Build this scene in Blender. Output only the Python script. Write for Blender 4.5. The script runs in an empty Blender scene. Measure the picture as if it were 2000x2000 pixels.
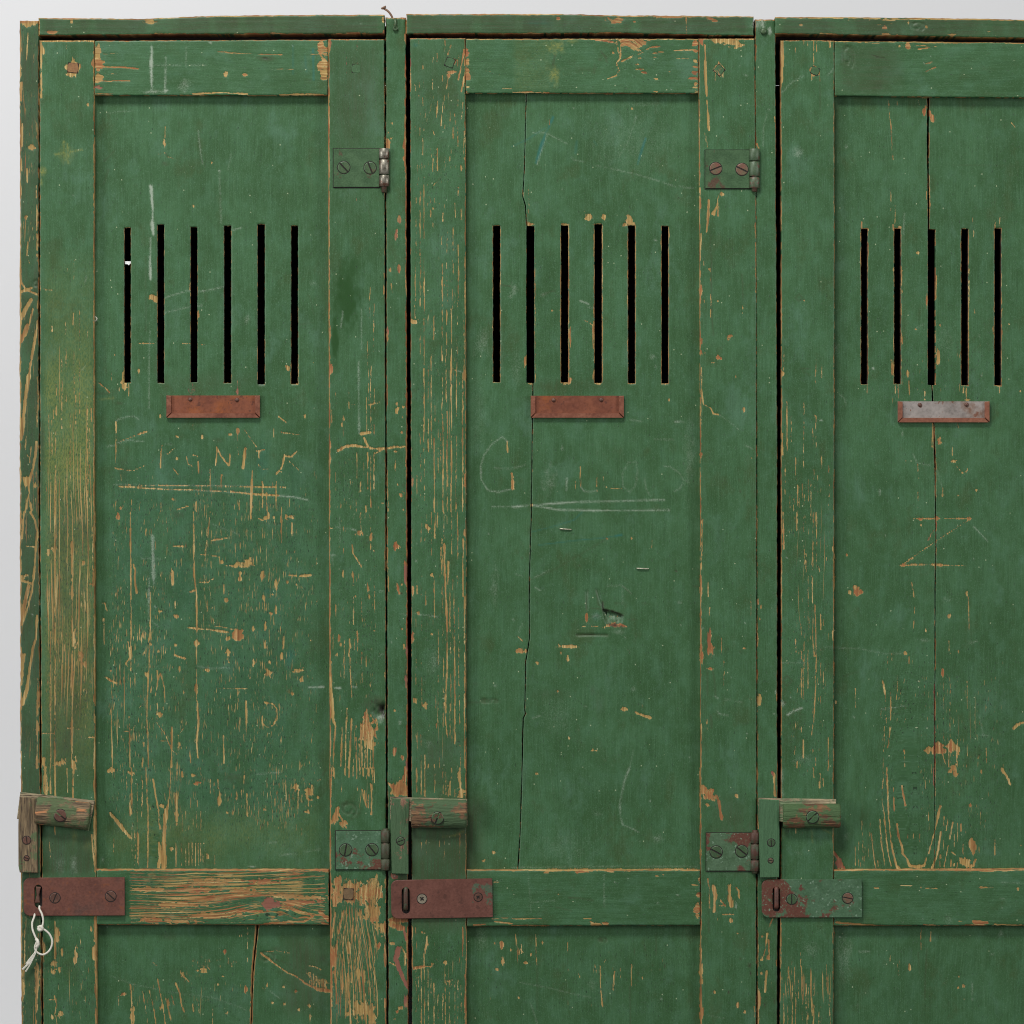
import bpy, bmesh, math, random
import numpy as np
from mathutils import Vector, Matrix

# ------------------------------------------------------------------ units
# all lengths below are in "px": 1 px = 0.4 mm on the door faces (frame = 2000 px = 0.8 m)
S = 0.0004
def W(x, y, d=0.0):
    """x to the right, y downwards, d towards the viewer, all px -> metres"""
    return Vector(((x - 1000) * S, -d * S, (1000 - y) * S))
sc = bpy.context.scene
COL = sc.collection

# ------------------------------------------------------------------ camera
cam = bpy.data.cameras.new("camera"); camo = bpy.data.objects.new("camera", cam); COL.objects.link(camo)
camo.location = (0, -3.5, 0); camo.rotation_euler = (math.radians(90), 0, 0)
cam.sensor_width = 36; cam.lens = 36 * 3.5 / 0.8
cam.clip_start = 0.1; cam.clip_end = 50
sc.camera = camo

# ------------------------------------------------------------------ studio light
w = bpy.data.worlds.new("World"); sc.world = w; w.use_nodes = True
w.node_tree.nodes['Background'].inputs[0].default_value = (0.93, 0.96, 1.0, 1)
w.node_tree.nodes['Background'].inputs[1].default_value = 0.12
def area(name, loc, target, size, power, col=(1, 1, 1), sy=None):
    l = bpy.data.lights.new(name, 'AREA'); l.energy = power; l.color = col
    l.shape = 'RECTANGLE'; l.size = size; l.size_y = sy or size
    o = bpy.data.objects.new(name, l); COL.objects.link(o); o.location = loc
    o.rotation_euler = (Vector(target) - Vector(loc)).to_track_quat('-Z', 'Y').to_euler()
    return o
area("softbox_key", (-0.55, -1.45, 2.0), (0, 0, 0.0), 0.8, 54, (1, 0.985, 0.96), 0.5)
area("softbox_left", (-2.7, -1.9, 0.4), (0, 0, 0), 0.9, 44, (1, 1, 1), 1.6)
area("softbox_right", (2.7, -2.0, 0.5), (0, 0, -0.1), 0.9, 38, (1, 1, 1), 1.6)
area("softbox_backdrop", (-1.5, 0.55, 1.55), (-0.5, 1.6, 0.75), 0.45, 11, (1, 0.99, 0.99))
area("backdrop_bounce_fill", (-1.5, 0.6, -1.35), (-0.6, 1.6, -0.75), 0.5, 7.5, (1, 0.99, 0.98))  # added unseen fill, stands in for bounce onto the lower left backdrop
area("softbox_backdrop_right", (1.9, 0.35, 1.4), (0.9, 1.6, 0.6), 0.6, 3, (1, 0.985, 0.985))
sc.view_settings.view_transform = 'Standard'
sc.view_settings.look = 'None'
sc.view_settings.exposure = 0.0
sc.view_settings.gamma = 1.0
sc.view_settings.use_curve_mapping = False
sc.render.engine = 'CYCLES'
sc.cycles.filter_width = 1.05
sc.render.resolution_x = 1024; sc.render.resolution_y = 1024

# ------------------------------------------------------------------ tags
def tag(o, label=None, cat=None, group=None, kind=None):
    for k, v in (('label', label), ('category', cat), ('group', group), ('kind', kind)):
        if v: o[k] = v
    return o
def empty(name, parent=None, loc=(0, 0, 0)):
    o = bpy.data.objects.new(name, None); COL.objects.link(o); o.location = loc
    o.empty_display_size = .02
    if parent: o.parent = parent
    return o
def link(name, me, parent=None, mats=()):
    o = bpy.data.objects.new(name, me); COL.objects.link(o)
    for m in mats:
        me.materials.append(m)
    if parent: o.parent = parent
    return o

# ------------------------------------------------------------------ numpy noise
_rs = np.random.RandomState(11)
_tab = _rs.rand(512, 512).astype(np.float32)
def vn(x, y, seed=0):
    x = np.asarray(x, np.float32) + seed * 37.3; y = np.asarray(y, np.float32) + seed * 91.7
    xi = np.floor(x); yi = np.floor(y); fx = x - xi; fy = y - yi
    fx = fx * fx * (3 - 2 * fx); fy = fy * fy * (3 - 2 * fy)
    xi = xi.astype(np.int64); yi = yi.astype(np.int64)
    a = _tab[yi & 511, xi & 511]; b = _tab[yi & 511, (xi + 1) & 511]
    c = _tab[(yi + 1) & 511, xi & 511]; d = _tab[(yi + 1) & 511, (xi + 1) & 511]
    return (a * (1 - fx) + b * fx) * (1 - fy) + (c * (1 - fx) + d * fx) * fy
def fbm(x, y, seed=0, o=3):
    r = 0; a = .5; t = 0
    for k in range(o):
        r = r + a * vn(np.asarray(x) * 2 ** k, np.asarray(y) * 2 ** k, seed + k * 3); t += a; a *= .5
    return r / t

# ------------------------------------------------------------------ paint wear fields, one value per px
NW, NH = 2000, 2000
F = {k: np.zeros((NH, NW), np.float32) for k in ('chip', 'tone', 'chalk', 'dirt', 'blue', 'yel', 'longg', 'dash', 'dent')}
def _win(x0, x1, y0, y1):
    x0 = max(0, int(x0)); y0 = max(0, int(y0)); x1 = min(NW, int(x1) + 1); y1 = min(NH, int(y1) + 1)
    if x1 <= x0 or y1 <= y0: return None
    yy, xx = np.mgrid[y0:y1, x0:x1].astype(np.float32)
    return slice(y0, y1), slice(x0, x1), xx, yy
def _put(ch, sl, f, tone):
    A = F[ch][sl]
    if ch == 'chip':
        m = f > A
        F['tone'][sl] = np.where(m & (f > .12), tone, F['tone'][sl])
    if ch == 'blue' and tone < 0:
        F[ch][sl] = np.minimum(A, -f)
    else:
        F[ch][sl] = np.maximum(A, f)
_sc = [0]
def stroke(pts, w, ch='chip', tone=0.0, amp=1.0, rag=.45, brk=0.0):
    """pts in px; w = full width in px; brk = share of the line that is skipped"""
    _sc[0] += 1; sd = _sc[0]
    soft = 1.7
    ar = 0.0
    w = max(w, 1.3)
    if ch == 'chip': w *= .78
    brk *= .6
    for (ax, ay), (bx, by) in zip(pts[:-1], pts[1:]):
        L = math.hypot(bx - ax, by - ay) + 1e-6
        p = w + 4
        r = _win(min(ax, bx) - p, max(ax, bx) + p, min(ay, by) - p, max(ay, by) + p)
        if r is None: ar += L; continue
        ys, xs, xx, yy = r
        t = np.clip(((xx - ax) * (bx - ax) + (yy - ay) * (by - ay)) / (L * L), 0, 1)
        d = np.hypot(xx - ax - t * (bx - ax), yy - ay - t * (by - ay))
        s = ar + t * L
        hw = w * .5 * (1 + rag * 2 * (vn(s / 22, sd * 3.1, 5) - .5) + rag * (vn(xx / 2.5, yy / 6, sd) - .5))
        f = .5 + (hw - d) / (2 * soft)
        if brk > 0:
            f = f - np.clip((brk - vn(s / 8, sd * 7.7, 9)) * 6, 0, 1)
        _put(ch, (ys, xs), np.clip(f, 0, 1) * amp, tone)
        ar += L
def blob(cx, cy, rx, ry, ch='chip', tone=0.0, amp=1.0, rag=.5, ang=0.0):
    _sc[0] += 1; sd = _sc[0]
    R = max(rx, ry) * 1.6 + 4
    r = _win(cx - R, cx + R, cy - R, cy + R)
    if r is None: return
    ys, xs, xx, yy = r
    ca, sa = math.cos(ang), math.sin(ang)
    u = ((xx - cx) * ca + (yy - cy) * sa) / rx; v = (-(xx - cx) * sa + (yy - cy) * ca) / ry
    q = np.hypot(u, v)
    sx_ = min(6, max(1.6, rx * .7)); sy_ = min(13, max(2.2, ry * .6))
    n = fbm(xx / sx_, yy / sy_, sd, 3) - .5
    m = min(rx, ry); rg = max(rag, .6) if m < 5 else rag
    f = .5 + (1 - q + rg * 2.4 * n) * m / 3.6
    if ch == 'chip' and m > 4.5: f = np.minimum(f, .78 if rag < .7 else .64)
    if ch != 'chip': f = np.clip(1.15 - q + rag * n * 1.5, 0, 1)
    _put(ch, (ys, xs), np.clip(f, 0, 1) * amp, tone)
def field(ch, x0, x1, y0, y1, amp, fx=20, fy=20, nz=.5, seed=0):
    """broad soft patch of a density channel, uneven, fading at its border"""
    r = _win(x0, x1, y0, y1)
    if r is None: return
    ys, xs, xx, yy = r
    e = np.clip(np.minimum((xx - x0), (x1 - xx)) / fx, 0, 1) * np.clip(np.minimum((yy - y0), (y1 - yy)) / fy, 0, 1)
    n = 1 - nz + nz * 2 * fbm(xx / 28, yy / 80, seed + 40, 3)
    F[ch][ys, xs] = np.maximum(F[ch][ys, xs], np.minimum(e * n * amp, .6 if ch == 'dirt' else 2))
# the marks are listed per 500 px tile, in units of 1/3.864 px inside the tile
K = 3.864
def Sx(i, j, items):
    for it in items:
        pts, w_ = it[0], it[1]; kw = it[2] if len(it) > 2 else {}
        stroke([(500 * i + a / K, 500 * j + b / K) for a, b in pts], w_, **kw)
def Bx(i, j, items):
    for it in items:
        cx, cy, rx, ry = it[:4]; kw = it[4] if len(it) > 4 else {}
        blob(500 * i + cx / K, 500 * j + cy / K, max(rx / K, 1.2), max(ry / K, 1.2), **kw)
def V(i, j, lines):
    """near-vertical worn lines: (x, y0, y1, width, tone[, drift])"""
    rnd = random.Random(i * 10 + j)
    for it in lines:
        x, y0, y1, w_ = it[:4]; t = it[4] if len(it) > 4 else .1; dr = it[5] if len(it) > 5 else 0
        n = max(2, int((y1 - y0) / 160) + 1)
        pts = [(x + dr * k / (n - 1) + rnd.uniform(-2.5, 2.5), y0 + (y1 - y0) * k / (n - 1)) for k in range(n)]
        Sx(i, j, [(pts, w_, dict(tone=t, rag=.5, brk=.10 if y1 - y0 > 200 else 0))])
T = lambda t, **k: dict(tone=t, **k)
CH = lambda a=1.0, **k: dict(ch='chalk', amp=a, **k)
DI = lambda a=1.0, **k: dict(ch='dirt', amp=a, **k)
BL = lambda a=1.0, **k: dict(ch='blue', amp=a, **k)
YE = lambda a=1.0, **k: dict(ch='yel', amp=a, **k)

# ---- tile 0,0
Sx(0, 0, [([(210, 250), (200, 460)], 3, T(.6)), ([(255, 400), (255, 470)], 2, T(.5)), ([(165, 620), (160, 760)], 5, T(.3)),
 ([(170, 930), (165, 1100)], 5, T(.8)), ([(160, 1200), (165, 1290)], 4, T(.7)), ([(205, 1270), (205, 1380)], 4, T(.8)),
 ([(150, 1300), (152, 1930)], 3, T(.6, brk=.3)), ([(275, 1400), (282, 1930)], 3, T(.5, brk=.35)), ([(210, 1820), (205, 1930)], 3, T(0, amp=.9)),
 ([(310, 325), (312, 740)], 4, T(0, rag=1, brk=.3)), ([(312, 340), (330, 400)], 5, T(0, rag=1)), ([(310, 306), (710, 306)], 2.2, T(.1, rag=1)),
 ([(550, 400), (555, 470)], 1.5), ([(500, 310), (500, 370)], 1.3), ([(415, 1165), (620, 1130)], 2.2, YE()), ([(480, 1070), (485, 1150)], 4, YE(.9, rag=1)),
 ([(510, 1090), (515, 1230)], 3, YE(.8, rag=1)), ([(720, 505), (900, 505), (1040, 517)], 3, T(.6)), ([(720, 610), (980, 610)], 2.4, T(.6)),
 ([(780, 555), (890, 558)], 1.6, T(.5)), ([(720, 708), (850, 708)], 2, T(.6)), ([(780, 405), (890, 403)], 1.2, T(.6)),
 ([(1450, 708), (1650, 698), (1870, 708)], 2.8, T(.12, rag=.8)), ([(1640, 390), (1780, 400), (1932, 406)], 1.7, T(.5)),
 ([(1145, 350), (1140, 500), (1145, 690)], 3.2, CH(.9, rag=.9, brk=.12)), ([(1250, 430), (1245, 690)], 1.8, CH(.8, brk=.25)), ([(1120, 493), (1560, 492)], 1, CH(.5, brk=.3)),
 ([(1405, 350), (1405, 500)], 1.6, CH(.5, brk=.3)),
 ([(1240, 950), (1240, 1050)], 1.2, T(.2)), ([(1190, 1155), (1240, 1150)], 2.2, T(.15)), ([(1262, 1180), (1300, 1186)], 2.6, T(.2)), ([(1240, 1150), (1262, 1180)], 1, DI(.9)),
 ([(780, 1210), (860, 1130)], 1.2, DI(.8)), ([(775, 1385), (812, 1275)], 1.2, DI(.8)), ([(1135, 1400), (1145, 1560), (1145, 1700), (1152, 1765)], 3.8, CH(.9, rag=1)),
 ([(1130, 1790), (1130, 1930)], 1.6, CH(.8)), ([(1490, 980), (1510, 1150), (1525, 1230)], 1, CH(.6, brk=.2)), ([(1650, 1280), (1665, 1680)], 1, CH(.5, brk=.3)),
 ([(1740, 1160), (1715, 1280)], 1.5, CH(.35)), ([(800, 845), (1000, 830)], 1, CH(.4)), ([(1740, 1735), (1820, 1712)], 1, CH(.7))])
Bx(0, 0, [(1130, 165, 45, 18, T(0)), (390, 243, 50, 11, T(.6)), (540, 165, 9, 18, T(0)), (210, 175, 55, 26, T(.5)), (840, 195, 35, 22, DI(.7)), (1260, 190, 150, 40, DI(.55)),
 (550, 510, 50, 62, T(.12, rag=.8)), (735, 400, 28, 70, T(.15)), (735, 480, 45, 45, T(.4)), (745, 590, 34, 34, T(.2)), (745, 660, 32, 12, T(1)), (1700, 555, 16, 22, T(.15)), (1848, 562, 18, 13, T(.35)),
 (500, 1170, 60, 70, YE(.5)), (320, 1295, 30, 40, YE(.9)), (312, 1375, 16, 30, YE(.8)), (1150, 690, 70, 18, CH(.8, rag=1)), (1250, 685, 25, 20, CH(.8)), (1395, 650, 55, 55, CH(.35, rag=1)), (1588, 322, 16, 12, CH(.9)),
 (1237, 1075, 11, 28, T(.2)), (1240, 1225, 35, 22, DI(.6, rag=1)), (665, 790, 10, 12, T(0)), (725, 1292, 5, 5, CH(1)), (552, 1475, 5, 5, CH(1)), (1650, 1285, 14, 8, CH(.8)), (1595, 1222, 7, 10, T(0)), (1455, 1550, 9, 10, T(0)),
 (1440, 170, 120, 45, DI(.4)), (195, 1640, 12, 18, T(.6)), (240, 1110, 30, 20, T(.6)), (1850, 260, 60, 9, T(.5)), (1270, 258, 110, 6, T(.4)), (1800, 120, 120, 7, T(0))])
# ---- tile 1,0
Sx(1, 0, [([(1050, 130), (1050, 200)], 7, T(.8)), ([(400, 412), (540, 412)], 2.2, T(.2)), ([(110, 522), (285, 522)], 1.5, T(.6)), ([(0, 408), (200, 412)], 2.2, T(.5)),
 ([(280, 340), (280, 560)], 3, BL(.7)), ([(430, 370), (435, 600)], 4, BL(.8)), ([(370, 420), (380, 540)], 3, BL(.5)), ([(180, 715), (400, 708), (540, 715)], 3, T(.12, rag=.9)),
 ([(765, 300), (765, 480)], 5, T(1, amp=.55)), ([(685, 310), (685, 610)], 1.4, T(1, amp=.75)), ([(770, 600), (775, 780)], 3, T(1, amp=.5, brk=.4)), ([(745, 480), (790, 480)], 2, DI(.9)),
 ([(722, 505), (725, 550), (785, 560), (790, 500), (722, 500)], 1.5, DI(1)), ([(1470, 340), (1440, 430)], 2.6, T(.5)), ([(1430, 290), (1420, 390)], 2.2, T(.4)), ([(1570, 370), (1545, 520), (1525, 600)], 3.4, T(.5)),
 ([(1577, 560), (1550, 690)], 3.2, T(.3)), ([(1422, 720), (1410, 800), (1395, 950)], 2.8, T(.15)), ([(1370, 765), (1362, 890)], 2.2), ([(1475, 1115), (1460, 1220)], 1.6), ([(1340, 1400), (1365, 1370)], 3, T(.3)), ([(1365, 1370), (1405, 1330)], 1, DI(.6)),
 ([(1335, 985), (1348, 1020)], 2), ([(1450, 570), (1438, 670)], 2.2, T(.4)), ([(1165, 550), (1168, 690)], 3, T(.35)), ([(1162, 380), (1164, 500)], 2.5, T(1)), ([(1535, 400), (1520, 500)], 1.6, T(.4)),
 ([(1125, 860), (1127, 1300)], 3, T(.6, brk=.3)), ([(1130, 1350), (1132, 1930)], 2.4, T(.8, brk=.35)), ([(980, 1480), (983, 1930)], 1.8, T(.4, brk=.4)), ([(1230, 300), (1232, 330)], 1.4), ([(820, 1520), (880, 1670)], 1.2, DI(.6, brk=.3)),
 ([(755, 1480), (757, 1600)], 1.3, T(1, amp=.7)), ([(1810, 560), (1845, 562)], 1.2), ([(1720, 530), (1770, 540)], 1.8, T(.1)), ([(1860, 665), (1932, 665)], 2, T(.1)), ([(1580, 700), (1590, 690)], 3, T(.5))])
V(1, 0, [(1365, 400, 470, 2, .4), (1335, 430, 470, 1.8), (1258, 480, 520, 1.8), (1268, 600, 670, 1.8), (1333, 595, 675, 1.5), (1203, 620, 690, 1.5), (1232, 620, 730, 1.3), (1258, 735, 795, 2.2), (1525, 750, 810, 2.2),
 (1565, 770, 900, 2.2, .1, -15), (1465, 840, 920, 1.8), (1503, 860, 940, 2.2), (1275, 820, 885, 2), (1204, 950, 1030, 1.8), (1270, 930, 985, 2), (1235, 960, 1060, 1.5), (1258, 1040, 1170, 1.6), (1490, 955, 1045, 2.2),
 (1525, 960, 1105, 2.3), (1572, 990, 1200, 2.3, .15, -8), (1370, 1120, 1290, 2.6), (1336, 1190, 1300, 1.8), (1218, 1190, 1400, 1.3), (1250, 1220, 1300, 1.2), (1268, 1330, 1800, 1.9), (1207, 1490, 1910, 1.4), (1240, 1430, 1930, 1.9),
 (1525, 1410, 1480, 2.3), (1319, 1490, 1530, 2.6), (1348, 1490, 1530, 1.4), (1503, 1530, 1640, 1.8), (1551, 1570, 1660, 1.8), (1409, 1600, 1670, 2), (1440, 1740, 1910, 1.8), (1488, 1720, 1890, 1.6), (1527, 1850, 1930, 2.6), (1316, 1580, 1640, 1.8),
 (1338, 1670, 1720, 2.2), (1423, 920, 970, 1.3), (1423, 1180, 1230, 1.3), (1403, 1780, 1880, 1.8), (1298, 1530, 1570, 1.4), (1383, 1530, 1580, 1.2), (1423, 1530, 1600, 1.6), (1315, 1020, 1060, 1.3), (1407, 570, 610, 1.5)])
Bx(1, 0, [(1000, 1085, 18, 38, T(.4)), (1120, 1100, 12, 40, T(.6)), (1120, 1190, 9, 25, T(.6)), (1082, 1655, 15, 27, T(.8)), (1058, 1772, 11, 46, T(.8)), (515, 370, 40, 45, T(.45, rag=.9)), (505, 480, 42, 60, T(.3, rag=.9)), (515, 560, 30, 40, T(.1)),
 (75, 440, 70, 22, DI(.9)), (1590, 400, 22, 30, T(.7)), (1592, 470, 22, 26, T(.3)), (1594, 530, 18, 24, T(.4)), (1596, 580, 22, 26, T(.6)), (1596, 655, 14, 8, T(0)), (1490, 462, 20, 26, T(.6)), (1478, 545, 32, 16, T(.5)), (1455, 570, 12, 18, T(.5)),
 (1440, 540, 8, 10, DI(1)), (1550, 1268, 7, 27, T(.1)), (1340, 1575, 12, 8), (560, 330, 8, 30, T(.8)), (780, 980, 150, 110, DI(.25, rag=1)), (1028, 930, 8, 6, T(0)), (1003, 1000, 9, 6, T(0)), (1018, 1042, 8, 7, T(0)), (130, 252, 45, 6, T(.5)), (760, 252, 75, 6, T(.6)), (965, 245, 8, 14, T(.7)),
 (1200, 340, 30, 30, BL(.5)), (720, 1480, 200, 300, DI(.12)), (960, 150, 10, 20, T(0)), (350, 270, 4, 12, CH(1)), (793, 180, 6, 10, CH(.9)), (275, 345, 7, 7, CH(.8))])
# ---- tile 2,0
Sx(2, 0, [([(1315, 130), (1318, 250)], 3.5, T(.4, rag=.9)), ([(630, 300), (760, 316)], 4, T(.7)), ([(820, 300), (822, 380), (815, 440), (788, 480), (810, 530), (785, 570), (720, 597)], 2.8, T(.2)), ([(790, 310), (805, 400)], 2.5, T(.3)),
 ([(1010, 375), (1050, 355), (1115, 350)], 4.2, T(.4)), ([(830, 462), (870, 445), (908, 420)], 5, T(0)), ([(950, 410), (992, 392)], 2, T(.3)), ([(1065, 402), (1150, 388)], 2.2, T(.4)), ([(1220, 380), (1390, 375)], 2, T(.5)), ([(1240, 440), (1330, 442)], 1.5, T(.3)),
 ([(945, 440), (975, 436)], 1.6, T(.3)), ([(1070, 432), (1100, 430)], 1.4, T(.3)), ([(670, 385), (700, 420), (718, 470)], 1.6, DI(1)), ([(655, 452), (672, 446)], 1.5, DI(.9)), ([(325, 415), (308, 490)], 1.6, DI(1)), ([(625, 480), (622, 550)], .9, DI(.7)),
 ([(1455, 340), (1460, 450)], 3.2, T(.35)), ([(1457, 460), (1462, 600), (1470, 720)], 6.5, T(0, rag=.5)), ([(1470, 755), (1480, 870), (1485, 980)], 4.2, T(0)), ([(1560, 470), (1612, 525), (1570, 580), (1512, 530), (1560, 475)], 3, T(.3, rag=.7)),
 ([(1533, 560), (1533, 610)], 2), ([(1590, 560), (1590, 580)], 2), ([(1580, 1450), (1555, 1490), (1550, 1550), (1515, 1620)], 4.5, T(.15, rag=.9)), ([(1557, 1560), (1555, 1632)], 3, T(.4)), ([(1485, 1510), (1480, 1640), (1468, 1750)], 4.5, T(.25)),
 ([(1455, 1000), (1475, 1110)], 1.5, T(.3)), ([(0, 1100), (110, 1050), (250, 960)], 2.2, BL(.7)), ([(160, 995), (215, 990), (270, 1003), (420, 1080)], 1.2, CH(.65)), ([(310, 880), (250, 1010), (180, 1225)], 4.5, BL(.9, rag=.7)), ([(265, 1010), (215, 1150), (190, 1240)], 1.4, CH(.7, brk=.2)),
 ([(287, 895), (285, 940)], 1.2, T(.5)), ([(940, 870), (880, 1060), (808, 1180)], 1.2, CH(.5, brk=.3)), ([(1010, 1040), (980, 1130), (950, 1235)], 4, BL(.9, brk=.1)), ([(490, 1060), (480, 1150)], 5, BL(.4)), ([(620, 1060), (640, 1090)], 5, BL(.35)), ([(640, 1245), (900, 1300), (1120, 1365), (1220, 1400), (1370, 1415)], 1.3, CH(.55, brk=.35)),
 ([(130, 1380), (125, 1550), (117, 1690)], 1.5, T(.5)), ([(450, 1180), (470, 1205), (540, 1215)], 1.2, CH(.5, brk=.3)), ([(618, 1720), (618, 1930)], 1.8, T(.1)), ([(683, 1700), (680, 1930)], 2.2, T(.1)), ([(930, 1710), (935, 1930)], 1.4, T(.2)), ([(427, 1700), (427, 1930)], 1.3, T(.2)),
 ([(1420, 1420), (1422, 1570)], 3, T(.4, rag=.9)), ([(1410, 300), (1412, 620)], 2.2, T(.5, brk=.3)), ([(1425, 1760), (1425, 1930)], 2.5, T(0, rag=.9, brk=.2)), ([(1840, 340), (1838, 450)], 4, T(.6)), ([(1848, 1080), (1862, 1120)], 3.5, T(.5)), ([(1835, 1680), (1838, 1930)], 2, T(.5, brk=.3)),
 ([(1495, 1740), (1500, 1930)], 1, DI(.8)), ([(1545, 1100), (1560, 1040), (1590, 1015), (1640, 1070)], .9, DI(.45)), ([(1925, 860), (1900, 960), (1895, 1100)], 1.2, CH(.5)), ([(0, 695), (280, 698)], 2, T(.4, brk=.3)), ([(80, 690), (150, 690)], 2.5, T(.5)), ([(700, 703), (760, 703)], 2, T(.5))])
Bx(2, 0, [(800, 150, 62, 20, T(.5, rag=.9)), (770, 172, 35, 8, T(.7)), (1200, 128, 130, 9, T(.4)), (1495, 140, 30, 10, T(.5)), (1530, 158, 25, 9, T(.5)), (925, 165, 10, 8, T(.5)), (350, 140, 20, 10, T(.6)), (710, 205, 30, 30, DI(.6)), (200, 170, 160, 50, BL(.45)), (680, 125, 30, 8, YE(.7)),
 (325, 350, 75, 55, YE(.75, rag=1)), (315, 565, 52, 68, YE(.8, rag=1)), (450, 310, 50, 20, YE(.5)), (910, 320, 95, 30, T(.6, rag=.8)), (935, 355, 45, 25, T(.2, rag=.8)), (965, 523, 28, 7, T(.5)), (1000, 547, 22, 7, T(.6)), (1093, 597, 18, 6, T(.2)), (1190, 540, 8, 6, T(.3)), (948, 487, 12, 5, T(0)), (765, 400, 8, 10, T(.3)),
 (1380, 325, 20, 22, T(.6)), (1390, 385, 14, 10, T(.6)), (1385, 460, 15, 14, T(0)), (1385, 505, 20, 10, T(.6)), (1382, 550, 22, 16, T(.7)), (1370, 590, 40, 10, T(.7)), (1388, 632, 16, 12, T(.3)), (1385, 660, 18, 8, T(0)), (1390, 690, 16, 7, T(.1)),
 (1430, 305, 18, 35, T(.7)), (1580, 305, 90, 16, T(.1, rag=1)), (1680, 325, 70, 26, T(.1, rag=1)), (1585, 1470, 16, 14), (1520, 1610, 16, 18, T(.1)), (580, 1632, 28, 24, T(0, rag=.8)), (695, 1632, 13, 20, T(0, rag=.9)), (885, 1650, 24, 40, T(0)), (852, 1690, 22, 14, T(0)), (905, 1688, 28, 14, T(.1)), (548, 1590, 5, 5),
 (137, 1688, 24, 13, T(.2)), (395, 1690, 28, 7, T(0)), (650, 1690, 34, 10, T(.2)), (380, 1420, 7, 7, CH(.9)), (910, 812, 8, 8, T(0)), (1200, 676, 5, 5, CH(1)), (465, 810, 10, 8, CH(.7)), (1085, 1808, 16, 10, CH(.7)), (1085, 690, 14, 5, T(.2)), (1850, 190, 40, 60, CH(.5, rag=1)), (1890, 190, 30, 50, CH(.8, rag=1)),
 (1000, 780, 180, 18, CH(.18)), (1720, 500, 10, 8, CH(.4)), (1765, 570, 14, 10, CH(.5)), (900, 1050, 400, 300, CH(.1))])
# ---- tile 3,0
Sx(3, 0, [([(820, 187), (940, 183)], 1.8, T(.2)), ([(860, 150), (960, 157)], 2, T(.2)), ([(390, 252), (510, 258)], 2, T(.1, brk=.1)), ([(110, 310), (108, 460), (98, 620)], 7, T(.15, rag=.3)), ([(97, 620), (97, 720)], 3, T(.1)),
 ([(318, 520), (345, 500), (385, 520), (388, 560), (340, 575), (318, 530)], 2.6, T(.25, rag=.9)), ([(345, 310), (345, 490)], 1.6, T(.2)), ([(300, 310), (300, 345)], 1.6, T(.2)), ([(268, 308), (268, 345)], 2, T(.5)), ([(365, 310), (367, 390)], 1.4, T(.2)), ([(465, 310), (468, 355)], 4, T(0)), ([(205, 360), (205, 400)], 1.3),
 ([(328, 555), (333, 600)], 2.5, T(.2)), ([(388, 570), (393, 620)], 1.2, T(.2)), ([(390, 640), (395, 830)], 1, DI(.7)), ([(790, 415), (830, 430), (880, 437)], 2.2, DI(1)), ([(1135, 370), (1270, 352)], 3.4, T(.3, rag=.8)), ([(1110, 340), (1200, 345)], 2, T(.2)), ([(1190, 485), (1240, 465)], 3.4, T(.7)), ([(1192, 540), (1265, 507)], 3.4, T(.7)),
 ([(1220, 750), (1215, 850)], 3, T(.6)), ([(915, 750), (922, 840), (935, 960), (948, 1200)], 1.8, T(.45)), ([(930, 1430), (933, 1590)], 1.6, T(.15)), ([(965, 1540), (965, 1700)], 1.3, T(.1, brk=.3)), ([(1203, 1440), (1203, 1500)], 2, T(.3)), ([(1225, 1420), (1230, 1560)], 2.8, T(.35)), ([(1230, 1560), (1222, 1700)], 1.5, T(.2)),
 ([(711, 1670), (712, 1722)], 2.8, T(.4)), ([(950, 1690), (952, 1730)], 3, T(.4)), ([(1757, 1640), (1757, 1720)], 2.4, T(.35)), ([(1720, 1660), (1720, 1720)], 1.6, T(.2)), ([(1485, 1670), (1485, 1722)], 1.6, T(.1)), ([(1550, 1630), (1562, 1790)], 1.2), ([(1035, 1600), (1030, 1760)], 1, CH(.6)), ([(705, 1850), (705, 1930)], 1.5, T(.2)),
 ([(105, 700), (180, 620), (265, 570)], 1.2, CH(.5)), ([(450, 570), (490, 520)], 1.2, CH(.5)), ([(1840, 915), (1875, 955)], 1.8, T(0)), ([(1450, 1240), (1932, 1250)], 1, DI(.3)), ([(1145, 750), (1148, 790)], 1.4, T(.5)), ([(980, 755), (982, 785)], 1.3, T(.2)), ([(500, 330), (600, 400)], 1.2, DI(.6)), ([(585, 310), (600, 420)], 1.6, DI(.8)),
 ([(50, 880), (52, 920)], 3, T(.6)), ([(500, 620), (505, 1700)], 1.3, T(.2, brk=.35)), ([(1165, 732), (1205, 732)], 2, T(0)), ([(600, 150), (1932, 145)], 1.6, T(.1, brk=.45)), ([(1500, 283), (1932, 287)], 1.6, T(0, brk=.6)), ([(620, 312), (860, 330)], 2, T(.1, brk=.3)), ([(1160, 322), (1500, 322)], 2, T(.1, brk=.3)), ([(1500, 322), (1600, 320)], 1.8, T(.4))])
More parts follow.
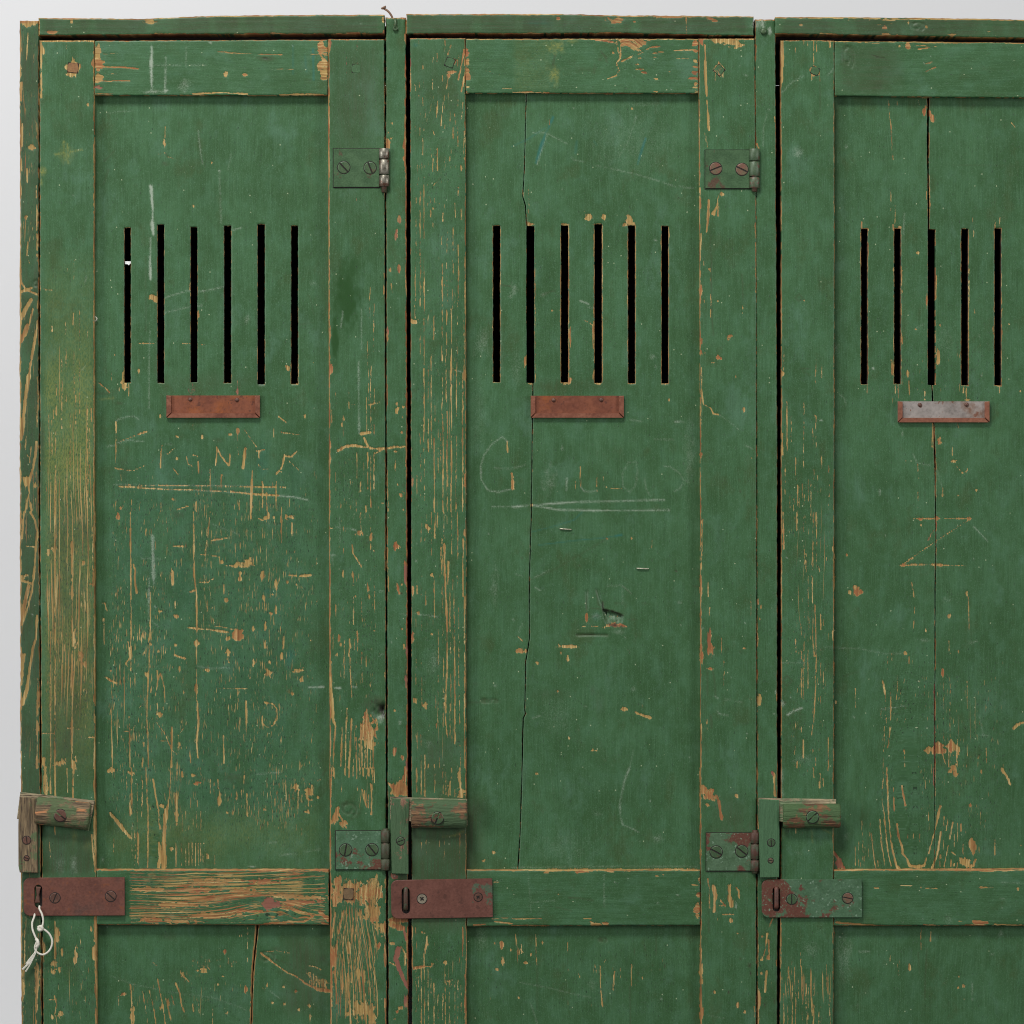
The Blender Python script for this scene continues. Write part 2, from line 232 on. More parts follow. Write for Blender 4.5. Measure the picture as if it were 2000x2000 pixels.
Bx(3, 0, [(245, 190, 15, 8, T(.1)), (880, 210, 18, 15, T(.7)), (890, 262, 28, 10, T(.3)), (972, 272, 14, 8, T(.5)), (1060, 170, 8, 12, T(.1)), (1120, 200, 70, 50, DI(.6, rag=1)), (905, 245, 55, 25, DI(.6)), (1195, 205, 10, 10, T(0)), (1390, 262, 25, 10, T(0)), (1665, 240, 14, 5, T(.2)), (1055, 350, 18, 28, T(.4)), (1248, 885, 20, 30, T(.55)), (1225, 850, 14, 24, T(.5)),
 (1188, 830, 15, 36, T(.5)), (600, 450, 60, 110, DI(.35, rag=1)), (600, 620, 55, 50, DI(.5, rag=1)), (230, 1150, 55, 35, CH(.4, rag=1)), (1140, 1902, 14, 12, T(0)), (992, 345, 8, 10, T(.1)), (1060, 335, 15, 20, T(.3)), (1000, 1712, 14, 12, T(.4)), (595, 1100, 14, 20, CH(.4)), (15, 230, 20, 30, CH(.8, rag=1)), (1176, 475, 5, 10, CH(.8)), (1228, 425, 5, 5, CH(.9)), (10, 830, 12, 12, CH(.4))])
# ---- tile 0,1
Sx(0, 1, [([(152, 0), (160, 200), (200, 255), (280, 290)], 4.5, T(.7)), ([(155, 272), (240, 240)], 6, T(.6)), ([(235, 330), (200, 390), (160, 470)], 7, T(.55)), ([(205, 520), (160, 640)], 8, T(.3)), ([(288, 490), (262, 640), (240, 760), (218, 900)], 6, T(.65, rag=.3)), ([(218, 900), (190, 1080), (178, 1220), (158, 1380)], 10, T(.6, rag=.3)), ([(250, 400), (210, 560), (190, 600)], 4.5, T(.7)), ([(290, 330), (285, 400)], 3, T(.5)),
 ([(285, 900), (280, 1290)], 2.5, T(.7, brk=.2)), ([(195, 1360), (193, 1460)], 1.6, T(0)), ([(235, 1440), (222, 1560)], 2.8, T(0)), ([(275, 1400), (268, 1500), (250, 1600), (215, 1720), (222, 1790)], 5, T(.55)), ([(218, 1800), (190, 1930)], 6, T(.4)), ([(205, 1500), (235, 1560)], 2, T(0)), ([(150, 540), (152, 1300)], 2, T(.4, brk=.4)), ([(225, 170), (280, 170), (285, 220), (255, 230)], 2, DI(1)), ([(205, 0), (225, 60)], 2.5, T(0, amp=.8)),
 ([(495, 500), (497, 1100)], 1.4), ([(558, 0), (556, 180)], 1.2, T(0, brk=.3)), ([(600, 400), (600, 1000)], 1.3, T(.1)), ([(330, 250), (395, 258)], 2.6, T(.15, brk=.1)), ([(1040, 655), (1160, 660)], 1.9, T(0)), ([(1370, 658), (1545, 665)], 2.2, T(0)), ([(1240, 310), (1400, 262), (1530, 265), (1680, 228)], 1.4, CH(.75, brk=.15)), ([(1240, 425), (1420, 380), (1520, 370)], 1.3, CH(.7)),
 ([(965, 960), (965, 1055)], 2.2), ([(835, 870), (833, 940)], 1.6), ([(890, 1020), (900, 970)], 1.3), ([(740, 955), (795, 1000), (822, 1030)], 3.2, T(.1)), ([(715, 1037), (790, 1037), (818, 1030)], 1.2, DI(.9)), ([(750, 1080), (850, 1070)], 3, YE(.5)), ([(1125, 0), (1128, 90), (1130, 170)], 3.5, CH(.9, rag=1)), ([(1785, 940), (1785, 1045)], 1.8, T(1, amp=.8)), ([(713, 455), (728, 470), (713, 490)], 1.5, CH(1)),
 ([(655, 150), (640, 200)], 1, CH(.6)), ([(1125, 560), (1118, 900), (1120, 1150)], 1.4, CH(.55, brk=.3)), ([(1095, 0), (1095, 560)], .9, DI(.5, brk=.4)), ([(870, 1250), (870, 1490), (872, 1610)], 2.8, T(.05, brk=.1)), ([(905, 1395), (1000, 1360), (1060, 1340)], 2.6, T(0)), ([(1040, 1345), (1105, 1322)], 4.5, T(.1)), ([(800, 1437), (860, 1425)], 1.2, CH(.6)), ([(870, 1240), (940, 1215), (1000, 1205), (1040, 1230)], 1.2, CH(.7, brk=.2)),
 ([(880, 1410), (960, 1390), (1075, 1398)], 1.4, CH(.7)), ([(860, 1600), (990, 1622), (1060, 1595), (1150, 1545)], 2.4, T(0, brk=.45)), ([(1215, 1425), (1208, 1520), (1205, 1600)], 2.8, T(0)), ([(1255, 1497), (1310, 1450)], 3.6, T(.2)), ([(1240, 1415), (1310, 1425)], 1.2, CH(.5)), ([(1298, 1600), (1345, 1655)], 2, T(.1, brk=.15)), ([(1400, 1510), (1415, 1570), (1445, 1585)], 1.8, T(0, brk=.4)),
 ([(1450, 1500), (1485, 1510)], 3, T(0, brk=.2)), ([(1490, 1550), (1495, 1640)], 2.6, T(.3, brk=.2)), ([(1632, 1440), (1625, 1580)], 5, T(0)), ([(1630, 1440), (1665, 1510), (1720, 1580)], 3.2, T(0)), ([(1733, 1490), (1725, 1580)], 3, T(0)), ([(1848, 1450), (1830, 1600)], 5.5, T(0)), ([(1780, 1300), (1795, 1500)], 1.5), ([(1840, 1310), (1932, 1440)], 3, T(0)), ([(1450, 1230), (1448, 1700)], 1.6, T(.4, amp=.8, brk=.2)),
 ([(890, 1725), (1300, 1732), (1932, 1740)], 2.6, T(0, brk=.35)), ([(890, 1738), (1200, 1758), (1500, 1767), (1740, 1780)], 2.8, T(0, brk=.35)), ([(1740, 1778), (1932, 1800)], 4.5, T(0)), ([(850, 1725), (1900, 1735)], 1.1, CH(.5, brk=.3)), ([(1100, 1750), (1900, 1790)], 1.1, CH(.5, brk=.4)), ([(1580, 1605), (1580, 1765)], 2), ([(1668, 1650), (1662, 1750)], 3, T(.3)), ([(1900, 1620), (1890, 1930)], 4.5, T(.2)),
 ([(1475, 1790), (1480, 1930)], 2.4), ([(985, 1840), (983, 1930)], 1.6), ([(1210, 1860), (1210, 1930)], 1.3), ([(1330, 1915), (1415, 1888)], 3.2, T(.1)), ([(1800, 1860), (1800, 1915)], 2.2), ([(1860, 1850), (1862, 1910)], 2.2), ([(910, 1640), (908, 1700)], 1.2), ([(560, 720), (560, 1120)], 1.2, T(.1, brk=.3)), ([(640, 830), (620, 860)], 1, CH(.5)), ([(1270, 800), (1255, 900), (1245, 1000)], 2, DI(.4)), ([(1160, 700), (1165, 900)], 2.5, DI(.35, brk=.2)), ([(1460, 385), (1485, 355)], 1, CH(.8))])
V(0, 1, [(466, 770, 880, 2), (466, 940, 1300, 2), (392, 530, 570, 2.2), (553, 430, 520, 2.2), (425, 960, 1060, 2.2), (425, 1130, 1200, 2), (420, 1320, 1930, 1.8), (655, 560, 620, 1.6), (510, 90, 140, 1.3), (390, 1240, 1500, 2, .1), (370, 1200, 1400, 1.4), (405, 1160, 1230, 1.6), (660, 1130, 1930, 1.8, .1), (675, 1300, 1930, 1.4, .1), (530, 1180, 1930, 1.5), (690, 1150, 1260, 2.5, 0), (600, 1030, 1200, 1.5), (570, 1050, 1300, 1.5)])
Bx(0, 1, [(195, 1700, 24, 46, T(.4)), (262, 1730, 16, 30, T(0, amp=.7)), (235, 1900, 12, 40, T(0, amp=.8)), (1140, 308, 28, 22, T(.15, rag=.5)), (1168, 325, 14, 22, T(.15)), (935, 940, 24, 55, T(.05, rag=.8)), (930, 985, 20, 20, T(0)), (860, 745, 10, 6), (1042, 865, 7, 18), (1205, 1205, 9, 14), (1445, 1000, 34, 42, T(1, amp=.5)), (1785, 1020, 12, 22, T(1, amp=.8)), (1330, 1527, 11, 11), (1335, 1363, 17, 9), (1520, 1365, 9, 14),
 (1730, 1345, 14, 11), (1790, 1320, 12, 20, T(.4)), (1430, 240, 6, 40, T(.3)), (1490, 440, 7, 24, T(.4)), (1435, 430, 6, 22, T(.4)), (1300, 1835, 12, 10), (905, 1905, 9, 12, T(.4)), (1640, 1390, 40, 20, DI(.5, rag=1)), (1200, 1920, 60, 60, BL(.3)), (1500, 1350, 420, 160, BL(.12)), (1400, 1600, 500, 300, BL(.10)), (1860, 470, 25, 40, CH(.3, rag=1)), (1530, 262, 10, 6, CH(1)), (1850, 1120, 20, 30, CH(.2)), (890, 1110, 40, 14, DI(.5)),
 (320, 1400, 22, 180, DI(.7)), (315, 1700, 18, 200, DI(.5)), (155, 1790, 6, 6, CH(1))])
# ---- tile 1,1
Sx(1, 1, [([(0, 1470), (60, 1462)], 3.2, T(0)), ([(20, 1480), (15, 1520)], 3, T(0)), ([(8, 1560), (30, 1600), (60, 1612), (105, 1600)], 1.8, T(0, brk=.2)), ([(212, 1500), (195, 1590), (150, 1645)], 3.6, T(0)), ([(210, 1508), (260, 1515), (310, 1470)], 3.4, T(0)), ([(245, 1545), (320, 1615)], 2, T(0, brk=.1)), ([(125, 1635), (190, 1628)], 2, T(0)), ([(160, 1205), (230, 1258)], 3, T(0, rag=.8)), ([(175, 1328), (320, 1347)], 2.6, T(0, brk=.3)),
 ([(0, 1740), (230, 1747)], 3, T(0, brk=.25)), ([(0, 1798), (170, 1808)], 4.5, T(0)), ([(170, 1808), (280, 1818), (390, 1842)], 2.2, CH(.9)), ([(45, 1700), (45, 1900)], 3, T(.1)), ([(75, 1780), (78, 1930)], 2.6), ([(150, 1700), (145, 1930)], 2.6, T(.05)), ([(185, 1890), (190, 1930)], 2), ([(122, 1700), (125, 1750)], 1.8), ([(130, 1300), (132, 1370)], 1.3), ([(395, 290), (415, 350), (432, 440)], 1.3, DI(.55)), ([(210, 530), (430, 500)], 1, DI(.4)),
 ([(860, 235), (855, 470)], 1.3), ([(850, 850), (852, 1100)], 1.4), ([(775, 800), (778, 1340)], 3, CH(.5, rag=1, brk=.15)), ([(795, 400), (797, 700)], 1.4, CH(.5, brk=.3)), ([(655, 420), (640, 540)], 1.6, CH(.6, brk=.2)), ([(700, 990), (700, 1155)], 1.4), ([(685, 1115), (745, 1118)], 1.6, T(0, brk=.1)), ([(850, 1125), (930, 1103)], 2.6, T(0)), ([(620, 1468), (680, 1435), (740, 1430), (810, 1440), (900, 1455), (965, 1452)], 5, T(.15, rag=.7)),
 ([(790, 1342), (865, 1330)], 4.5, T(0, rag=1)), ([(815, 1375), (845, 1440)], 5, T(0, rag=1)), ([(900, 1490), (950, 1465)], 3, T(0)), ([(990, 1452), (1070, 1438)], 5, T(0, rag=.8)), ([(1088, 1443), (1140, 1435)], 4.2, T(0)), ([(1020, 205), (1030, 275)], 2.8, T(.1)), ([(1850, 215), (1920, 225)], 1.4, DI(1)), ([(1490, 852), (1515, 870)], 2, T(0)), ([(1515, 862), (1560, 878)], 1.2, CH(.6)),
 ([(1895, 1395), (1900, 1485)], 2.4, T(0)), ([(1900, 1400), (1855, 1362), (1780, 1420), (1720, 1500), (1695, 1590), (1700, 1690), (1750, 1768), (1830, 1782), (1920, 1760)], 1.5, CH(.75, brk=.12)), ([(1800, 1600), (1930, 1605)], 1.4, CH(.5, brk=.3)), ([(1932, 1640), (1940, 1755)], 5, T(.3)), ([(1780, 1890), (1932, 1893)], 1.8, CH(.5)),
 ([(530, 0), (530, 1930)], 1.5, DI(.0)), ([(985, 900), (992, 1120)], 2.5, T(.7, brk=.1)), ([(1137, 0), (1138, 1930)], 2.2, T(.8, brk=.45)), ([(968, 130), (966, 290)], 2.6, T(.4)), ([(988, 1640), (998, 1930)], 2, T(.3, brk=.3)), ([(1850, 560), (1855, 900)], .9, CH(.3))])
V(1, 1, [(843, 640, 830, 1.6), (888, 360, 720, 1.5, .4), (867, 830, 1310, 1.4), (893, 1000, 1360, 1.3), (836, 1070, 1330, 1.4), (1203, 0, 340, 1.8), (1240, 0, 380, 1.8), (1271, 0, 440, 2), (1240, 540, 740, 1.4), (1270, 470, 820, 2), (1197, 370, 470, 2.6, .1), (1405, 60, 790, 2.2), (1440, 50, 340, 1.8), (1437, 410, 520, 2.8), (1436, 580, 1110, 2.2), (1486, 0, 130, 1.6), (1482, 240, 400, 1.4), (1473, 400, 1930, 2.8, .1), (1527, 0, 340, 2), (1523, 350, 520, 1.4), (1514, 660, 1210, 1.9), (1578, 0, 470, 2.2),
 (1560, 880, 1930, 3, .1), (1572, 480, 880, 1.6), (1267, 850, 1470, 2.4), (1301, 800, 1480, 1.6), (1321, 700, 900, 1.6, 0), (1343, 450, 630, 2.4), (1298, 440, 530, 1.4), (1322, 410, 480, 1.2), (1323, 900, 1450, 1.8, .1), (1345, 1370, 1930, 2.8), (1405, 850, 1200, 1.8), (1411, 1200, 1930, 2.6, .1), (1442, 1170, 1930, 2.3), (1511, 1350, 1930, 1.9), (1375, 1240, 1640, 1.4), (1245, 1490, 1850, 1.4), (1271, 1530, 1850, 1.6), (1352, 1130, 1250, 1.8), (1392, 1280, 1700, 1.4), (1238, 1330, 1420, 1.2), (1215, 1650, 1800, 1), (1440, 1650, 1720, 2.2),
 (765, 1480, 1700, 1.4), (790, 1700, 1780, 2.8), (845, 1480, 1760, 2.2), (865, 1500, 1900, 1.8), (890, 1480, 1760, 2.6, .1), (815, 1560, 1650, 1.6), (830, 1880, 1930, 3), (600, 1600, 1770, 1.3), (730, 1700, 1800, 1.3), (755, 1830, 1930, 1.5), (710, 1680, 1730, 1.3), (603, 1030, 1120, 1.2), (570, 1160, 1260, 1.8, .4), (660, 1290, 1360, 1.2)])
Bx(1, 1, [(690, 330, 120, 280, dict(ch='blue', tone=-1, amp=1, rag=.5)), (595, 620, 40, 240, dict(ch='blue', tone=-1, amp=1, rag=.4)), (700, 100, 150, 160, dict(ch='blue', tone=-1, amp=.5, rag=.8)), (240, 845, 14, 18), (225, 830, 10, 8), (60, 745, 6, 8), (660, 1225, 7, 20), (647, 1275, 7, 14), (565, 850, 16, 40, T(.7)), (555, 590, 8, 60, T(.5)), (1078, 90, 11, 36, T(.7)), (1012, 105, 8, 15, T(.2)), (993, 565, 9, 36, T(.9)), (990, 620, 7, 18, T(.5)),
 (1195, 495, 24, 17, T(.15, rag=.8)), (1065, 1113, 12, 14, T(.3, amp=.8)), (1112, 1140, 12, 10, T(0)), (1065, 1170, 14, 22, T(0, rag=1)), (1100, 1332, 10, 10, T(.3)), (1055, 1475, 16, 8, T(0)), (1105, 1215, 5, 10, T(0)), (1050, 1600, 5, 45, T(0)), (1068, 1725, 8, 8), (1095, 1800, 16, 18, T(.3, rag=1)), (1112, 1730, 18, 20, DI(.4)), (1112, 1915, 8, 8), (957, 1868, 7, 7), (1180, 1690, 8, 40, T(.9)), (1193, 1015, 14, 12, DI(.5)),
 (1578, 1690, 8, 50, T(.5)), (1578, 910, 9, 36, T(.2)), (1700, 650, 70, 120, CH(.25, rag=1)), (1680, 1200, 60, 300, CH(.1)), (430, 200, 28, 28, CH(.25)), (800, 705, 7, 9, CH(.8)), (365, 1210, 8, 14), (1420, 222, 5, 6), (1920, 300, 18, 24, CH(.35, rag=1)), (1075, 317, 5, 5, CH(.9)), (430, 802, 5, 6, T(0)), (195, 793, 6, 5, CH(.8)), (930, 720, 5, 6, CH(.8)), (560, 1420, 8, 30, T(.4)), (40, 1560, 90, 260, BL(.35)), (560, 1530, 8, 30, T(.4))])
# ---- tile 2,1
Sx(2, 1, [([(430, 0), (430, 500)], 1.7, T(.35)), ([(440, 530), (440, 640), (433, 700)], 4.2, T(.4)), ([(431, 700), (433, 960)], 2.8, T(.5)), ([(619, 490), (611, 590), (617, 690)], 3.2, T(.5)), ([(617, 860), (618, 920), (632, 958)], 3.2, T(.25)), ([(683, 360), (685, 940)], 1.4, T(.2, brk=.3)), ([(367, 170), (367, 720)], 1.3, T(.4, brk=.3)), ([(619, 60), (620, 480)], 1.2, T(.3, brk=.4)), ([(174, 0), (176, 950)], 1.2, T(.1, brk=.4)), ([(935, 0), (935, 300)], 1.1, T(.2, brk=.4)),
 ([(0, 1895), (150, 1880), (500, 1855), (1150, 1840)], 2.2, CH(.85, rag=.9, brk=.12)), ([(150, 1882), (350, 1915), (700, 1922), (1190, 1917)], 2.2, CH(.8, rag=.9, brk=.15)), ([(500, 1860), (900, 1850)], 1.2, CH(.6)), ([(415, 1650), (412, 1770)], 3, CH(.6, brk=.4)), ([(480, 1700), (480, 1755)], 1.5, T(0)), ([(515, 1590), (520, 1740)], 2.2, T(0, brk=.2)), ([(520, 1740), (545, 1777), (600, 1780), (640, 1770)], 1.3, CH(.7, brk=.2)), ([(641, 1650), (642, 1775)], 1.9, T(.1, brk=.25)),
 ([(690, 1735), (760, 1755), (830, 1757)], 3, T(.1, brk=.35, rag=.9)), ([(690, 1660), (690, 1700)], 1.4, T(0, brk=.2)), ([(940, 1550), (880, 1560), (835, 1640), (840, 1740), (890, 1782), (935, 1730), (950, 1620), (940, 1560)], 1.4, CH(.45, brk=.15)), ([(1003, 1680), (1015, 1760), (1040, 1805)], 1.3, CH(.5, brk=.2)), ([(1150, 1585), (1200, 1590), (1270, 1640), (1300, 1700), (1270, 1755), (1230, 1775)], 1.3, CH(.5, brk=.12)), ([(1080, 1382), (1220, 1385)], 1.2, CH(.5)),
 ([(185, 1755), (250, 1760)], 1.6, CH(.7, brk=.3)), ([(0, 1605), (105, 1572)], 1.1, CH(.5)), ([(890, 1235), (980, 1245)], 1.3, CH(.6)), ([(545, 480), (590, 505), (620, 525)], 1.5, T(0)), ([(515, 335), (580, 360)], 2.4, CH(.8, brk=.2)), ([(575, 385), (620, 385)], 1, CH(.6)), ([(230, 290), (290, 265), (325, 258)], 1.6, DI(.8)), ([(1430, 840), (1430, 1000), (1442, 1110)], 3, T(0)), ([(1440, 1115), (1500, 1150), (1520, 1190), (1570, 1200)], 3, T(.05, brk=.22, rag=.9)),
 ([(1430, 950), (1425, 1300)], 1.7, T(.1)), ([(1505, 0), (1503, 220), (1508, 480), (1522, 600)], 1.3, DI(.95)), ([(1570, 1200), (1690, 1290)], 1, CH(.35)), ([(1735, 140), (1745, 330)], .9, DI(.6)), ([(1448, 40), (1448, 70)], 1.6), ([(1492, 90), (1494, 200)], 2, T(.05, brk=.3)), ([(1450, 300), (1452, 350)], 1.5, T(.2)), ([(1500, 290), (1500, 460)], 1.9, T(.1, brk=.4)), ([(1460, 690), (1458, 750)], 1.3), ([(1839, 0), (1841, 280)], 1.8, T(.5, brk=.3)), ([(340, 930), (335, 1050)], 1, DI(.7)), ([(1760, 1430), (1830, 1460)], 1.2, CH(.6, brk=.3)), ([(1770, 250), (1800, 210), (1840, 200)], 1, DI(.35))])
Bx(2, 1, [(100, 790, 11, 46, T(.35)), (650, 962, 34, 8, T(.1)), (403, 962, 26, 7, T(0)), (437, 940, 13, 22, T(.5)), (140, 962, 24, 5, T(0)), (905, 962, 26, 5, T(0)), (1158, 962, 24, 5, T(0)), (303, 407, 7, 11), (1645, 605, 22, 13, T(.35)), (1632, 630, 8, 8), (1558, 760, 14, 22, T(.55)), (1572, 772, 14, 9, T(.5)), (1515, 806, 12, 6), (1750, 1160, 10, 17, T(.2)), (1690, 912, 6, 8), (1703, 1305, 8, 8, CH(.9)), (1552, 340, 6, 7), (1740, 390, 5, 12), (1738, 428, 4, 7), (1427, 260, 10, 44, T(.6)), (1427, 640, 8, 24, T(.5)), (1425, 725, 8, 25, T(.6)), (1427, 1500, 9, 20, T(.6)),
 (1187, 1083, 7, 10, T(0)), (1152, 1053, 4, 6), (1490, 100, 8, 10), (1855, 170, 6, 10, CH(.9)), (1838, 265, 4, 10), (5, 1730, 14, 40, T(.3)), (280, 1690, 60, 110, CH(.25, rag=1)), (1060, 755, 30, 20, CH(.4, rag=1)), (1085, 830, 12, 12, CH(.5)), (240, 290, 30, 20, CH(.2)), (1255, 1250, 50, 10, CH(.5, rag=1)), (1340, 1500, 50, 300, CH(.2, rag=1)), (150, 1880, 10, 12), (1155, 700, 10, 12, T(0)), (1715, 1690, 10, 14, DI(.7)), (1722, 1775, 12, 12, DI(.7)), (15, 250, 30, 50, CH(.4, rag=1)), (170, 420, 8, 8, CH(.1)), (30, 850, 50, 150, CH(.15)), (1527, 1570, 5, 6, CH(1)), (380, 1450, 10, 25, CH(.5)), (1807, 1525, 5, 7, T(0)), (225, 1075, 200, 30, DI(.15))])
# ---- tile 3,1
Sx(3, 1, [([(985, 970), (990, 1040), (993, 1092)], 1.9, T(.6)), ([(965, 975), (965, 1040)], 1.3, T(.2)), ([(752, 975), (752, 1030)], 1.7, T(.4)), ([(1070, 940), (1075, 1050)], 3, T(.1)), ([(1190, 1020), (1190, 1085)], 2, T(.2)), ([(1482, 975), (1482, 1030)], 2, T(.1)), ([(1505, 975), (1503, 1090)], 2, T(.15)), ([(1755, 980), (1757, 1035)], 2, T(.3)), ([(1248, 1255), (1248, 1350), (1245, 1440)], 3.4, T(.2)), ([(1138, 1570), (1142, 1680)], 1.9, T(.1)),
 ([(1425, 1580), (1470, 1630)], 1.4, T(0, brk=.3)), ([(1470, 1637), (1500, 1630), (1515, 1605)], 2, T(0)), ([(1397, 1440), (1399, 1505)], 1.9), ([(1120, 545), (1180, 510)], 1.3, CH(.5)), ([(1100, 1490), (1130, 1560), (1240, 1580)], 1.1, CH(.45, brk=.2)), ([(1275, 1590), (1320, 1740)], .9, CH(.3)), ([(1140, 1780), (1140, 1930)], 1.4, T(.1, brk=.4)), ([(1325, 1740), (1322, 1820)], 2, T(.1, brk=.2)), ([(1570, 390), (1570, 430)], 1.6), ([(1045, 1540), (1050, 1565)], 2.4, T(0)),
 ([(207, 315), (235, 288), (262, 315), (235, 342), (207, 315)], 1.2, DI(.7)), ([(360, 1200), (362, 1440)], 1.8, T(.3)), ([(108, 1340), (108, 1500)], 4, T(0)), ([(250, 850), (320, 850)], 1.4, DI(.5)), ([(260, 870), (320, 900)], 1.2, DI(.45)), ([(1015, 80), (1018, 280)], 2.2, T(.3)), ([(1280, 140), (1275, 320)], 1.6, T(.3, brk=.2)), ([(1525, 90), (1520, 960)], 1, T(.1, brk=.5)), ([(540, 1040), (580, 1070), (595, 1120)], 1, CH(.5)), ([(503, 100), (503, 800)], 1.3, T(.2, brk=.3)), ([(505, 850), (503, 1930)], 2, T(.2, brk=.1)), ([(850, 1760), (850, 1800)], 1.4, CH(.8)), ([(1440, 1260), (1442, 1310)], 1.6)])
V(3, 1, [(145, 1100, 1500, 2.4, .2), (360, 770, 1000, 1.3), (406, 770, 920, 1.2), (118, 730, 900, 1.4), (270, 1100, 1600, 1.4), (176, 1200, 1400, 1), (130, 1560, 1800, 1.6), (210, 1520, 1700, 1.6), (404, 1500, 1700, 1.2), (460, 1580, 1640, 1.6, .4), (460, 1720, 1880, 1.4), (350, 1610, 1840, 1.6), (302, 1660, 1850, 1.3), (375, 1650, 1810, 1.2), (225, 1730, 1930, 2.6, .2), (257, 1720, 1930, 1.6), (322, 1700, 1930, 1.2), (197, 1820, 1930, 1.8), (165, 1780, 1900, 1), (338, 1300, 1420, 1.2), (275, 1800, 1900, 1.8)])
Bx(3, 1, [(1290, 760, 15, 68, T(.2)), (1205, 340, 6, 52, T(.45)), (945, 850, 10, 56, T(.25, rag=.8)), (1062, 885, 9, 24, T(0)), (1300, 1397, 18, 22, T(.45, rag=.8)), (1408, 1546, 20, 11), (1120, 550, 8, 8, T(.1)), (800, 847, 14, 12, CH(1)), (1773, 575, 6, 24, T(.5)), (1775, 403, 6, 8), (1828, 512, 8, 7), (1620, 898, 9, 12, CH(.5)), (1912, 1020, 6, 10), (1580, 1768, 7, 9), (1322, 1808, 7, 12), (1440, 1808, 5, 6), (112, 890, 10, 16, T(.15)), (272, 340, 6, 12), (1600, 600, 8, 14, CH(.4)), (1515, 1085, 22, 8), (1020, 1340, 10, 30, CH(.4)), (398, 1240, 18, 10, CH(.6)), (1350, 640, 80, 150, CH(.1)), (1200, 950, 250, 100, dict(ch='blue', tone=-1, amp=.35)),
 (1020, 640, 6, 30, T(.3)), (953, 100, 5, 12, T(.1)), (1305, 520, 4, 10), (905, 930, 7, 6, DI(.9)), (520, 690, 25, 40, CH(.25)), (520, 1265, 16, 25, CH(.25)), (1705, 550, 5, 18, T(.1))])
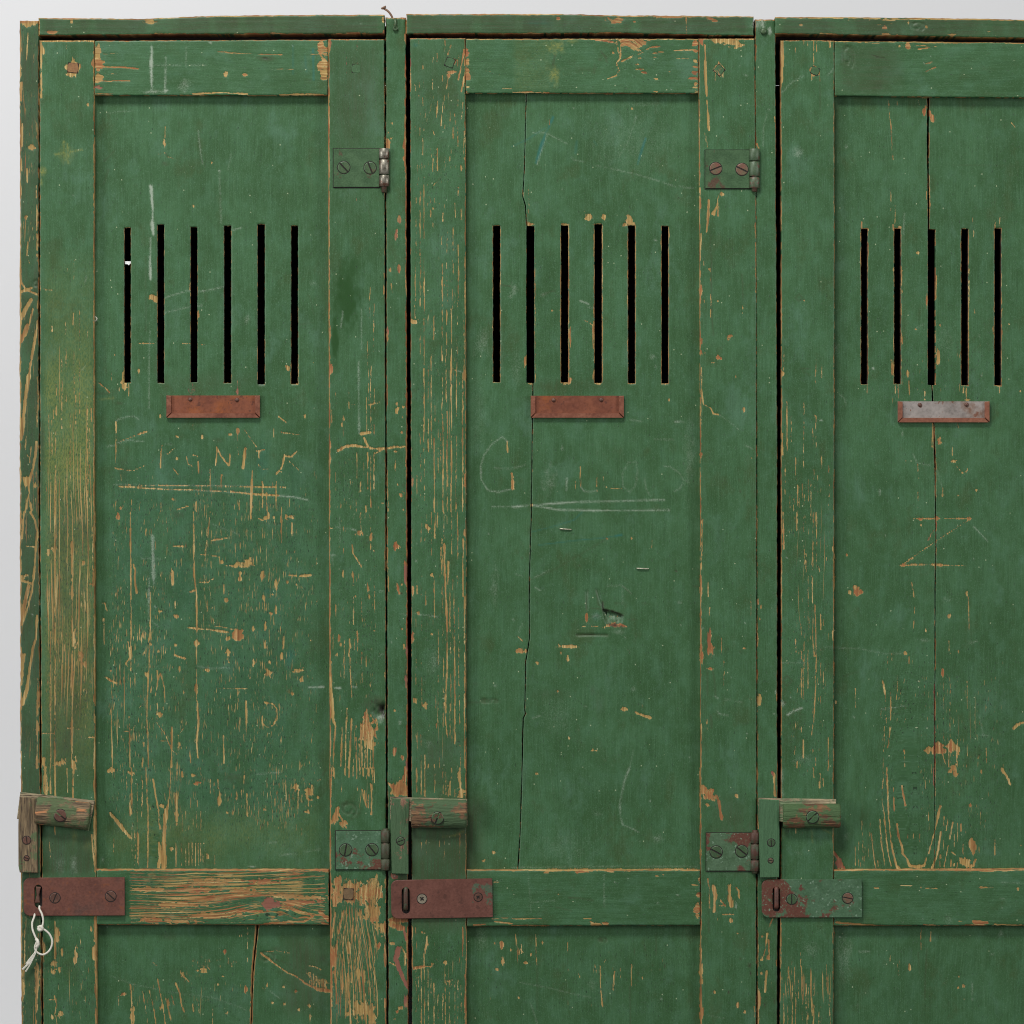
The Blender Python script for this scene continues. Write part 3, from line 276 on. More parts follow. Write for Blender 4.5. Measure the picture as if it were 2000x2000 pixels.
# ---- tile 0,2
Sx(0, 2, [([(180, 0), (165, 200)], 4, T(.55)), ([(230, 0), (262, 60), (282, 150), (270, 280), (262, 420), (240, 600), (215, 700), (165, 850)], 5.5, T(.45)), ([(190, 255), (255, 262)], 3, T(0)), ([(155, 515), (240, 540)], 5, T(.1)), ([(215, 560), (185, 700), (160, 830)], 8, T(.25)), ([(282, 780), (270, 960), (240, 1050)], 5, T(.5)), ([(250, 1020), (225, 1180), (205, 1330), (170, 1450)], 7, T(.5)), ([(180, 1080), (165, 1300)], 9, T(.05, amp=.75)), ([(285, 1250), (280, 1930)], 4.5, T(.2, amp=.9, rag=.8)), ([(152, 1000), (152, 1930)], 2, T(.2, brk=.3)),
 ([(415, 0), (416, 1000), (414, 1930)], 3.2, T(.1, rag=.7)), ([(542, 220), (545, 900), (542, 1930)], 4, T(.2, rag=.9, brk=.1)), ([(380, 900), (382, 1930)], 2.8, T(.1, brk=.08)), ([(305, 1000), (310, 1930)], 3, T(.2, rag=1, brk=.15)), ([(712, 0), (712, 1930)], 2.6, T(.15, rag=.8)), ([(700, 100), (700, 560)], 2, T(.1, brk=.3)), ([(500, 1632), (615, 1637)], 2.4, T(.1)), ([(310, 1672), (412, 1673)], 2, T(0)), ([(665, 1700), (712, 1700)], 3, T(.1)), ([(660, 540), (710, 545)], 3, T(.1)),
 ([(978, 0), (980, 290), (982, 700), (983, 1200)], 2.6, T(.08)), ([(978, 120), (978, 290)], 4, T(.1)), ([(1000, 395), (1015, 440), (1010, 500), (1025, 610)], 4.5, T(.1)), ([(1455, 0), (1458, 300), (1460, 480), (1478, 620), (1480, 900)], 3.8, T(.15)), ([(1480, 900), (1478, 1100), (1478, 1380), (1490, 1560)], 2.2, T(.1)), ([(1485, 1450), (1492, 1600), (1478, 1740), (1488, 1860)], 4.4, T(.1)), ([(1580, 0), (1570, 100), (1552, 260), (1538, 400)], 3, T(.1)), ([(1538, 400), (1532, 560), (1545, 660), (1562, 755)], 1.9),
 ([(1235, 250), (1300, 257), (1380, 260)], 3.4, T(0, brk=.15, rag=.9)), ([(1590, 215), (1660, 205), (1735, 188)], 2.6, T(0, brk=.25, rag=.9)), ([(1505, 322), (1600, 330), (1660, 342)], 2.4, T(0, brk=.25)), ([(1500, 530), (1555, 535), (1617, 495)], 4.6, T(0, rag=.9)), ([(1685, 552), (1688, 622)], 3, T(0)), ([(1420, 875), (1530, 885)], 4, T(0, rag=.9)), ([(1545, 885), (1630, 897), (1718, 910)], 4, T(.1, rag=.9)), ([(1550, 855), (1650, 865), (1757, 887)], 2.2, T(0, brk=.1)),
 ([(1310, 1080), (1345, 1095), (1390, 1107)], 5, T(.15)), ([(1430, 605), (1470, 590)], 4.5, T(.05)), ([(1630, 1330), (1730, 1332), (1865, 1338)], 2.2, T(0, brk=.2)), ([(1853, 1430), (1855, 1655)], 3.2, T(.1)), ([(1680, 1690), (1683, 1820), (1687, 1900)], 3, T(.1)), ([(1785, 1330), (1798, 1480), (1802, 1660)], 1.9, T(.05, brk=.2)), ([(1130, 600), (1128, 850), (1117, 1200)], 2.6, T(.1, brk=.15)), ([(1117, 1200), (1103, 1500), (1115, 1930)], 3, T(.1, brk=.1)), ([(1145, 180), (1150, 400), (1155, 560)], 4, CH(.55, rag=1)), ([(1120, 500), (1115, 820)], 3, CH(.6, rag=1, brk=.15)),
 ([(1170, 1390), (1182, 1290), (1205, 1220)], 2.8, T(.2)), ([(1205, 1215), (1235, 1330), (1238, 1450), (1200, 1550)], 2.4, T(.2, brk=.2)), ([(1180, 1200), (1183, 1260)], 3, T(0)), ([(1180, 1450), (1190, 1530)], 2, T(.1, brk=.2)), ([(760, 690), (785, 690), (800, 745)], 3.4, T(0, rag=1)), ([(775, 800), (780, 1000)], 2.2, T(0, brk=.15)), ([(785, 1245), (830, 1275), (872, 1295)], 4, T(0, rag=1)), ([(970, 1540), (975, 1930)], 2.8, T(.1, brk=.1)), ([(1080, 1745), (1068, 1930)], 4, T(.2, rag=.8)), ([(1292, 1620), (1288, 1930)], 3, T(.1, rag=.8)),
 ([(1168, 1582), (1235, 1670), (1290, 1800), (1335, 1835)], 1.8, T(0, brk=.08)), ([(1203, 1730), (1250, 1732)], 2.6, T(0, brk=.2)), ([(1335, 1740), (1340, 1830), (1350, 1740), (1368, 1800)], 1.8, T(0)), ([(1375, 1640), (1340, 1690)], 2.6, T(0)), ([(1425, 1780), (1435, 1900)], 2.4, T(0, brk=.15)), ([(1490, 1170), (1600, 1185), (1730, 1175)], 1, CH(.55)), ([(1600, 95), (1800, 170)], 1, CH(.4)), ([(1060, 350), (1210, 352)], 1, CH(.5)), ([(1145, 825), (1190, 870)], 1, CH(.5)),
 ([(1510, 260), (1600, 240), (1690, 250)], 1.3, DI(.7, brk=.2)), ([(1550, 590), (1680, 560), (1800, 540)], 1, DI(.5)), ([(1205, 0), (1185, 65)], 1.6, T(0)), ([(640, 1330), (605, 1400)], 3, T(.1, amp=.8)), ([(1885, 0), (1890, 50)], 3.5), ([(1880, 1100), (1885, 1260)], 1.8, T(0, brk=.1)), ([(960, 980), (975, 1100), (945, 1150), (985, 1200)], 3, T(.1, rag=.9)), ([(1045, 1480), (1075, 1450)], 2.6), ([(930, 1660), (960, 1660)], 3, T(0)), ([(1020, 1610), (985, 1650)], 2)])
Bx(0, 2, [(885, 30, 15, 28, T(.4)), (1295, 495, 14, 66, T(.15, rag=.3)), (1825, 400, 85, 20, T(.12, rag=.7)), (1870, 375, 32, 26, T(.1, rag=.8)), (1808, 462, 12, 14), (1806, 505, 16, 18, T(.1)), (1705, 665, 15, 18, T(.1)), (1325, 790, 17, 18, T(.2)), (1795, 930, 50, 46, T(.35, rag=.4)), (1718, 958, 16, 16, T(.1)), (1320, 1006, 10, 12), (1560, 1196, 17, 13), (1716, 1070, 15, 30, T(0, rag=1)), (1722, 1135, 8, 8), (1315, 695, 6, 26, T(.2)), (1598, 725, 11, 6), (1205, 752, 18, 8), (1225, 660, 5, 10), (1745, 66, 12, 5), (1670, 378, 14, 14),
 (1132, 1000, 11, 11), (1475, 990, 20, 22, T(.1, rag=.8)), (1200, 1535, 18, 20, T(.1, rag=.9)), (1912, 1140, 12, 26, T(.1)), (1905, 880, 10, 20), (1135, 1345, 8, 22), (1382, 1360, 8, 16), (1475, 1330, 12, 40, T(.1)), (1165, 715, 8, 12, CH(.8)), (395, 280, 26, 22, T(.05, rag=.9)), (365, 305, 12, 26, T(.1)), (630, 385, 12, 22, T(.2)), (610, 1090, 20, 40, T(.3, amp=.8)), (640, 1150, 14, 26, T(.3, amp=.8)), (560, 960, 18, 50, T(.1, rag=1)), (430, 1900, 35, 18, T(0, rag=1)), (480, 1885, 20, 22, T(0, rag=1)), (555, 1900, 20, 40, T(.1, rag=1)), (320, 1880, 18, 40, T(.1, rag=1)),
 (1340, 20, 60, 30, DI(.45, rag=1)), (1425, 200, 10, 10, DI(.4)), (830, 1200, 8, 8), (1350, 1190, 7, 20), (245, 775, 8, 8, CH(.8)), (175, 490, 28, 22, T(.4, rag=.9)), (1740, 1740, 8, 12, DI(.9)), (1100, 1230, 12, 18, T(0, rag=.8)), (1190, 1050, 10, 12)])
# ---- tile 1,2
Sx(1, 2, [([(725, 250), (730, 310), (775, 380), (795, 412)], 3.2, T(0, brk=.12, rag=.8)), ([(705, 960), (712, 1020), (698, 1085)], 4, T(.1)), ([(710, 1080), (712, 1200), (722, 1400)], 2.4, T(.05, brk=.2)), ([(762, 900), (765, 970)], 3.4, T(.45)), ([(745, 960), (745, 1040)], 2, T(.4)), ([(768, 960), (768, 1050)], 2, T(.3)), ([(565, 1130), (570, 1400), (580, 1560), (600, 1620), (592, 1720)], 6, T(.1, rag=.7)), ([(580, 920), (578, 1050)], 2.6, T(.1)), ([(560, 870), (555, 960)], 4, T(.3)), ([(590, 1720), (580, 1930)], 3, T(.1, brk=.1)),
 ([(60, 1440), (120, 1448), (155, 1490), (155, 1560), (125, 1615), (80, 1630), (42, 1595), (45, 1540)], 3.6, T(.05, rag=.5)), ([(62, 1440), (78, 1448)], 5, T(0)), ([(60, 1470), (50, 1520)], 1.6, T(0, brk=.2)), ([(245, 478), (330, 485), (412, 478)], 3.6, T(0, brk=.2, rag=.9)), ([(395, 1325), (440, 1326), (505, 1322)], 2.4, CH(1, rag=.8)), ([(595, 1327), (637, 1328)], 2.2, CH(1)), ([(730, 1318), (760, 1322)], 1.8, CH(.8)), ([(555, 327), (600, 325)], 1.4, CH(.7)), ([(575, 320), (580, 400)], 1, CH(.6, brk=.3)), ([(630, 30), (635, 230)], 2, CH(.35, brk=.2)), ([(730, 130), (755, 138)], 2.2, CH(.9)), ([(600, 110), (720, 130)], 1, CH(.4, brk=.3)),
 ([(560, 122), (580, 120)], 3, T(0)), ([(20, 50), (45, 65), (60, 45)], 3, T(0)), ([(490, 610), (485, 650)], 1.5, T(0)), ([(445, 700), (470, 650)], 1.3, T(0, brk=.2)), ([(985, 0), (1000, 600)], 2.2, T(.3, brk=.35)), ([(975, 300), (975, 440)], 2.2, T(0, brk=.3)), ([(978, 1000), (980, 1330)], 1.8, T(.2, brk=.35)), ([(1137, 0), (1140, 360)], 3.2, T(.85, brk=.2)), ([(1142, 720), (1137, 900)], 3, T(.5, brk=.2)), ([(1142, 1380), (1138, 1930)], 2.5, T(.7, brk=.3)), ([(1090, 770), (1140, 775)], 2, CH(.4)),
 ([(1190, 765), (1240, 775)], 1.4, CH(.4)), ([(1230, 775), (1300, 780), (1375, 793)], 1.5, CH(.65, brk=.12)), ([(1420, 0), (1422, 200)], 2, T(.1)), ([(1422, 240), (1424, 420)], 5, T(.25, rag=.6)), ([(1424, 420), (1436, 700), (1442, 900)], 4.2, T(.25)), ([(1442, 900), (1442, 1200), (1430, 1400), (1432, 1600), (1445, 1700)], 3, T(.2, brk=.05)), ([(1592, 1443), (1700, 1440), (1815, 1418)], 1.2, DI(.7, brk=.1)), ([(930, 1090), (955, 1070)], 1.8, CH(.5)), ([(920, 1075), (945, 1065)], 1.6, T(0, amp=.8)), ([(510, 1330), (520, 1325)], 1.5, T(0)),
 ([(1020, 330), (1030, 370)], 1, BL(.5)), ([(935, 600), (955, 598)], 3, CH(.7, rag=1)), ([(1155, 1320), (1155, 1600)], 0, DI(0)), ([(1200, 1400), (1185, 1440)], 3, T(0, rag=1)), ([(640, 1200), (640, 1250)], 1.3), ([(970, 1210), (972, 1280)], 1.2, T(.2)), ([(860, 1300), (880, 1400)], 1.5, T(0, brk=.4)), ([(840, 1490), (805, 1600)], 3, T(.6)), ([(600, 740), (605, 770)], 2), ([(603, 700), (600, 800)], 1.3)])
V(1, 2, [(186, 0, 235, 2.6), (268, 80, 160, 3.2), (735, 640, 850, 1.5), (798, 575, 830, 1.3), (893, 400, 760, 1.3), (735, 460, 560, 1.4), (667, 970, 1260, 2, .1), (660, 110, 160, 1.2), (660, 275, 340, 1.6), (797, 1060, 1290, 2, .1, 5), (720, 1560, 1930, 4.2, .15, -18), (652, 1620, 1930, 2.4, .1, -10), (686, 1480, 1930, 2.4, .1, -15), (640, 1700, 1930, 1.6), (735, 1850, 1930, 2), (757, 1700, 1930, 2.6), (780, 1750, 1930, 2.6, .15), (800, 1700, 1930, 3, .15), (822, 1740, 1930, 2.4), (840, 1700, 1930, 2.8), (862, 1740, 1930, 2.4), (885, 1650, 1930, 2.4), (790, 100, 190, 1.2), (823, 0, 50, 1.2), (862, 0, 140, 1),
 (870, 1150, 1180, 1.3), (833, 1080, 1170, 1.2), (730, 0, 50, 1.4), (790, 0, 90, 1), (1247, 0, 230, 1, .0), (1325, 0, 330, 1.6), (1348, 0, 200, 2.6), (1345, 480, 800, 1.9), (1370, 0, 120, 2), (1395, 180, 380, 2), (1404, 200, 620, 1.8), (1410, 620, 1000, 1.6), (1413, 1080, 1620, 1.6), (1450, 370, 550, 3.2, .1), (1462, 560, 900, 1.8), (1470, 900, 1500, 1.7), (1480, 0, 320, 1.9), (1520, 0, 360, 1.9), (1486, 500, 590, 1.6), (1496, 650, 1100, 2.2), (1500, 1090, 1750, 3, .15), (1530, 720, 1310, 1.7), (1535, 1310, 1600, 1.5), (1520, 480, 570, 1.2), (1375, 880, 1540, 1.3), (1216, 480, 620, 1.8), (1248, 460, 660, 1.2),
 (1248, 820, 900, 1.4), (1283, 590, 700, 3, .15), (1205, 810, 870, 2), (1248, 1120, 1480, 1.1), (1275, 190, 215, 3, .2), (1540, 1760, 1930, 2.8, .1), (1505, 1680, 1750, 2), (1480, 1690, 1750, 1.4), (1215, 1600, 1930, 1.2), (1245, 1680, 1930, 1.8), (1275, 1830, 1930, 2.4), (1300, 1900, 1930, 3), (1465, 1450, 1700, 2), (1385, 1850, 1930, 1.4), (1345, 1900, 1930, 1.4), (1355, 1380, 1480, 1), (1563, 200, 640, 3, .15), (1572, 640, 1000, 2.2, .1), (1575, 1040, 1930, 2.6, .15), (1205, 1100, 1300, 1.2), (1440, 0, 90, 1.6), (1350, 730, 800, 1.8)])
Bx(1, 2, [(780, 160, 28, 18, T(.3, rag=.8)), (868, 188, 9, 38, T(.3)), (867, 260, 6, 20), (889, 290, 6, 8), (657, 464, 7, 26), (845, 572, 9, 28, T(.3)), (855, 640, 6, 22), (730, 475, 6, 24), (625, 950, 11, 28, T(.3)), (640, 1000, 8, 12, T(0)), (608, 1080, 10, 14), (750, 635, 8, 8, T(0)), (893, 898, 7, 8, T(0)), (840, 1650, 70, 80, T(.4, rag=.8)), (820, 1560, 22, 60, T(.65, rag=.8)), (860, 1720, 40, 50, T(.15, rag=.9)), (890, 1440, 90, 55, DI(.7, rag=.8)), (965, 1530, 42, 50, DI(.9)), (958, 1470, 26, 30, DI(1)), (950, 1550, 30, 22, CH(.4)), (45, 480, 15, 36, T(.1)), (148, 545, 11, 46, T(.1)),
 (55, 650, 9, 24), (108, 767, 11, 15, T(.3)), (67, 862, 8, 32), (204, 985, 7, 52, T(.1)), (325, 1200, 36, 20, T(.05, rag=1)), (340, 1260, 12, 20, T(0, rag=1)), (272, 1375, 12, 12), (92, 1210, 26, 28, T(.1, rag=1)), (65, 1010, 9, 30), (98, 1135, 9, 14), (190, 1090, 12, 30), (147, 740, 8, 30), (233, 530, 10, 12), (303, 548, 8, 9), (122, 623, 8, 9), (70, 45, 20, 14), (90, 25, 12, 25), (130, 40, 10, 14), (230, 40, 18, 20, T(0, rag=1)), (270, 35, 16, 18, T(0, rag=1)), (410, 970, 7, 6), (180, 880, 5, 14),
 (1047, 252, 17, 28, T(.6, rag=.2)), (1066, 262, 18, 14, T(.5, rag=.2)), (1050, 280, 10, 14, T(.5)), (1070, 573, 10, 36, T(.5, rag=.3)), (1080, 610, 8, 10, T(.4)), (1098, 550, 7, 9), (1098, 615, 16, 14, DI(.9)), (1045, 1805, 13, 35, T(.7)), (1105, 1855, 14, 16, T(.5)), (1130, 470, 15, 105, T(1, rag=.5)), (1128, 400, 12, 30, T(.5)), (1140, 1030, 13, 62, T(1, rag=.5)), (1136, 1280, 12, 52, T(1, rag=.5)), (1143, 1900, 14, 50, T(1)), (1022, 985, 7, 8, CH(.9)), (1103, 882, 7, 8, T(0)), (1047, 1500, 8, 8, T(0)), (1085, 1590, 16, 22, CH(.5)), (1117, 1015, 7, 18, T(0)), (1130, 1200, 12, 60, DI(.8)),
 (1325, 475, 12, 14, T(0, rag=.6)), (1225, 762, 12, 14, T(.2)), (1290, 110, 20, 30, T(.1, rag=1)), (1182, 940, 10, 42, T(.7)), (1183, 600, 8, 40, T(.5)), (1327, 922, 8, 10), (1275, 1460, 18, 22, T(.1, rag=1)), (1200, 1420, 14, 20, T(.05, rag=1)), (1363, 1612, 7, 16, T(.3)), (1575, 150, 9, 30, T(.4)), (1210, 370, 8, 12, CH(.8)), (1215, 240, 5, 8, CH(.7)), (1300, 1750, 30, 30, CH(.2, rag=1)), (1250, 1720, 100, 60, DI(.3, rag=1)), (1750, 1435, 80, 20, DI(.35, rag=1)), (1800, 1310, 20, 20, CH(.35, rag=1)), (1650, 1300, 30, 12, DI(.3)), (1800, 560, 40, 160, CH(.22, rag=1)), (1340, 1130, 60, 100, CH(.2, rag=1)), (1060, 1350, 50, 140, BL(.12)), (1060, 1600, 50, 180, BL(.12)), (100, 600, 90, 40, BL(.4)), (250, 1100, 60, 120, BL(.5)), (1757, 165, 5, 5, CH(1)), (1290, 840, 6, 20, DI(.7))])
# ---- tile 2,2
Sx(2, 2, [([(575, 590), (562, 680), (566, 740)], 1.2, DI(.9)), ([(640, 590), (650, 700), (690, 720)], 1.3, DI(.8)), ([(685, 680), (690, 745), (760, 755), (830, 782)], 2.8, DI(1)), ([(690, 750), (715, 820)], 1.4, DI(.8)), ([(595, 725), (670, 735)], 1.5, DI(.8, brk=.2)), ([(610, 790), (662, 785)], 1.5, DI(.9)), ([(530, 868), (570, 858), (700, 872), (730, 850)], 3.4, T(.1, rag=1, brk=.1)), ([(720, 850), (830, 860), (870, 870)], 3, DI(1, rag=1)), ([(490, 933), (545, 925), (640, 930), (725, 933)], 1.8, DI(.95)), ([(875, 812), (945, 815)], 1.3, DI(.8)), ([(780, 690), (840, 692)], 2, DI(.6, rag=1)), ([(985, 690), (1040, 695)], 2.4, DI(.7, rag=1)),
 ([(720, 560), (830, 555), (900, 610)], 1, CH(.5)), ([(835, 560), (900, 620)], 1.2, DI(.6)), ([(835, 590), (835, 700)], 1, CH(.35)), ([(345, 995), (370, 1018)], 1.5, T(0)), ([(928, 1515), (980, 1535), (1048, 1555)], 4.2, T(0, rag=.9, brk=.05)), ([(988, 1455), (990, 1500)], 1.6), ([(1060, 205), (1055, 270)], 1.6, T(0)), ([(600, 1805), (645, 1803)], 2.6, T(0)), ([(610, 1795), (620, 1780)], 1), ([(155, 1560), (215, 1540)], 1.3, CH(.6)), ([(270, 1535), (430, 1535)], 1, CH(.3)), ([(45, 940), (78, 975)], 2.4, T(0)), ([(50, 910), (80, 840)], 1, CH(.5)), ([(175, 570), (215, 595)], 1.6, CH(.7, brk=.1)), ([(150, 150), (330, 105), (470, 60), (530, 0)], 1.6, BL(.9)),
 ([(200, 250), (480, 215), (700, 195), (830, 172)], 1.4, BL(.9, brk=.1)), ([(780, 182), (830, 172)], 2.6, BL(1)), ([(150, 510), (350, 420), (500, 330), (720, 200)], 1.1, DI(.5)), ([(170, 495), (280, 440)], 1, CH(.5)), ([(30, 470), (80, 485)], 1, CH(.4)), ([(890, 1930), (920, 1800)], 1.5, CH(.3)), ([(1480, 530), (1480, 640)], 1.6, T(.2)), ([(1492, 720), (1490, 780)], 3, T(.15, amp=.9)), ([(1475, 1180), (1476, 1380)], 1.2, DI(.9)), ([(1515, 1200), (1532, 1300), (1535, 1390)], 1.2, DI(.9)), ([(1475, 1180), (1515, 1195)], 2.4, T(.4)), ([(1580, 950), (1580, 1080)], 1.4, T(.1)), ([(1600, 1120), (1600, 1360)], 1, T(.1, brk=.4)),
 ([(1530, 1390), (1555, 1405)], 1.4, CH(.7)), ([(1685, 1430), (1735, 1436)], 2, CH(.5, brk=.2)), ([(1610, 1416), (1650, 1416)], 1.2, CH(.6)), ([(1550, 1500), (1560, 1520), (1630, 1535)], 1.6, CH(.6, brk=.3)), ([(1785, 1415), (1810, 1415)], 1.8, T(.2, amp=.8)), ([(1845, 0), (1848, 1930)], 1.5, T(.45, brk=.3)), ([(1434, 100), (1432, 460)], 1.6, T(.1, brk=.3)), ([(1425, 480), (1428, 620)], 4, T(.4)), ([(1430, 1600), (1430, 1930)], 2, T(.15, brk=.3)), ([(1425, 760), (1428, 1000)], 2, T(.5, brk=.2)), ([(1500, 1540), (1505, 1630)], 3, DI(.6, rag=1)), ([(1470, 1560), (1470, 1750)], 1, T(0, brk=.4)), ([(1805, 600), (1805, 860)], .9, T(.2, brk=.3)), ([(940, 870), (942, 890)], 1), ([(1370, 562), (1410, 565)], 1.2, DI(.8))])
Bx(2, 2, [(565, 795, 11, 42, T(.5, rag=.3)), (765, 800, 60, 35, CH(.2)), (780, 862, 55, 14, DI(.9, rag=1)), (640, 790, 40, 50, BL(.4)), (800, 905, 60, 25, CH(.3)), (420, 1018, 55, 14, T(.05, rag=.9)), (420, 1107, 10, 24, T(.05)), (370, 1068, 4, 10), (57, 1050, 28, 15, T(.3, rag=.9)), (108, 1052, 14, 16, T(.3)), (190, 1138, 10, 8, T(.1)), (200, 1152, 8, 4), (345, 1357, 9, 12), (430, 1710, 8, 10, T(.05)), (848, 1492, 24, 14, T(0, rag=.7)), (1103, 1572, 4, 5), (505, 1220, 16, 20, DI(.3)), (498, 1643, 12, 5, CH(.7)), (718, 203, 10, 6, T(0)), (905, 198, 8, 8, T(0)), (890, 1050, 25, 50, T(.8, amp=.35)), (75, 350, 9, 13, DI(1)),
 (1240, 447, 14, 10, DI(.9)), (515, 405, 8, 5, DI(.8)), (1105, 315, 5, 4, DI(.9)), (1270, 685, 20, 14, CH(.4, rag=1)), (300, 1380, 160, 50, DI(.25)), (610, 1350, 20, 40, DI(.4)), (660, 1450, 50, 120, DI(.2)), (500, 870, 100, 60, BL(.15)), (1490, 960, 14, 60, T(.7, rag=.4)), (1498, 1035, 24, 46, T(.6, rag=.6)), (1435, 70, 9, 26, T(0)), (1432, 1095, 13, 44, T(.45)), (1428, 1030, 8, 40, T(.5)), (1752, 1028, 12, 8, T(.3)), (1868, 1412, 16, 36, T(0, rag=1)), (1855, 680, 9, 30, T(.7)), (1880, 718, 6, 12), (1870, 808, 5, 8), (1855, 940, 6, 60, T(.5)), (1848, 90, 7, 20, T(.3)), (1850, 1255, 5, 14, T(.1)), (1772, 1675, 6, 7, CH(1)), (1653, 1247, 8, 6, CH(.7)), (1495, 1180, 22, 8, T(.5)), (1725, 1055, 20, 10, DI(.4)), (1855, 1700, 5, 30, T(.6)),
 (1440, 875, 5, 12, CH(.8)), (1760, 840, 4, 4, CH(1)), (1885, 455, 4, 4, CH(.8)), (1275, 855, 4, 5, CH(.9)), (855, 950, 4, 6, CH(.8)), (10, 815, 10, 12, CH(.6)), (920, 1340, 20, 25, CH(.3)), (1920, 1355, 6, 8, CH(.7)), (340, 1530, 150, 180, CH(.1)), (1343, 1855, 10, 10, CH(.5)), (555, 1470, 18, 10, CH(.4))])
# ---- tile 3,2
Sx(3, 2, [([(1100, 52), (1280, 50)], 2.6, T(.3, rag=.8)), ([(1280, 50), (1310, 52)], 3, T(.7)), ([(1340, 50), (1545, 48)], 3, T(.25, rag=.8)), ([(1530, 55), (1400, 138), (1280, 218), (1150, 305), (1040, 385)], 2.2, T(.15)), ([(1005, 405), (1100, 398), (1270, 398), (1495, 408)], 3.2, T(.2, rag=.8)), ([(1280, 80), (1270, 145)], 2.6, T(.8)), ([(1255, 140), (1215, 212)], 3.8, T(.85)), ([(1560, 110), (1665, 220)], 1.6, CH(.8, brk=.3)), ([(1090, 530), (1108, 645)], 2.4, T(.1)), ([(1112, 705), (1105, 880)], 1.8, T(.1, brk=.3)), ([(1070, 1092), (1070, 1142)], 2.6, T(.2)),
 ([(1370, 970), (1374, 1050)], 2.6, T(.2)), ([(1375, 1050), (1382, 1075)], 1.4, T(.5)), ([(868, 1275), (878, 1310), (888, 1372)], 4.4, T(0, rag=.6)), ([(930, 1360), (932, 1500), (925, 1690), (908, 1780)], 2.6, T(.15, brk=.15)), ([(983, 1235), (976, 1420)], 2, T(.1)), ([(893, 1375), (897, 1600)], 1.8, T(.4)), ([(910, 1090), (910, 1200)], 1.3, T(.2)), ([(940, 1070), (940, 1125)], 1.3, T(.3)), ([(1045, 1480), (1040, 1600)], 1.5, T(.1)), ([(860, 1480), (858, 1560)], 1.8, T(.5, amp=.8)), ([(1325, 1830), (1345, 1905)], 3, T(.3)), ([(1370, 1720), (1372, 1930)], 2.4, T(.3)), ([(1435, 1720), (1433, 1930)], 2.2, T(.4)),
 ([(1262, 1300), (1263, 1930)], 2.2, T(1)), ([(1860, 1642), (1885, 1612), (1932, 1590)], 4.5, T(.1, rag=.9)), ([(150, 1530), (190, 1505), (255, 1478)], 3.6, CH(1)), ([(430, 1020), (700, 1035), (880, 1070), (1010, 1068)], 1.1, CH(.4)), ([(860, 1490), (970, 1478), (1052, 1462)], 1.2, CH(.6)), ([(105, 1275), (145, 1237), (185, 1275), (145, 1313), (105, 1275)], 1.5, DI(.9)), ([(100, 1138), (280, 1138)], 1, CH(.4)), ([(345, 0), (342, 200), (335, 440)], 2.2, T(.25)), ([(335, 480), (335, 900), (350, 1090)], 2.3, T(.2, brk=.05)), ([(355, 700), (365, 1100), (360, 1300), (350, 1500), (328, 1700)], 2.4, T(.3)),
 ([(114, 0), (117, 280)], 4, T(.35)), ([(500, 230), (500, 600)], 4.5, T(.1, rag=.8)), ([(490, 260), (492, 300)], 4, T(.1)), ([(487, 900), (492, 970)], 2.6, T(.1)), ([(500, 980), (503, 1290)], 2.2, T(.4)), ([(503, 640), (503, 900)], 1.6, T(.1)), ([(503, 1600), (500, 1930)], 2, T(.6)), ([(1530, 992), (1585, 975)], 1.1, CH(.5)), ([(1600, 1540), (1630, 1680), (1670, 1690)], 1.4, CH(.4, brk=.3)), ([(1655, 1780), (1655, 1900)], 1.8, T(.1, brk=.2)), ([(1590, 1865), (1600, 1845)], 3, T(.2)), ([(1520, 640), (1525, 900)], 1.2, T(.05, brk=.3)), ([(1035, 1780), (1040, 1930)], 1.4, T(.2)), ([(885, 1620), (875, 1930)], 1.4, T(.2)), ([(580, 1240), (690, 1205)], 1.6, DI(.35)), ([(665, 1330), (667, 1480)], 1.6, T(.05, brk=.3)), ([(1510, 1280), (1508, 1500)], 1.4, T(.1, brk=.2)), ([(1380, 1250), (1380, 1400)], 1.3, T(.3, brk=.2)), ([(1380, 1420), (1380, 1720)], 1.2, T(.2, brk=.35)), ([(1330, 1250), (1330, 1720)], 1.2, T(.1, brk=.4))])
V(3, 2, [(220, 0, 150, 2.2, .15), (365, 0, 430, 1.9), (322, 0, 100, 1.2), (302, 480, 820, 2), (306, 800, 920, 1.7), (288, 310, 460, 1.2), (270, 20, 150, 1.6), (275, 280, 400, 1.3), (255, 640, 700, 1.2), (275, 750, 840, 1.2), (400, 770, 890, 2), (418, 800, 860, 1.4), (254, 1180, 1400, 1.9), (274, 980, 1180, 1.8, .2), (268, 1180, 1410, 1.4), (251, 1030, 1110, 2.4, .4), (210, 960, 1060, 2, .35), (300, 1040, 1330, 1.6), (398, 1140, 1250, 1.8), (420, 1200, 1330, 1.1), (268, 1720, 1860, 2.6, .15), (455, 1700, 1930, 2.8, .1), (205, 1770, 1830, 2), (340, 1790, 1830, 2), (250, 1620, 1660, 1.6), (360, 1850, 1910, 1.5), (220, 1880, 1930, 2.4), (208, 1580, 1630, 1.6), (400, 1390, 1450, 1.2), (250, 840, 930, 1.2, .4), (385, 410, 450, 3, 0), (440, 340, 370, 1.4)])
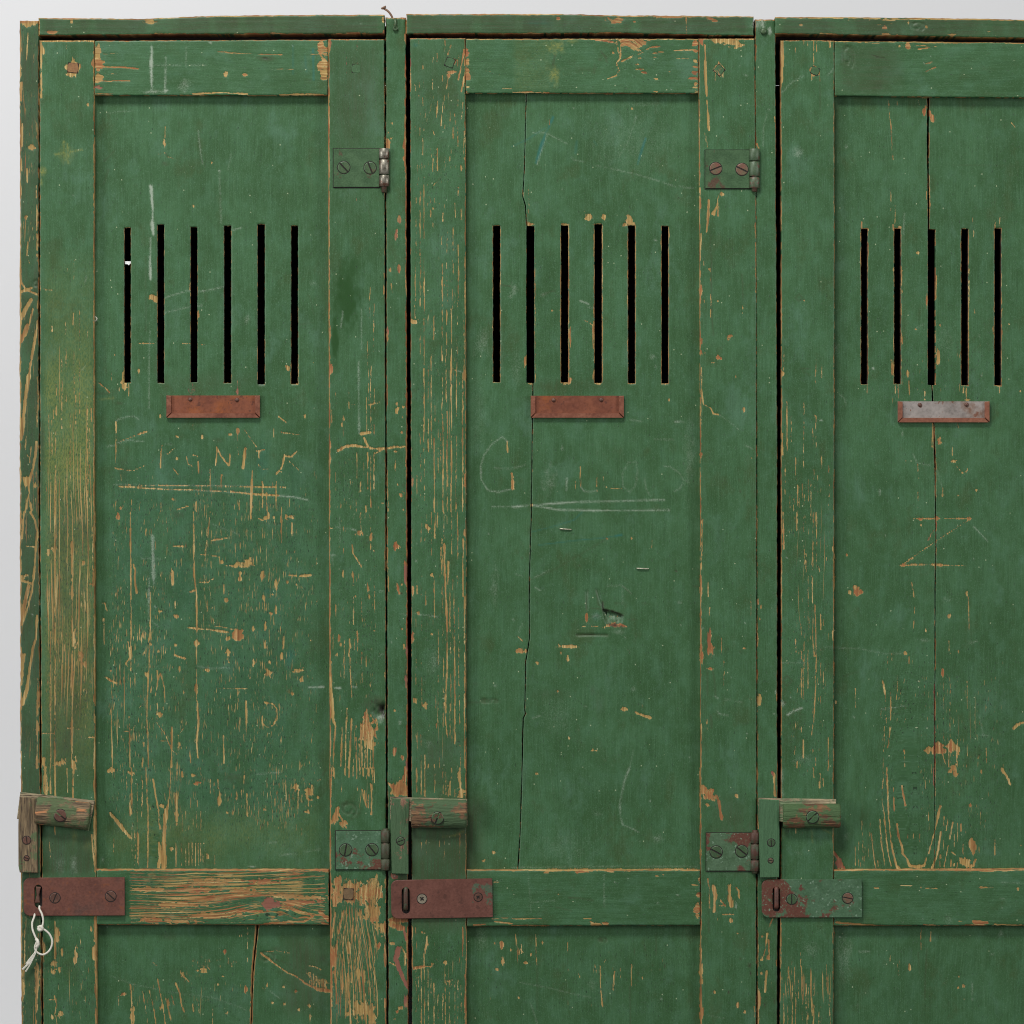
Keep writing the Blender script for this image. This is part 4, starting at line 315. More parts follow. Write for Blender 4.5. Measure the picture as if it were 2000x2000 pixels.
Bx(3, 2, [(1160, 55, 18, 10, T(.6)), (1280, 48, 22, 13, T(.65)), (1025, 402, 20, 12, T(.4)), (1088, 353, 12, 7, T(.3)), (1310, 405, 14, 8, T(.5)), (1525, 50, 18, 12, T(.3)), (1162, 102, 5, 14), (678, 605, 32, 38, T(.5, rag=.6)), (660, 570, 14, 18, T(.2)), (622, 608, 9, 17, T(0)), (600, 325, 8, 12, T(.3)), (1508, 615, 8, 22, T(.1)), (1375, 785, 14, 14, T(0)), (1043, 1068, 14, 14), (1197, 892, 5, 14, T(.3)), (1325, 1215, 10, 30, T(.45)), (1212, 1800, 26, 32, T(0, rag=.6)), (1300, 1790, 60, 45, T(.6, rag=.7)), (1410, 1780, 45, 45, T(.2, rag=.8)), (1385, 1775, 20, 50, T(.5)), (655, 1552, 12, 12, CH(.5)), (1035, 1815, 10, 18), (105, 1450, 25, 40, CH(.5, rag=1)), (170, 1400, 6, 12, CH(.8)), (60, 1360, 10, 20, CH(.8)), (50, 1522, 16, 5, CH(.8)),
 (130, 1440, 14, 14, DI(.7)), (140, 346, 5, 6, CH(1)), (1350, 660, 40, 25, CH(.2, rag=1)), (1185, 970, 50, 15, CH(.35, rag=1)), (1445, 1057, 6, 10), (520, 795, 14, 10, DI(.8)), (518, 1440, 8, 14, T(.1)), (890, 175, 5, 12, CH(.7)), (260, 1870, 80, 40, CH(.2, rag=1)), (70, 1400, 6, 20, T(.6)), (1560, 355, 5, 5, CH(.9)), (1640, 1690, 40, 12, CH(.3, rag=1))])
# ---- tile 0,3
Sx(0, 3, [([(1150, 90), (1165, 190), (1190, 330), (1200, 460)], 4, T(.1)), ([(1200, 460), (1195, 600), (1190, 755)], 5, T(.1, rag=.8)), ([(1285, 0), (1280, 140), (1265, 280)], 3, T(.1)), ([(1250, 320), (1235, 470), (1230, 600), (1232, 755)], 8, T(.12, rag=.7)), ([(1265, 280), (1250, 330)], 4.5, T(.1)), ([(825, 345), (880, 410), (930, 475), (975, 530)], 7, T(0, rag=.7)), ([(1095, 0), (1105, 200), (1112, 380), (1108, 755)], 3, T(.12)), ([(985, 0), (990, 350)], 2.8, T(.1, brk=.1)), ([(1070, 100), (1065, 370)], 2.3), ([(1325, 190), (1328, 440)], 3.4, T(.1, brk=.2, rag=.9)), ([(1325, 570), (1322, 750)], 2.4, T(.1, brk=.2)),
 ([(1640, 90), (1648, 190)], 2.2, T(0)), ([(1330, 30), (1332, 100)], 4, T(.1)), ([(1368, 30), (1372, 70)], 4), ([(1460, 65), (1510, 80), (1545, 95)], 1.4, DI(.8)), ([(415, 0), (416, 210)], 4, T(.1)), ([(555, 0), (552, 135)], 6, T(.1, rag=.8)), ([(505, 0), (510, 180)], 2), ([(412, 440), (415, 500)], 3.4, T(.1)), ([(550, 150), (552, 240)], 3, T(.2, rag=.9)), ([(340, 0), (345, 200)], 12, T(.05, amp=.62, rag=.8)), ([(380, 0), (382, 190)], 3, T(.1)), ([(712, 0), (716, 780)], 3.4, T(.15, rag=.9)), ([(690, 500), (710, 700)], 6, T(0, amp=.75)), ([(545, 480), (548, 800)], 8, DI(.35)),
 ([(375, 560), (378, 690)], 3, T(0, amp=.75)), ([(415, 1150), (416, 1440)], 3.4, T(.12, rag=.8)), ([(410, 1720), (425, 1790), (415, 1850)], 3.8, T(.1)), ([(370, 1750), (425, 1745)], 2, T(.1)), ([(415, 1860), (430, 1930)], 2.2), ([(718, 1130), (725, 1930)], 4, T(.3, amp=.85, rag=.8)), ([(335, 1150), (332, 1560)], 5, T(.3, amp=.6, rag=.9)), ([(685, 1200), (690, 1230)], 3), ([(290, 1250), (270, 1930)], 7, T(.25, amp=.7, rag=.9)), ([(190, 1120), (175, 1900)], 4, T(.1, amp=.7, rag=1, brk=.3)), ([(1865, 1210), (1862, 1480)], 1.5, T(.1, brk=.1)), ([(1320, 1630), (1350, 1700), (1362, 1780), (1385, 1850)], 3.2, T(.05)),
 ([(1185, 1600), (1210, 1740), (1228, 1830), (1242, 1930)], 3, T(.1)), ([(1120, 1680), (1150, 1800), (1170, 1930)], 2.2, T(.1)), ([(980, 1640), (990, 1800), (988, 1930)], 2.4, T(.1)), ([(1070, 1690), (1110, 1930)], 1.8), ([(1290, 1720), (1310, 1800)], 2), ([(1245, 1740), (1285, 1910)], 2.4, T(.05)), ([(1600, 1800), (1600, 1930)], 1.5), ([(1700, 1865), (1715, 1850)], 3), ([(1490, 1760), (1500, 1860)], 2, T(0, brk=.3)), ([(1450, 1790), (1455, 1850)], 2.2), ([(830, 1580), (1000, 1640), (1300, 1700), (1600, 1740), (1850, 1830)], 1, CH(.35, brk=.15)), ([(1800, 1260), (1802, 1280)], 1.5), ([(1818, 1260), (1820, 1280)], 1.5), ([(1355, 1550), (1420, 1620)], 2, T(0, brk=.4)), ([(1150, 1475), (1180, 1500)], 1), ([(890, 1800), (885, 1700), (905, 1680)], 2, T(.6, amp=.8)), ([(855, 540), (855, 640)], 1.4)])
V(0, 3, [(x_, 330, 450 + (x_ % 7) * 6, 1.5, .1) for x_ in (1370, 1398, 1425, 1450, 1478, 1510)] + [(x_, 570 + (x_ % 5) * 12, 745, 1.7, .1) for x_ in (1365, 1398, 1420, 1445, 1470, 1490, 1510, 1530)] + [(1010, 380, 740, 1.6), (1030, 120, 720, 1.4), (990, 400, 700, 1.8), (925, 40, 180, 1.6), (950, 50, 200, 1.6), (975, 200, 370, 3), (1040, 500, 745, 1.8), (1560, 650, 690, 3), (1615, 660, 740, 1.2), (1580, 90, 200, 2), (1610, 100, 200, 1.8), (1690, 40, 100, 1.8), (1860, 200, 370, 3.4), (1815, 170, 300, 2.8), (1435, 230, 330, 1.4), (1485, 250, 300, 2), (1840, 60, 120, 2.6), (1510, 0, 60, 1.6)])
Bx(0, 3, [(1215, 290, 20, 18, T(.05, rag=.8)), (1205, 660, 14, 80, T(.1, rag=.8)), (1238, 700, 14, 60, T(.1)), (1650, 250, 14, 46, T(0, rag=.5)), (1290, 615, 15, 14, T(0, amp=.9)), (835, 20, 32, 22, T(.15, rag=.7)), (985, 40, 25, 18, T(.2, rag=.9)), (1480, 120, 32, 14, T(.5, amp=.85)), (1455, 60, 18, 12, T(.1)), (1710, 340, 10, 10), (1565, 675, 8, 18), (1325, 355, 14, 20), (1780, 235, 7, 10), (700, 600, 18, 70, YE(.8)), (560, 520, 25, 60, YE(.5)), (660, 580, 40, 60, YE(.4)), (430, 1260, 16, 44, T(.15, rag=.9)), (408, 1480, 20, 24, T(.1, rag=.8)), (450, 1520, 12, 22, T(.1)), (470, 1390, 10, 40, T(.1)), (570, 1430, 14, 60, T(.2, rag=1)), (455, 1855, 20, 26, T(.1, rag=.9)), (395, 1880, 10, 20), (405, 1530, 20, 20, T(0, rag=1)), (688, 1215, 9, 16), (710, 1400, 14, 60, T(.2, rag=.9)),
 (1690, 1395, 14, 16, T(.6)), (1850, 1675, 14, 28, T(.35)), (992, 1870, 14, 60, T(.05, rag=.9)), (1680, 1582, 12, 6, T(0)), (1735, 1480, 40, 44, T(0, amp=.62, rag=1)), (1540, 1480, 120, 45, T(0, amp=.56, rag=1)), (1530, 1530, 40, 16, T(0, rag=1)), (925, 1715, 20, 14, T(.5, amp=.8)), (1395, 1580, 50, 40, T(0, amp=.55, rag=1)), (1640, 1640, 6, 8), (1215, 1810, 20, 20, T(0, rag=.8)), (1265, 1780, 10, 26), (1750, 80, 60, 40, DI(.5, rag=1)), (800, 1205, 5, 5, CH(1)), (1280, 1280, 80, 40, DI(.35)), (450, 740, 50, 60, CH(.2, rag=1)), (560, 730, 30, 70, CH(.4, rag=1)), (770, 700, 12, 30, CH(.4)), (650, 560, 30, 30, DI(.5)), (1895, 750, 40, 6, CH(.7)), (280, 1560, 25, 80, T(.2, amp=.6)), (225, 1350, 12, 30, DI(.7)), (700, 1790, 15, 60, DI(.5)), (1650, 250, 3, 3)])
# ---- tile 1,3
Sx(1, 3, [([(30, 1405), (80, 1440), (150, 1495), (230, 1550), (300, 1580)], 3.4, T(.25)), ([(300, 1580), (380, 1640), (470, 1680), (550, 1690)], 6, T(.4, rag=.9)), ([(60, 1425), (200, 1470), (330, 1520), (530, 1582)], 1.7, DI(.9)), ([(395, 1500), (440, 1505), (492, 1532)], 4, T(.15)), ([(30, 1400), (150, 1385), (250, 1405)], 2.6, T(.3, amp=.8)), ([(120, 1410), (240, 1408)], 1.4, DI(.8)), ([(288, 1340), (360, 1340), (362, 1295)], 1.4, DI(.9)), ([(60, 1690), (80, 1630), (85, 1660)], 1.8, T(0)), ([(45, 1665), (65, 1690)], 1.8, T(0)), ([(100, 1690), (170, 1745)], 1.2, CH(.6)), ([(495, 60), (530, 10)], 1.4, DI(.9)), ([(465, 100), (490, 85)], 2.6, T(0)),
 ([(200, 1655), (220, 1640)], 2, T(0)), ([(0, 50), (190, 35)], 1.1, CH(.6)), ([(175, 665), (230, 658), (300, 650)], 1.8, CH(.5, brk=.1)), ([(100, 568), (150, 566)], 1.6, CH(.6)), ([(360, 640), (480, 620)], 1.5, CH(.4, brk=.2)), ([(800, 160), (815, 230), (835, 295)], 3.6, T(.1, rag=.8)), ([(865, 120), (875, 160)], 5, T(.2)), ([(620, 300), (570, 415)], 8, T(.3, rag=.5)), ([(622, 345), (650, 390), (680, 450)], 6, T(.3, amp=.9)), ([(570, 0), (565, 230), (560, 310)], 2.6, T(.4)), ([(645, 270), (700, 245), (770, 260), (795, 310), (765, 370), (710, 385), (660, 345), (645, 280)], 1.3, DI(.6, brk=.1)), ([(680, 260), (740, 290), (700, 340), (780, 345)], 1.6, DI(.7, brk=.1)),
 ([(660, 1080), (635, 1180), (618, 1280), (600, 1420), (600, 1560), (610, 1780)], 4.4, T(.35, rag=.6)), ([(600, 1090), (585, 1180), (572, 1280)], 3.2, T(.3)), ([(690, 1100), (660, 1250), (655, 1400), (650, 1700)], 3.2, T(.3, brk=.1, rag=.8)), ([(735, 1130), (712, 1380), (692, 1560), (705, 1760), (715, 1930)], 3.6, T(.25, brk=.08)), ([(770, 1080), (748, 1300), (745, 1520)], 2.6, T(.2, brk=.15)), ([(795, 1200), (772, 1480), (782, 1700)], 2.6, T(.2, brk=.15)), ([(845, 1250), (862, 1330), (855, 1420), (865, 1510)], 7, T(.2, rag=1)), ([(718, 1480), (720, 1620)], 5, T(.1, rag=1)), ([(560, 1100), (568, 1500), (575, 1800)], 3, T(.5, brk=.1)), ([(700, 1310), (700, 1390)], 6, T(.1, rag=.8)),
 ([(850, 1600), (855, 1760)], 2.2, T(.1, brk=.2)), ([(895, 1180), (897, 1760)], 1.5, T(.1, brk=.3)), ([(870, 1560), (868, 1700)], 1.6), ([(1003, 118), (1045, 165), (1085, 120), (1120, 60)], 5, T(.4)), ([(1130, 0), (1125, 100)], 6, T(.6)), ([(1075, 1365), (1055, 1440), (1080, 1520)], 9, T(1, rag=.6)), ([(1080, 1510), (1110, 1590), (1145, 1660)], 9, T(1, rag=.5)), ([(1115, 1200), (1130, 1300)], 7, T(.9)), ([(1040, 1190), (1110, 1215)], 7, T(.45, rag=.9)), ([(1010, 1150), (1140, 1150)], 9, T(.7, amp=.8)), ([(973, 1160), (975, 1500)], 3.6, T(.5, rag=.8)), ([(1140, 1250), (1145, 1660)], 3.5, T(.6, rag=.8)), ([(970, 1740), (980, 1930)], 3.2, T(.6, brk=.1)), ([(1010, 1470), (1055, 1490)], 4, T(.1, rag=1)), ([(1095, 1345), (1125, 1400), (1125, 1490)], 2, T(0, rag=1)),
 ([(1530, 40), (1540, 130), (1560, 215)], 6, T(.1, rag=1)), ([(1505, 140), (1500, 215)], 4, T(.2, rag=1)), ([(1250, 1240), (1288, 1250), (1290, 1330), (1270, 1400), (1268, 1500)], 3.8, T(.25, rag=.9)), ([(1205, 1200), (1210, 1300), (1208, 1430)], 3.4, T(.15, rag=1)), ([(1190, 1512), (1265, 1498), (1330, 1500)], 4.4, T(.4, rag=.9)), ([(1410, 520), (1500, 510), (1570, 475)], 3, YE(.8, brk=.1)), ([(1790, 862), (1835, 860)], 3.4, T(.2, amp=.85)), ([(1780, 1140), (1905, 1130)], 2, T(.1)), ([(1640, 1187), (1730, 1180)], 3, T(.5)), ([(1800, 1160), (1932, 1175)], 2.8, T(.3, brk=.1)), ([(1562, 1200), (1558, 1420)], 2.6, T(.45)), ([(1580, 1560), (1578, 1930)], 3, T(.5)), ([(1585, 0), (1585, 240)], 2.6, T(.3)), ([(1588, 600), (1582, 780)], 2.2, T(.15)), ([(1185, 740), (1150, 790)], 3, DI(.6)), ([(1180, 1200), (1178, 1500)], 3, T(.3, amp=.9, rag=.9)), ([(1440, 1610), (1480, 1600)], 2, T(.3, amp=.85)), ([(595, 20), (590, 80)], 2)])
V(1, 3, [(585, 0, 60, 3.2), (x0 := 670, 0, 55, 2.6), (705, 0, 70, 2.6), (735, 0, 60, 2.8), (760, 0, 80, 3), (785, 0, 70, 3), (810, 0, 60, 3), (832, 0, 80, 2.8), (852, 0, 60, 2.8), (875, 0, 90, 2.8), (890, 0, 110, 2.4), (870, 170, 350, 3.4, .1), (845, 200, 300, 2.4), (820, 170, 250, 2.2), (765, 140, 170, 2.5), (645, 110, 180, 1.2), (1213, 0, 180, 2.6, .1), (1248, 0, 200, 2.6, .1), (1272, 0, 215, 3, .15), (1348, 0, 190, 2.2), (1410, 0, 190, 2), (1432, 30, 200, 2.2), (1475, 0, 100, 2.8, .1), (1465, 100, 200, 2.6), (1540, 0, 60, 4), (1450, 130, 210, 1.8), (250, 200, 300, 2), (315, 180, 310, 2.6), (345, 200, 270, 2), (136, 190, 300, 1.8, .1, 6), (220, 60, 115, 1.6), (160, 180, 240, 1.3), (130, 120, 180, 1.2),
 (220, 120, 200, 1.4), (275, 200, 240, 1.6), (245, 290, 320, 2), (120, 310, 390, 1.2), (90, 360, 440, 1.2), (340, 430, 530, 1.2), (300, 420, 480, 1.2), (390, 180, 290, 3), (1250, 560, 640, 1.3), (1285, 540, 660, 1), (1420, 540, 700, 1), (1540, 490, 690, 2, .1), (1385, 540, 600, 1), (1210, 1520, 1930, 1.3), (1247, 1500, 1930, 2), (1272, 1500, 1930, 2), (1300, 1520, 1930, 1.5), (1345, 1620, 1930, 2), (1375, 1700, 1930, 1.2), (1430, 1560, 1930, 1.8), (1462, 1600, 1930, 1.7), (1500, 1580, 1930, 1.4), (1525, 1600, 1930, 1.6), (1550, 1640, 1860, 1.4), (1225, 1560, 1800, 1), (1320, 1480, 1700, 1.2), (1410, 1700, 1900, 2), (760, 1760, 1930, 2.6, .2), (800, 1780, 1930, 2.4, .2), (855, 1780, 1930, 3, .2), (880, 1780, 1930, 3.4, .2), (830, 1700, 1930, 2.2, .2), (680, 1700, 1850, 2), (610, 1850, 1930, 1.3), (820, 1530, 1640, 2.6), (770, 1430, 1560, 2.6), (745, 1700, 1900, 1.8)])
Bx(1, 3, [(470, 1620, 95, 38, dict(ch='chip', tone=.35, amp=.75, rag=.9, ang=.5)), (500, 1640, 60, 30, DI(.6)), (150, 1370, 60, 22, DI(.4)), (500, 1440, 60, 70, DI(.6, rag=1)), (300, 150, 22, 34, T(.05, rag=1)), (400, 190, 30, 44, T(.02, rag=1)), (385, 170, 20, 14, T(.1)), (60, 318, 14, 10, T(.2)), (465, 228, 10, 14), (385, 335, 20, 12, T(0, amp=.8, rag=1)), (122, 1780, 10, 9, T(0)), (210, 1790, 8, 12), (400, 1805, 16, 14, T(0, amp=.8)), (320, 1830, 9, 9), (298, 1695, 10, 12, T(.3)), (405, 1890, 6, 25), (205, 1660, 10, 6), (720, 900, 130, 40, T(.35, rag=.9)), (790, 960, 170, 60, T(.4, rag=.8)), (610, 940, 50, 90, T(.5, rag=.8)), (900, 930, 60, 100, T(.3, rag=.9, amp=.9)), (860, 1080, 60, 60, T(.25, rag=1)), (880, 1140, 30, 40, T(.4, rag=1)),
 (585, 1440, 22, 95, T(.5, rag=.6)), (600, 380, 20, 40, T(.3)), (660, 420, 26, 28, T(.3)), (770, 1550, 14, 40, T(.1)), (930, 1340, 12, 30, T(.6)), (790, 1820, 55, 55, T(.1, rag=1)), (880, 1850, 24, 80, T(.2, rag=1)), (695, 1855, 18, 16, T(0, rag=1)), (950, 1210, 30, 40, T(.1, rag=1)), (1090, 150, 55, 60, T(.35, rag=.6)), (1060, 180, 60, 28, T(.3, rag=.7)), (1028, 1325, 15, 14, T(0, rag=.7)), (1050, 1170, 60, 36, T(.3, rag=.9)), (1090, 1210, 30, 16, T(.5)), (1130, 1760, 15, 62, T(1, rag=.5)), (1090, 1810, 17, 14, T(.2)), (1064, 1843, 9, 14, T(.5)), (1048, 1895, 8, 8), (1040, 820, 30, 22, T(1)), (1045, 818, 12, 8, CH(.8)), (1092, 672, 18, 18, T(1)), (1140, 600, 14, 80, T(.4, amp=.8)), (945, 590, 8, 8), (1855, 1345, 15, 34, T(.35)), (1860, 1470, 20, 28, T(.25, rag=.7)),
 (1820, 1527, 14, 12, T(.05)), (1800, 1330, 8, 8), (1925, 1380, 7, 12), (1795, 643, 16, 12, T(0)), (1715, 705, 16, 12, T(0, amp=.8)), (1550, 190, 30, 36, T(.25, rag=1)), (1430, 1470, 16, 16, T(.1, amp=.9)), (1460, 1625, 26, 18, T(.3, amp=.6, rag=1)), (1330, 1480, 10, 12), (660, 1285, 30, 20, DI(.2)), (1350, 860, 50, 20, CH(.3)), (1700, 1300, 60, 100, CH(.2)), (110, 1030, 60, 34, T(1, rag=.5)), (90, 1000, 40, 30, T(.9)), (180, 1110, 20, 8, T(.5)), (20, 1090, 40, 30, YE(.8))])
Sx(1, 3, [([(170, 1060), (260, 1065), (370, 1085), (432, 1120)], 4, T(.4)), ([(432, 1120), (360, 1160), (200, 1165), (60, 1178)], 4, T(.4)), ([(340, 1085), (545, 1120)], 3, T(.3)), ([(320, 1130), (400, 1125)], 3, T(.4)), ([(480, 1085), (548, 1150)], 8, T(.6)), ([(500, 1170), (548, 1180)], 6, T(.6)), ([(0, 772), (550, 782)], 3, T(.5, rag=.6)), ([(200, 770), (550, 790)], 2, DI(.8)), ([(0, 1188), (545, 1186)], 2.2, T(.45, brk=.2))])
# ---- tile 2,3
Sx(2, 3, [([(0, 1138), (225, 1138)], 2.8, T(.05, brk=.25)), ([(0, 1190), (120, 1192), (270, 1194)], 4.2, T(.35, rag=.7)), ([(540, 1138), (600, 1134)], 2.6, T(.1)), ([(590, 1160), (640, 1185)], 4, T(.15)), ([(0, 775), (1400, 768)], 2.4, T(.1, brk=.3, rag=.9)), ([(0, 757), (700, 750), (1400, 750)], 2.2, CH(.35)), ([(1560, 250), (1582, 385)], 5, T(.6, rag=.7)), ([(1475, 830), (1490, 900), (1490, 1060)], 3.6, T(.4, amp=.85)), ([(1520, 890), (1535, 960), (1525, 1085)], 6, T(.25, rag=.7)), ([(1645, 885), (1640, 950), (1655, 1040)], 7, T(.15, rag=.9)), ([(1690, 900), (1712, 930), (1712, 980)], 6, T(.15, rag=1)),
 ([(1575, 1000), (1610, 1040), (1560, 1040)], 4.5, T(.4)), ([(1548, 1080), (1552, 1150)], 1.4), ([(1485, 1080), (1485, 1240)], 1.5, DI(.7, brk=.3)), ([(1590, 1107), (1670, 1103)], 2.6, T(.2, brk=.1)), ([(1420, 0), (1425, 750)], 2.4, T(.3, brk=.2)), ([(1425, 1250), (1428, 1930)], 3, T(.3, brk=.15, rag=.8)), ([(670, 1500), (668, 1650), (685, 1810)], 2.6, T(.05)), ([(690, 1490), (710, 1450)], 1.5, T(0)), ([(775, 1540), (765, 1685)], 2.8), ([(905, 1490), (900, 1655)], 2.1), ([(818, 1500), (818, 1600)], 1), ([(625, 1490), (640, 1560)], 1.4, T(0, brk=.2)), ([(25, 1260), (40, 1380), (45, 1480)], 2.2, T(0, brk=.2)), ([(180, 1260), (185, 1490)], 1.6, T(.05, brk=.2)), ([(420, 1320), (425, 1540)], 1.3, T(0, brk=.3)),
 ([(500, 1550), (515, 1590)], 1.6, T(0, brk=.2)), ([(892, 1660), (895, 1930)], 1.3, DI(.85, brk=.15)), ([(190, 1500), (192, 1830)], 1.1, DI(.6, brk=.3)), ([(1090, 1250), (1090, 1420)], 1, DI(.6, brk=.3)), ([(430, 980), (520, 985), (610, 1000)], 2, DI(.7, brk=.25)), ([(330, 1050), (450, 1080)], 1.6, DI(.6, brk=.2)), ([(890, 0), (850, 100), (815, 280), (822, 380), (840, 435)], 3, CH(.5, rag=.7)), ([(840, 435), (895, 455), (955, 487)], 1.4, CH(.7, brk=.1)), ([(695, 785), (697, 1050)], 1.2, CH(.5, brk=.3)), ([(120, 790), (145, 1090)], 1.3, CH(.3)), ([(150, 1015), (330, 1000)], 1, CH(.4)), ([(60, 1625), (300, 1670), (450, 1710), (600, 1740)], 1, CH(.45, brk=.12)), ([(140, 1780), (190, 1930)], 1.5, CH(.4)), ([(0, 925), (40, 930)], 1.5, T(.1)), ([(30, 960), (0, 965)], 1),
 ([(1850, 0), (1848, 350)], 1.6, T(.3, brk=.3)), ([(1845, 350), (1862, 460)], 3.6, T(.5, rag=.9)), ([(1850, 900), (1850, 1200)], 2, T(.4, brk=.2)), ([(1928, 1250), (1915, 1360), (1890, 1450)], 6, T(.1, rag=.6)), ([(1922, 1530), (1910, 1690)], 3.5, T(.1)), ([(1852, 1240), (1855, 1500)], 2.5, T(.15, brk=.2)), ([(1862, 1700), (1860, 1930)], 5, T(.35, rag=.7)), ([(1830, 1800), (1828, 1880)], 2, T(.5)), ([(1545, 580), (1548, 600)], 0, DI(0)), ([(290, 0), (330, 300)], 1, CH(.1)), ([(70, 1330), (80, 1400)], 2, T(0, brk=.3)), ([(1470, 1865), (1600, 1890)], 1, CH(.35)), ([(1130, 560), (1130, 560.5)], 1, CH(.1)), ([(1600, 350), (1602, 352)], 1, CH(.1))])
Bx(2, 3, [(640, 1180, 45, 12, T(.2, rag=.8)), (705, 1178, 30, 18, T(.45, rag=.8)), (540, 783, 60, 6, T(.6)), (740, 780, 36, 7, T(.6)), (880, 778, 45, 5, T(.2)), (490, 790, 16, 8, T(.5)), (260, 790, 20, 7, T(.3)), (1408, 960, 16, 20, T(.6)), (1396, 1068, 24, 34, T(.6, rag=.8)), (1402, 1118, 14, 18, T(.2)), (1385, 886, 28, 5, T(.2)), (1412, 840, 6, 18, T(.6)), (1475, 190, 42, 45, T(.55, rag=.8)), (1520, 225, 34, 30, T(.6, rag=.9)), (1475, 280, 14, 14, T(.3)), (1697, 213, 14, 18, T(.2, rag=.7)), (1440, 160, 14, 30, T(.3)), (1690, 1035, 12, 32, CH(.9, rag=.8)), (1658, 1152, 15, 19, T(.15)), (1630, 900, 5, 18), (1095, 815, 14, 6, T(0)), (1140, 808, 5, 8), (1250, 960, 14, 3, CH(1)), (875, 832, 14, 5, CH(.8)), (775, 862, 12, 8, CH(.6)), (1100, 1020, 10, 10, CH(.5)), (350, 955, 5, 8, T(0)),
 (1100, 535, 46, 38, CH(.33, rag=.7)), (970, 555, 14, 5, CH(.7)), (1045, 255, 8, 10, CH(.6)), (185, 48, 12, 10, T(0)), (315, 165, 10, 8, DI(.6)), (680, 1305, 35, 22, DI(.7, rag=1)), (105, 1478, 14, 10, T(.2)), (145, 1415, 8, 12), (60, 1390, 20, 24, T(0, amp=.75, rag=1)), (230, 1325, 7, 10), (52, 1740, 8, 14), (955, 1555, 7, 26, DI(1)), (1062, 1495, 6, 12, DI(1)), (953, 1610, 7, 8, DI(1)), (1155, 1500, 6, 20, DI(.9)), (1005, 1370, 6, 24, DI(.8)), (925, 1390, 6, 30, DI(.7)), (985, 1590, 8, 12, T(0, amp=.8)), (1128, 1750, 12, 14, CH(.5)), (1722, 1440, 8, 14, DI(1)), (1795, 1490, 18, 22, DI(.9, rag=1)), (1800, 1550, 12, 24, DI(.9)), (1635, 1690, 10, 18, DI(.9)), (1465, 1285, 5, 6, DI(.9)), (1528, 1692, 9, 11, T(.1)), (1703, 1795, 11, 22, T(.3)), (1757, 1842, 10, 12, T(.2)), (1640, 1522, 5, 5, CH(.8)), (1702, 1250, 7, 6, T(0, amp=.9)), (1747, 1434, 4, 6, CH(.8)),
 (1430, 1560, 12, 60, T(.1, rag=1)), (1432, 1840, 14, 50, T(.35, rag=.9)), (1855, 50, 6, 24, T(.3)), (1800, 430, 40, 80, DI(.35)), (1888, 1275, 10, 9, T(0)), (1885, 1450, 14, 8, T(0)), (1885, 1550, 7, 12, T(0)), (1880, 1345, 8, 5, T(0)), (1910, 1790, 14, 30, DI(.8, rag=1)), (600, 1640, 40, 60, CH(.15, rag=1)), (640, 350, 45, 25, CH(.2, rag=1)), (400, 600, 250, 120, CH(.1, rag=1)), (1860, 1760, 16, 60, T(.3, rag=.9))])
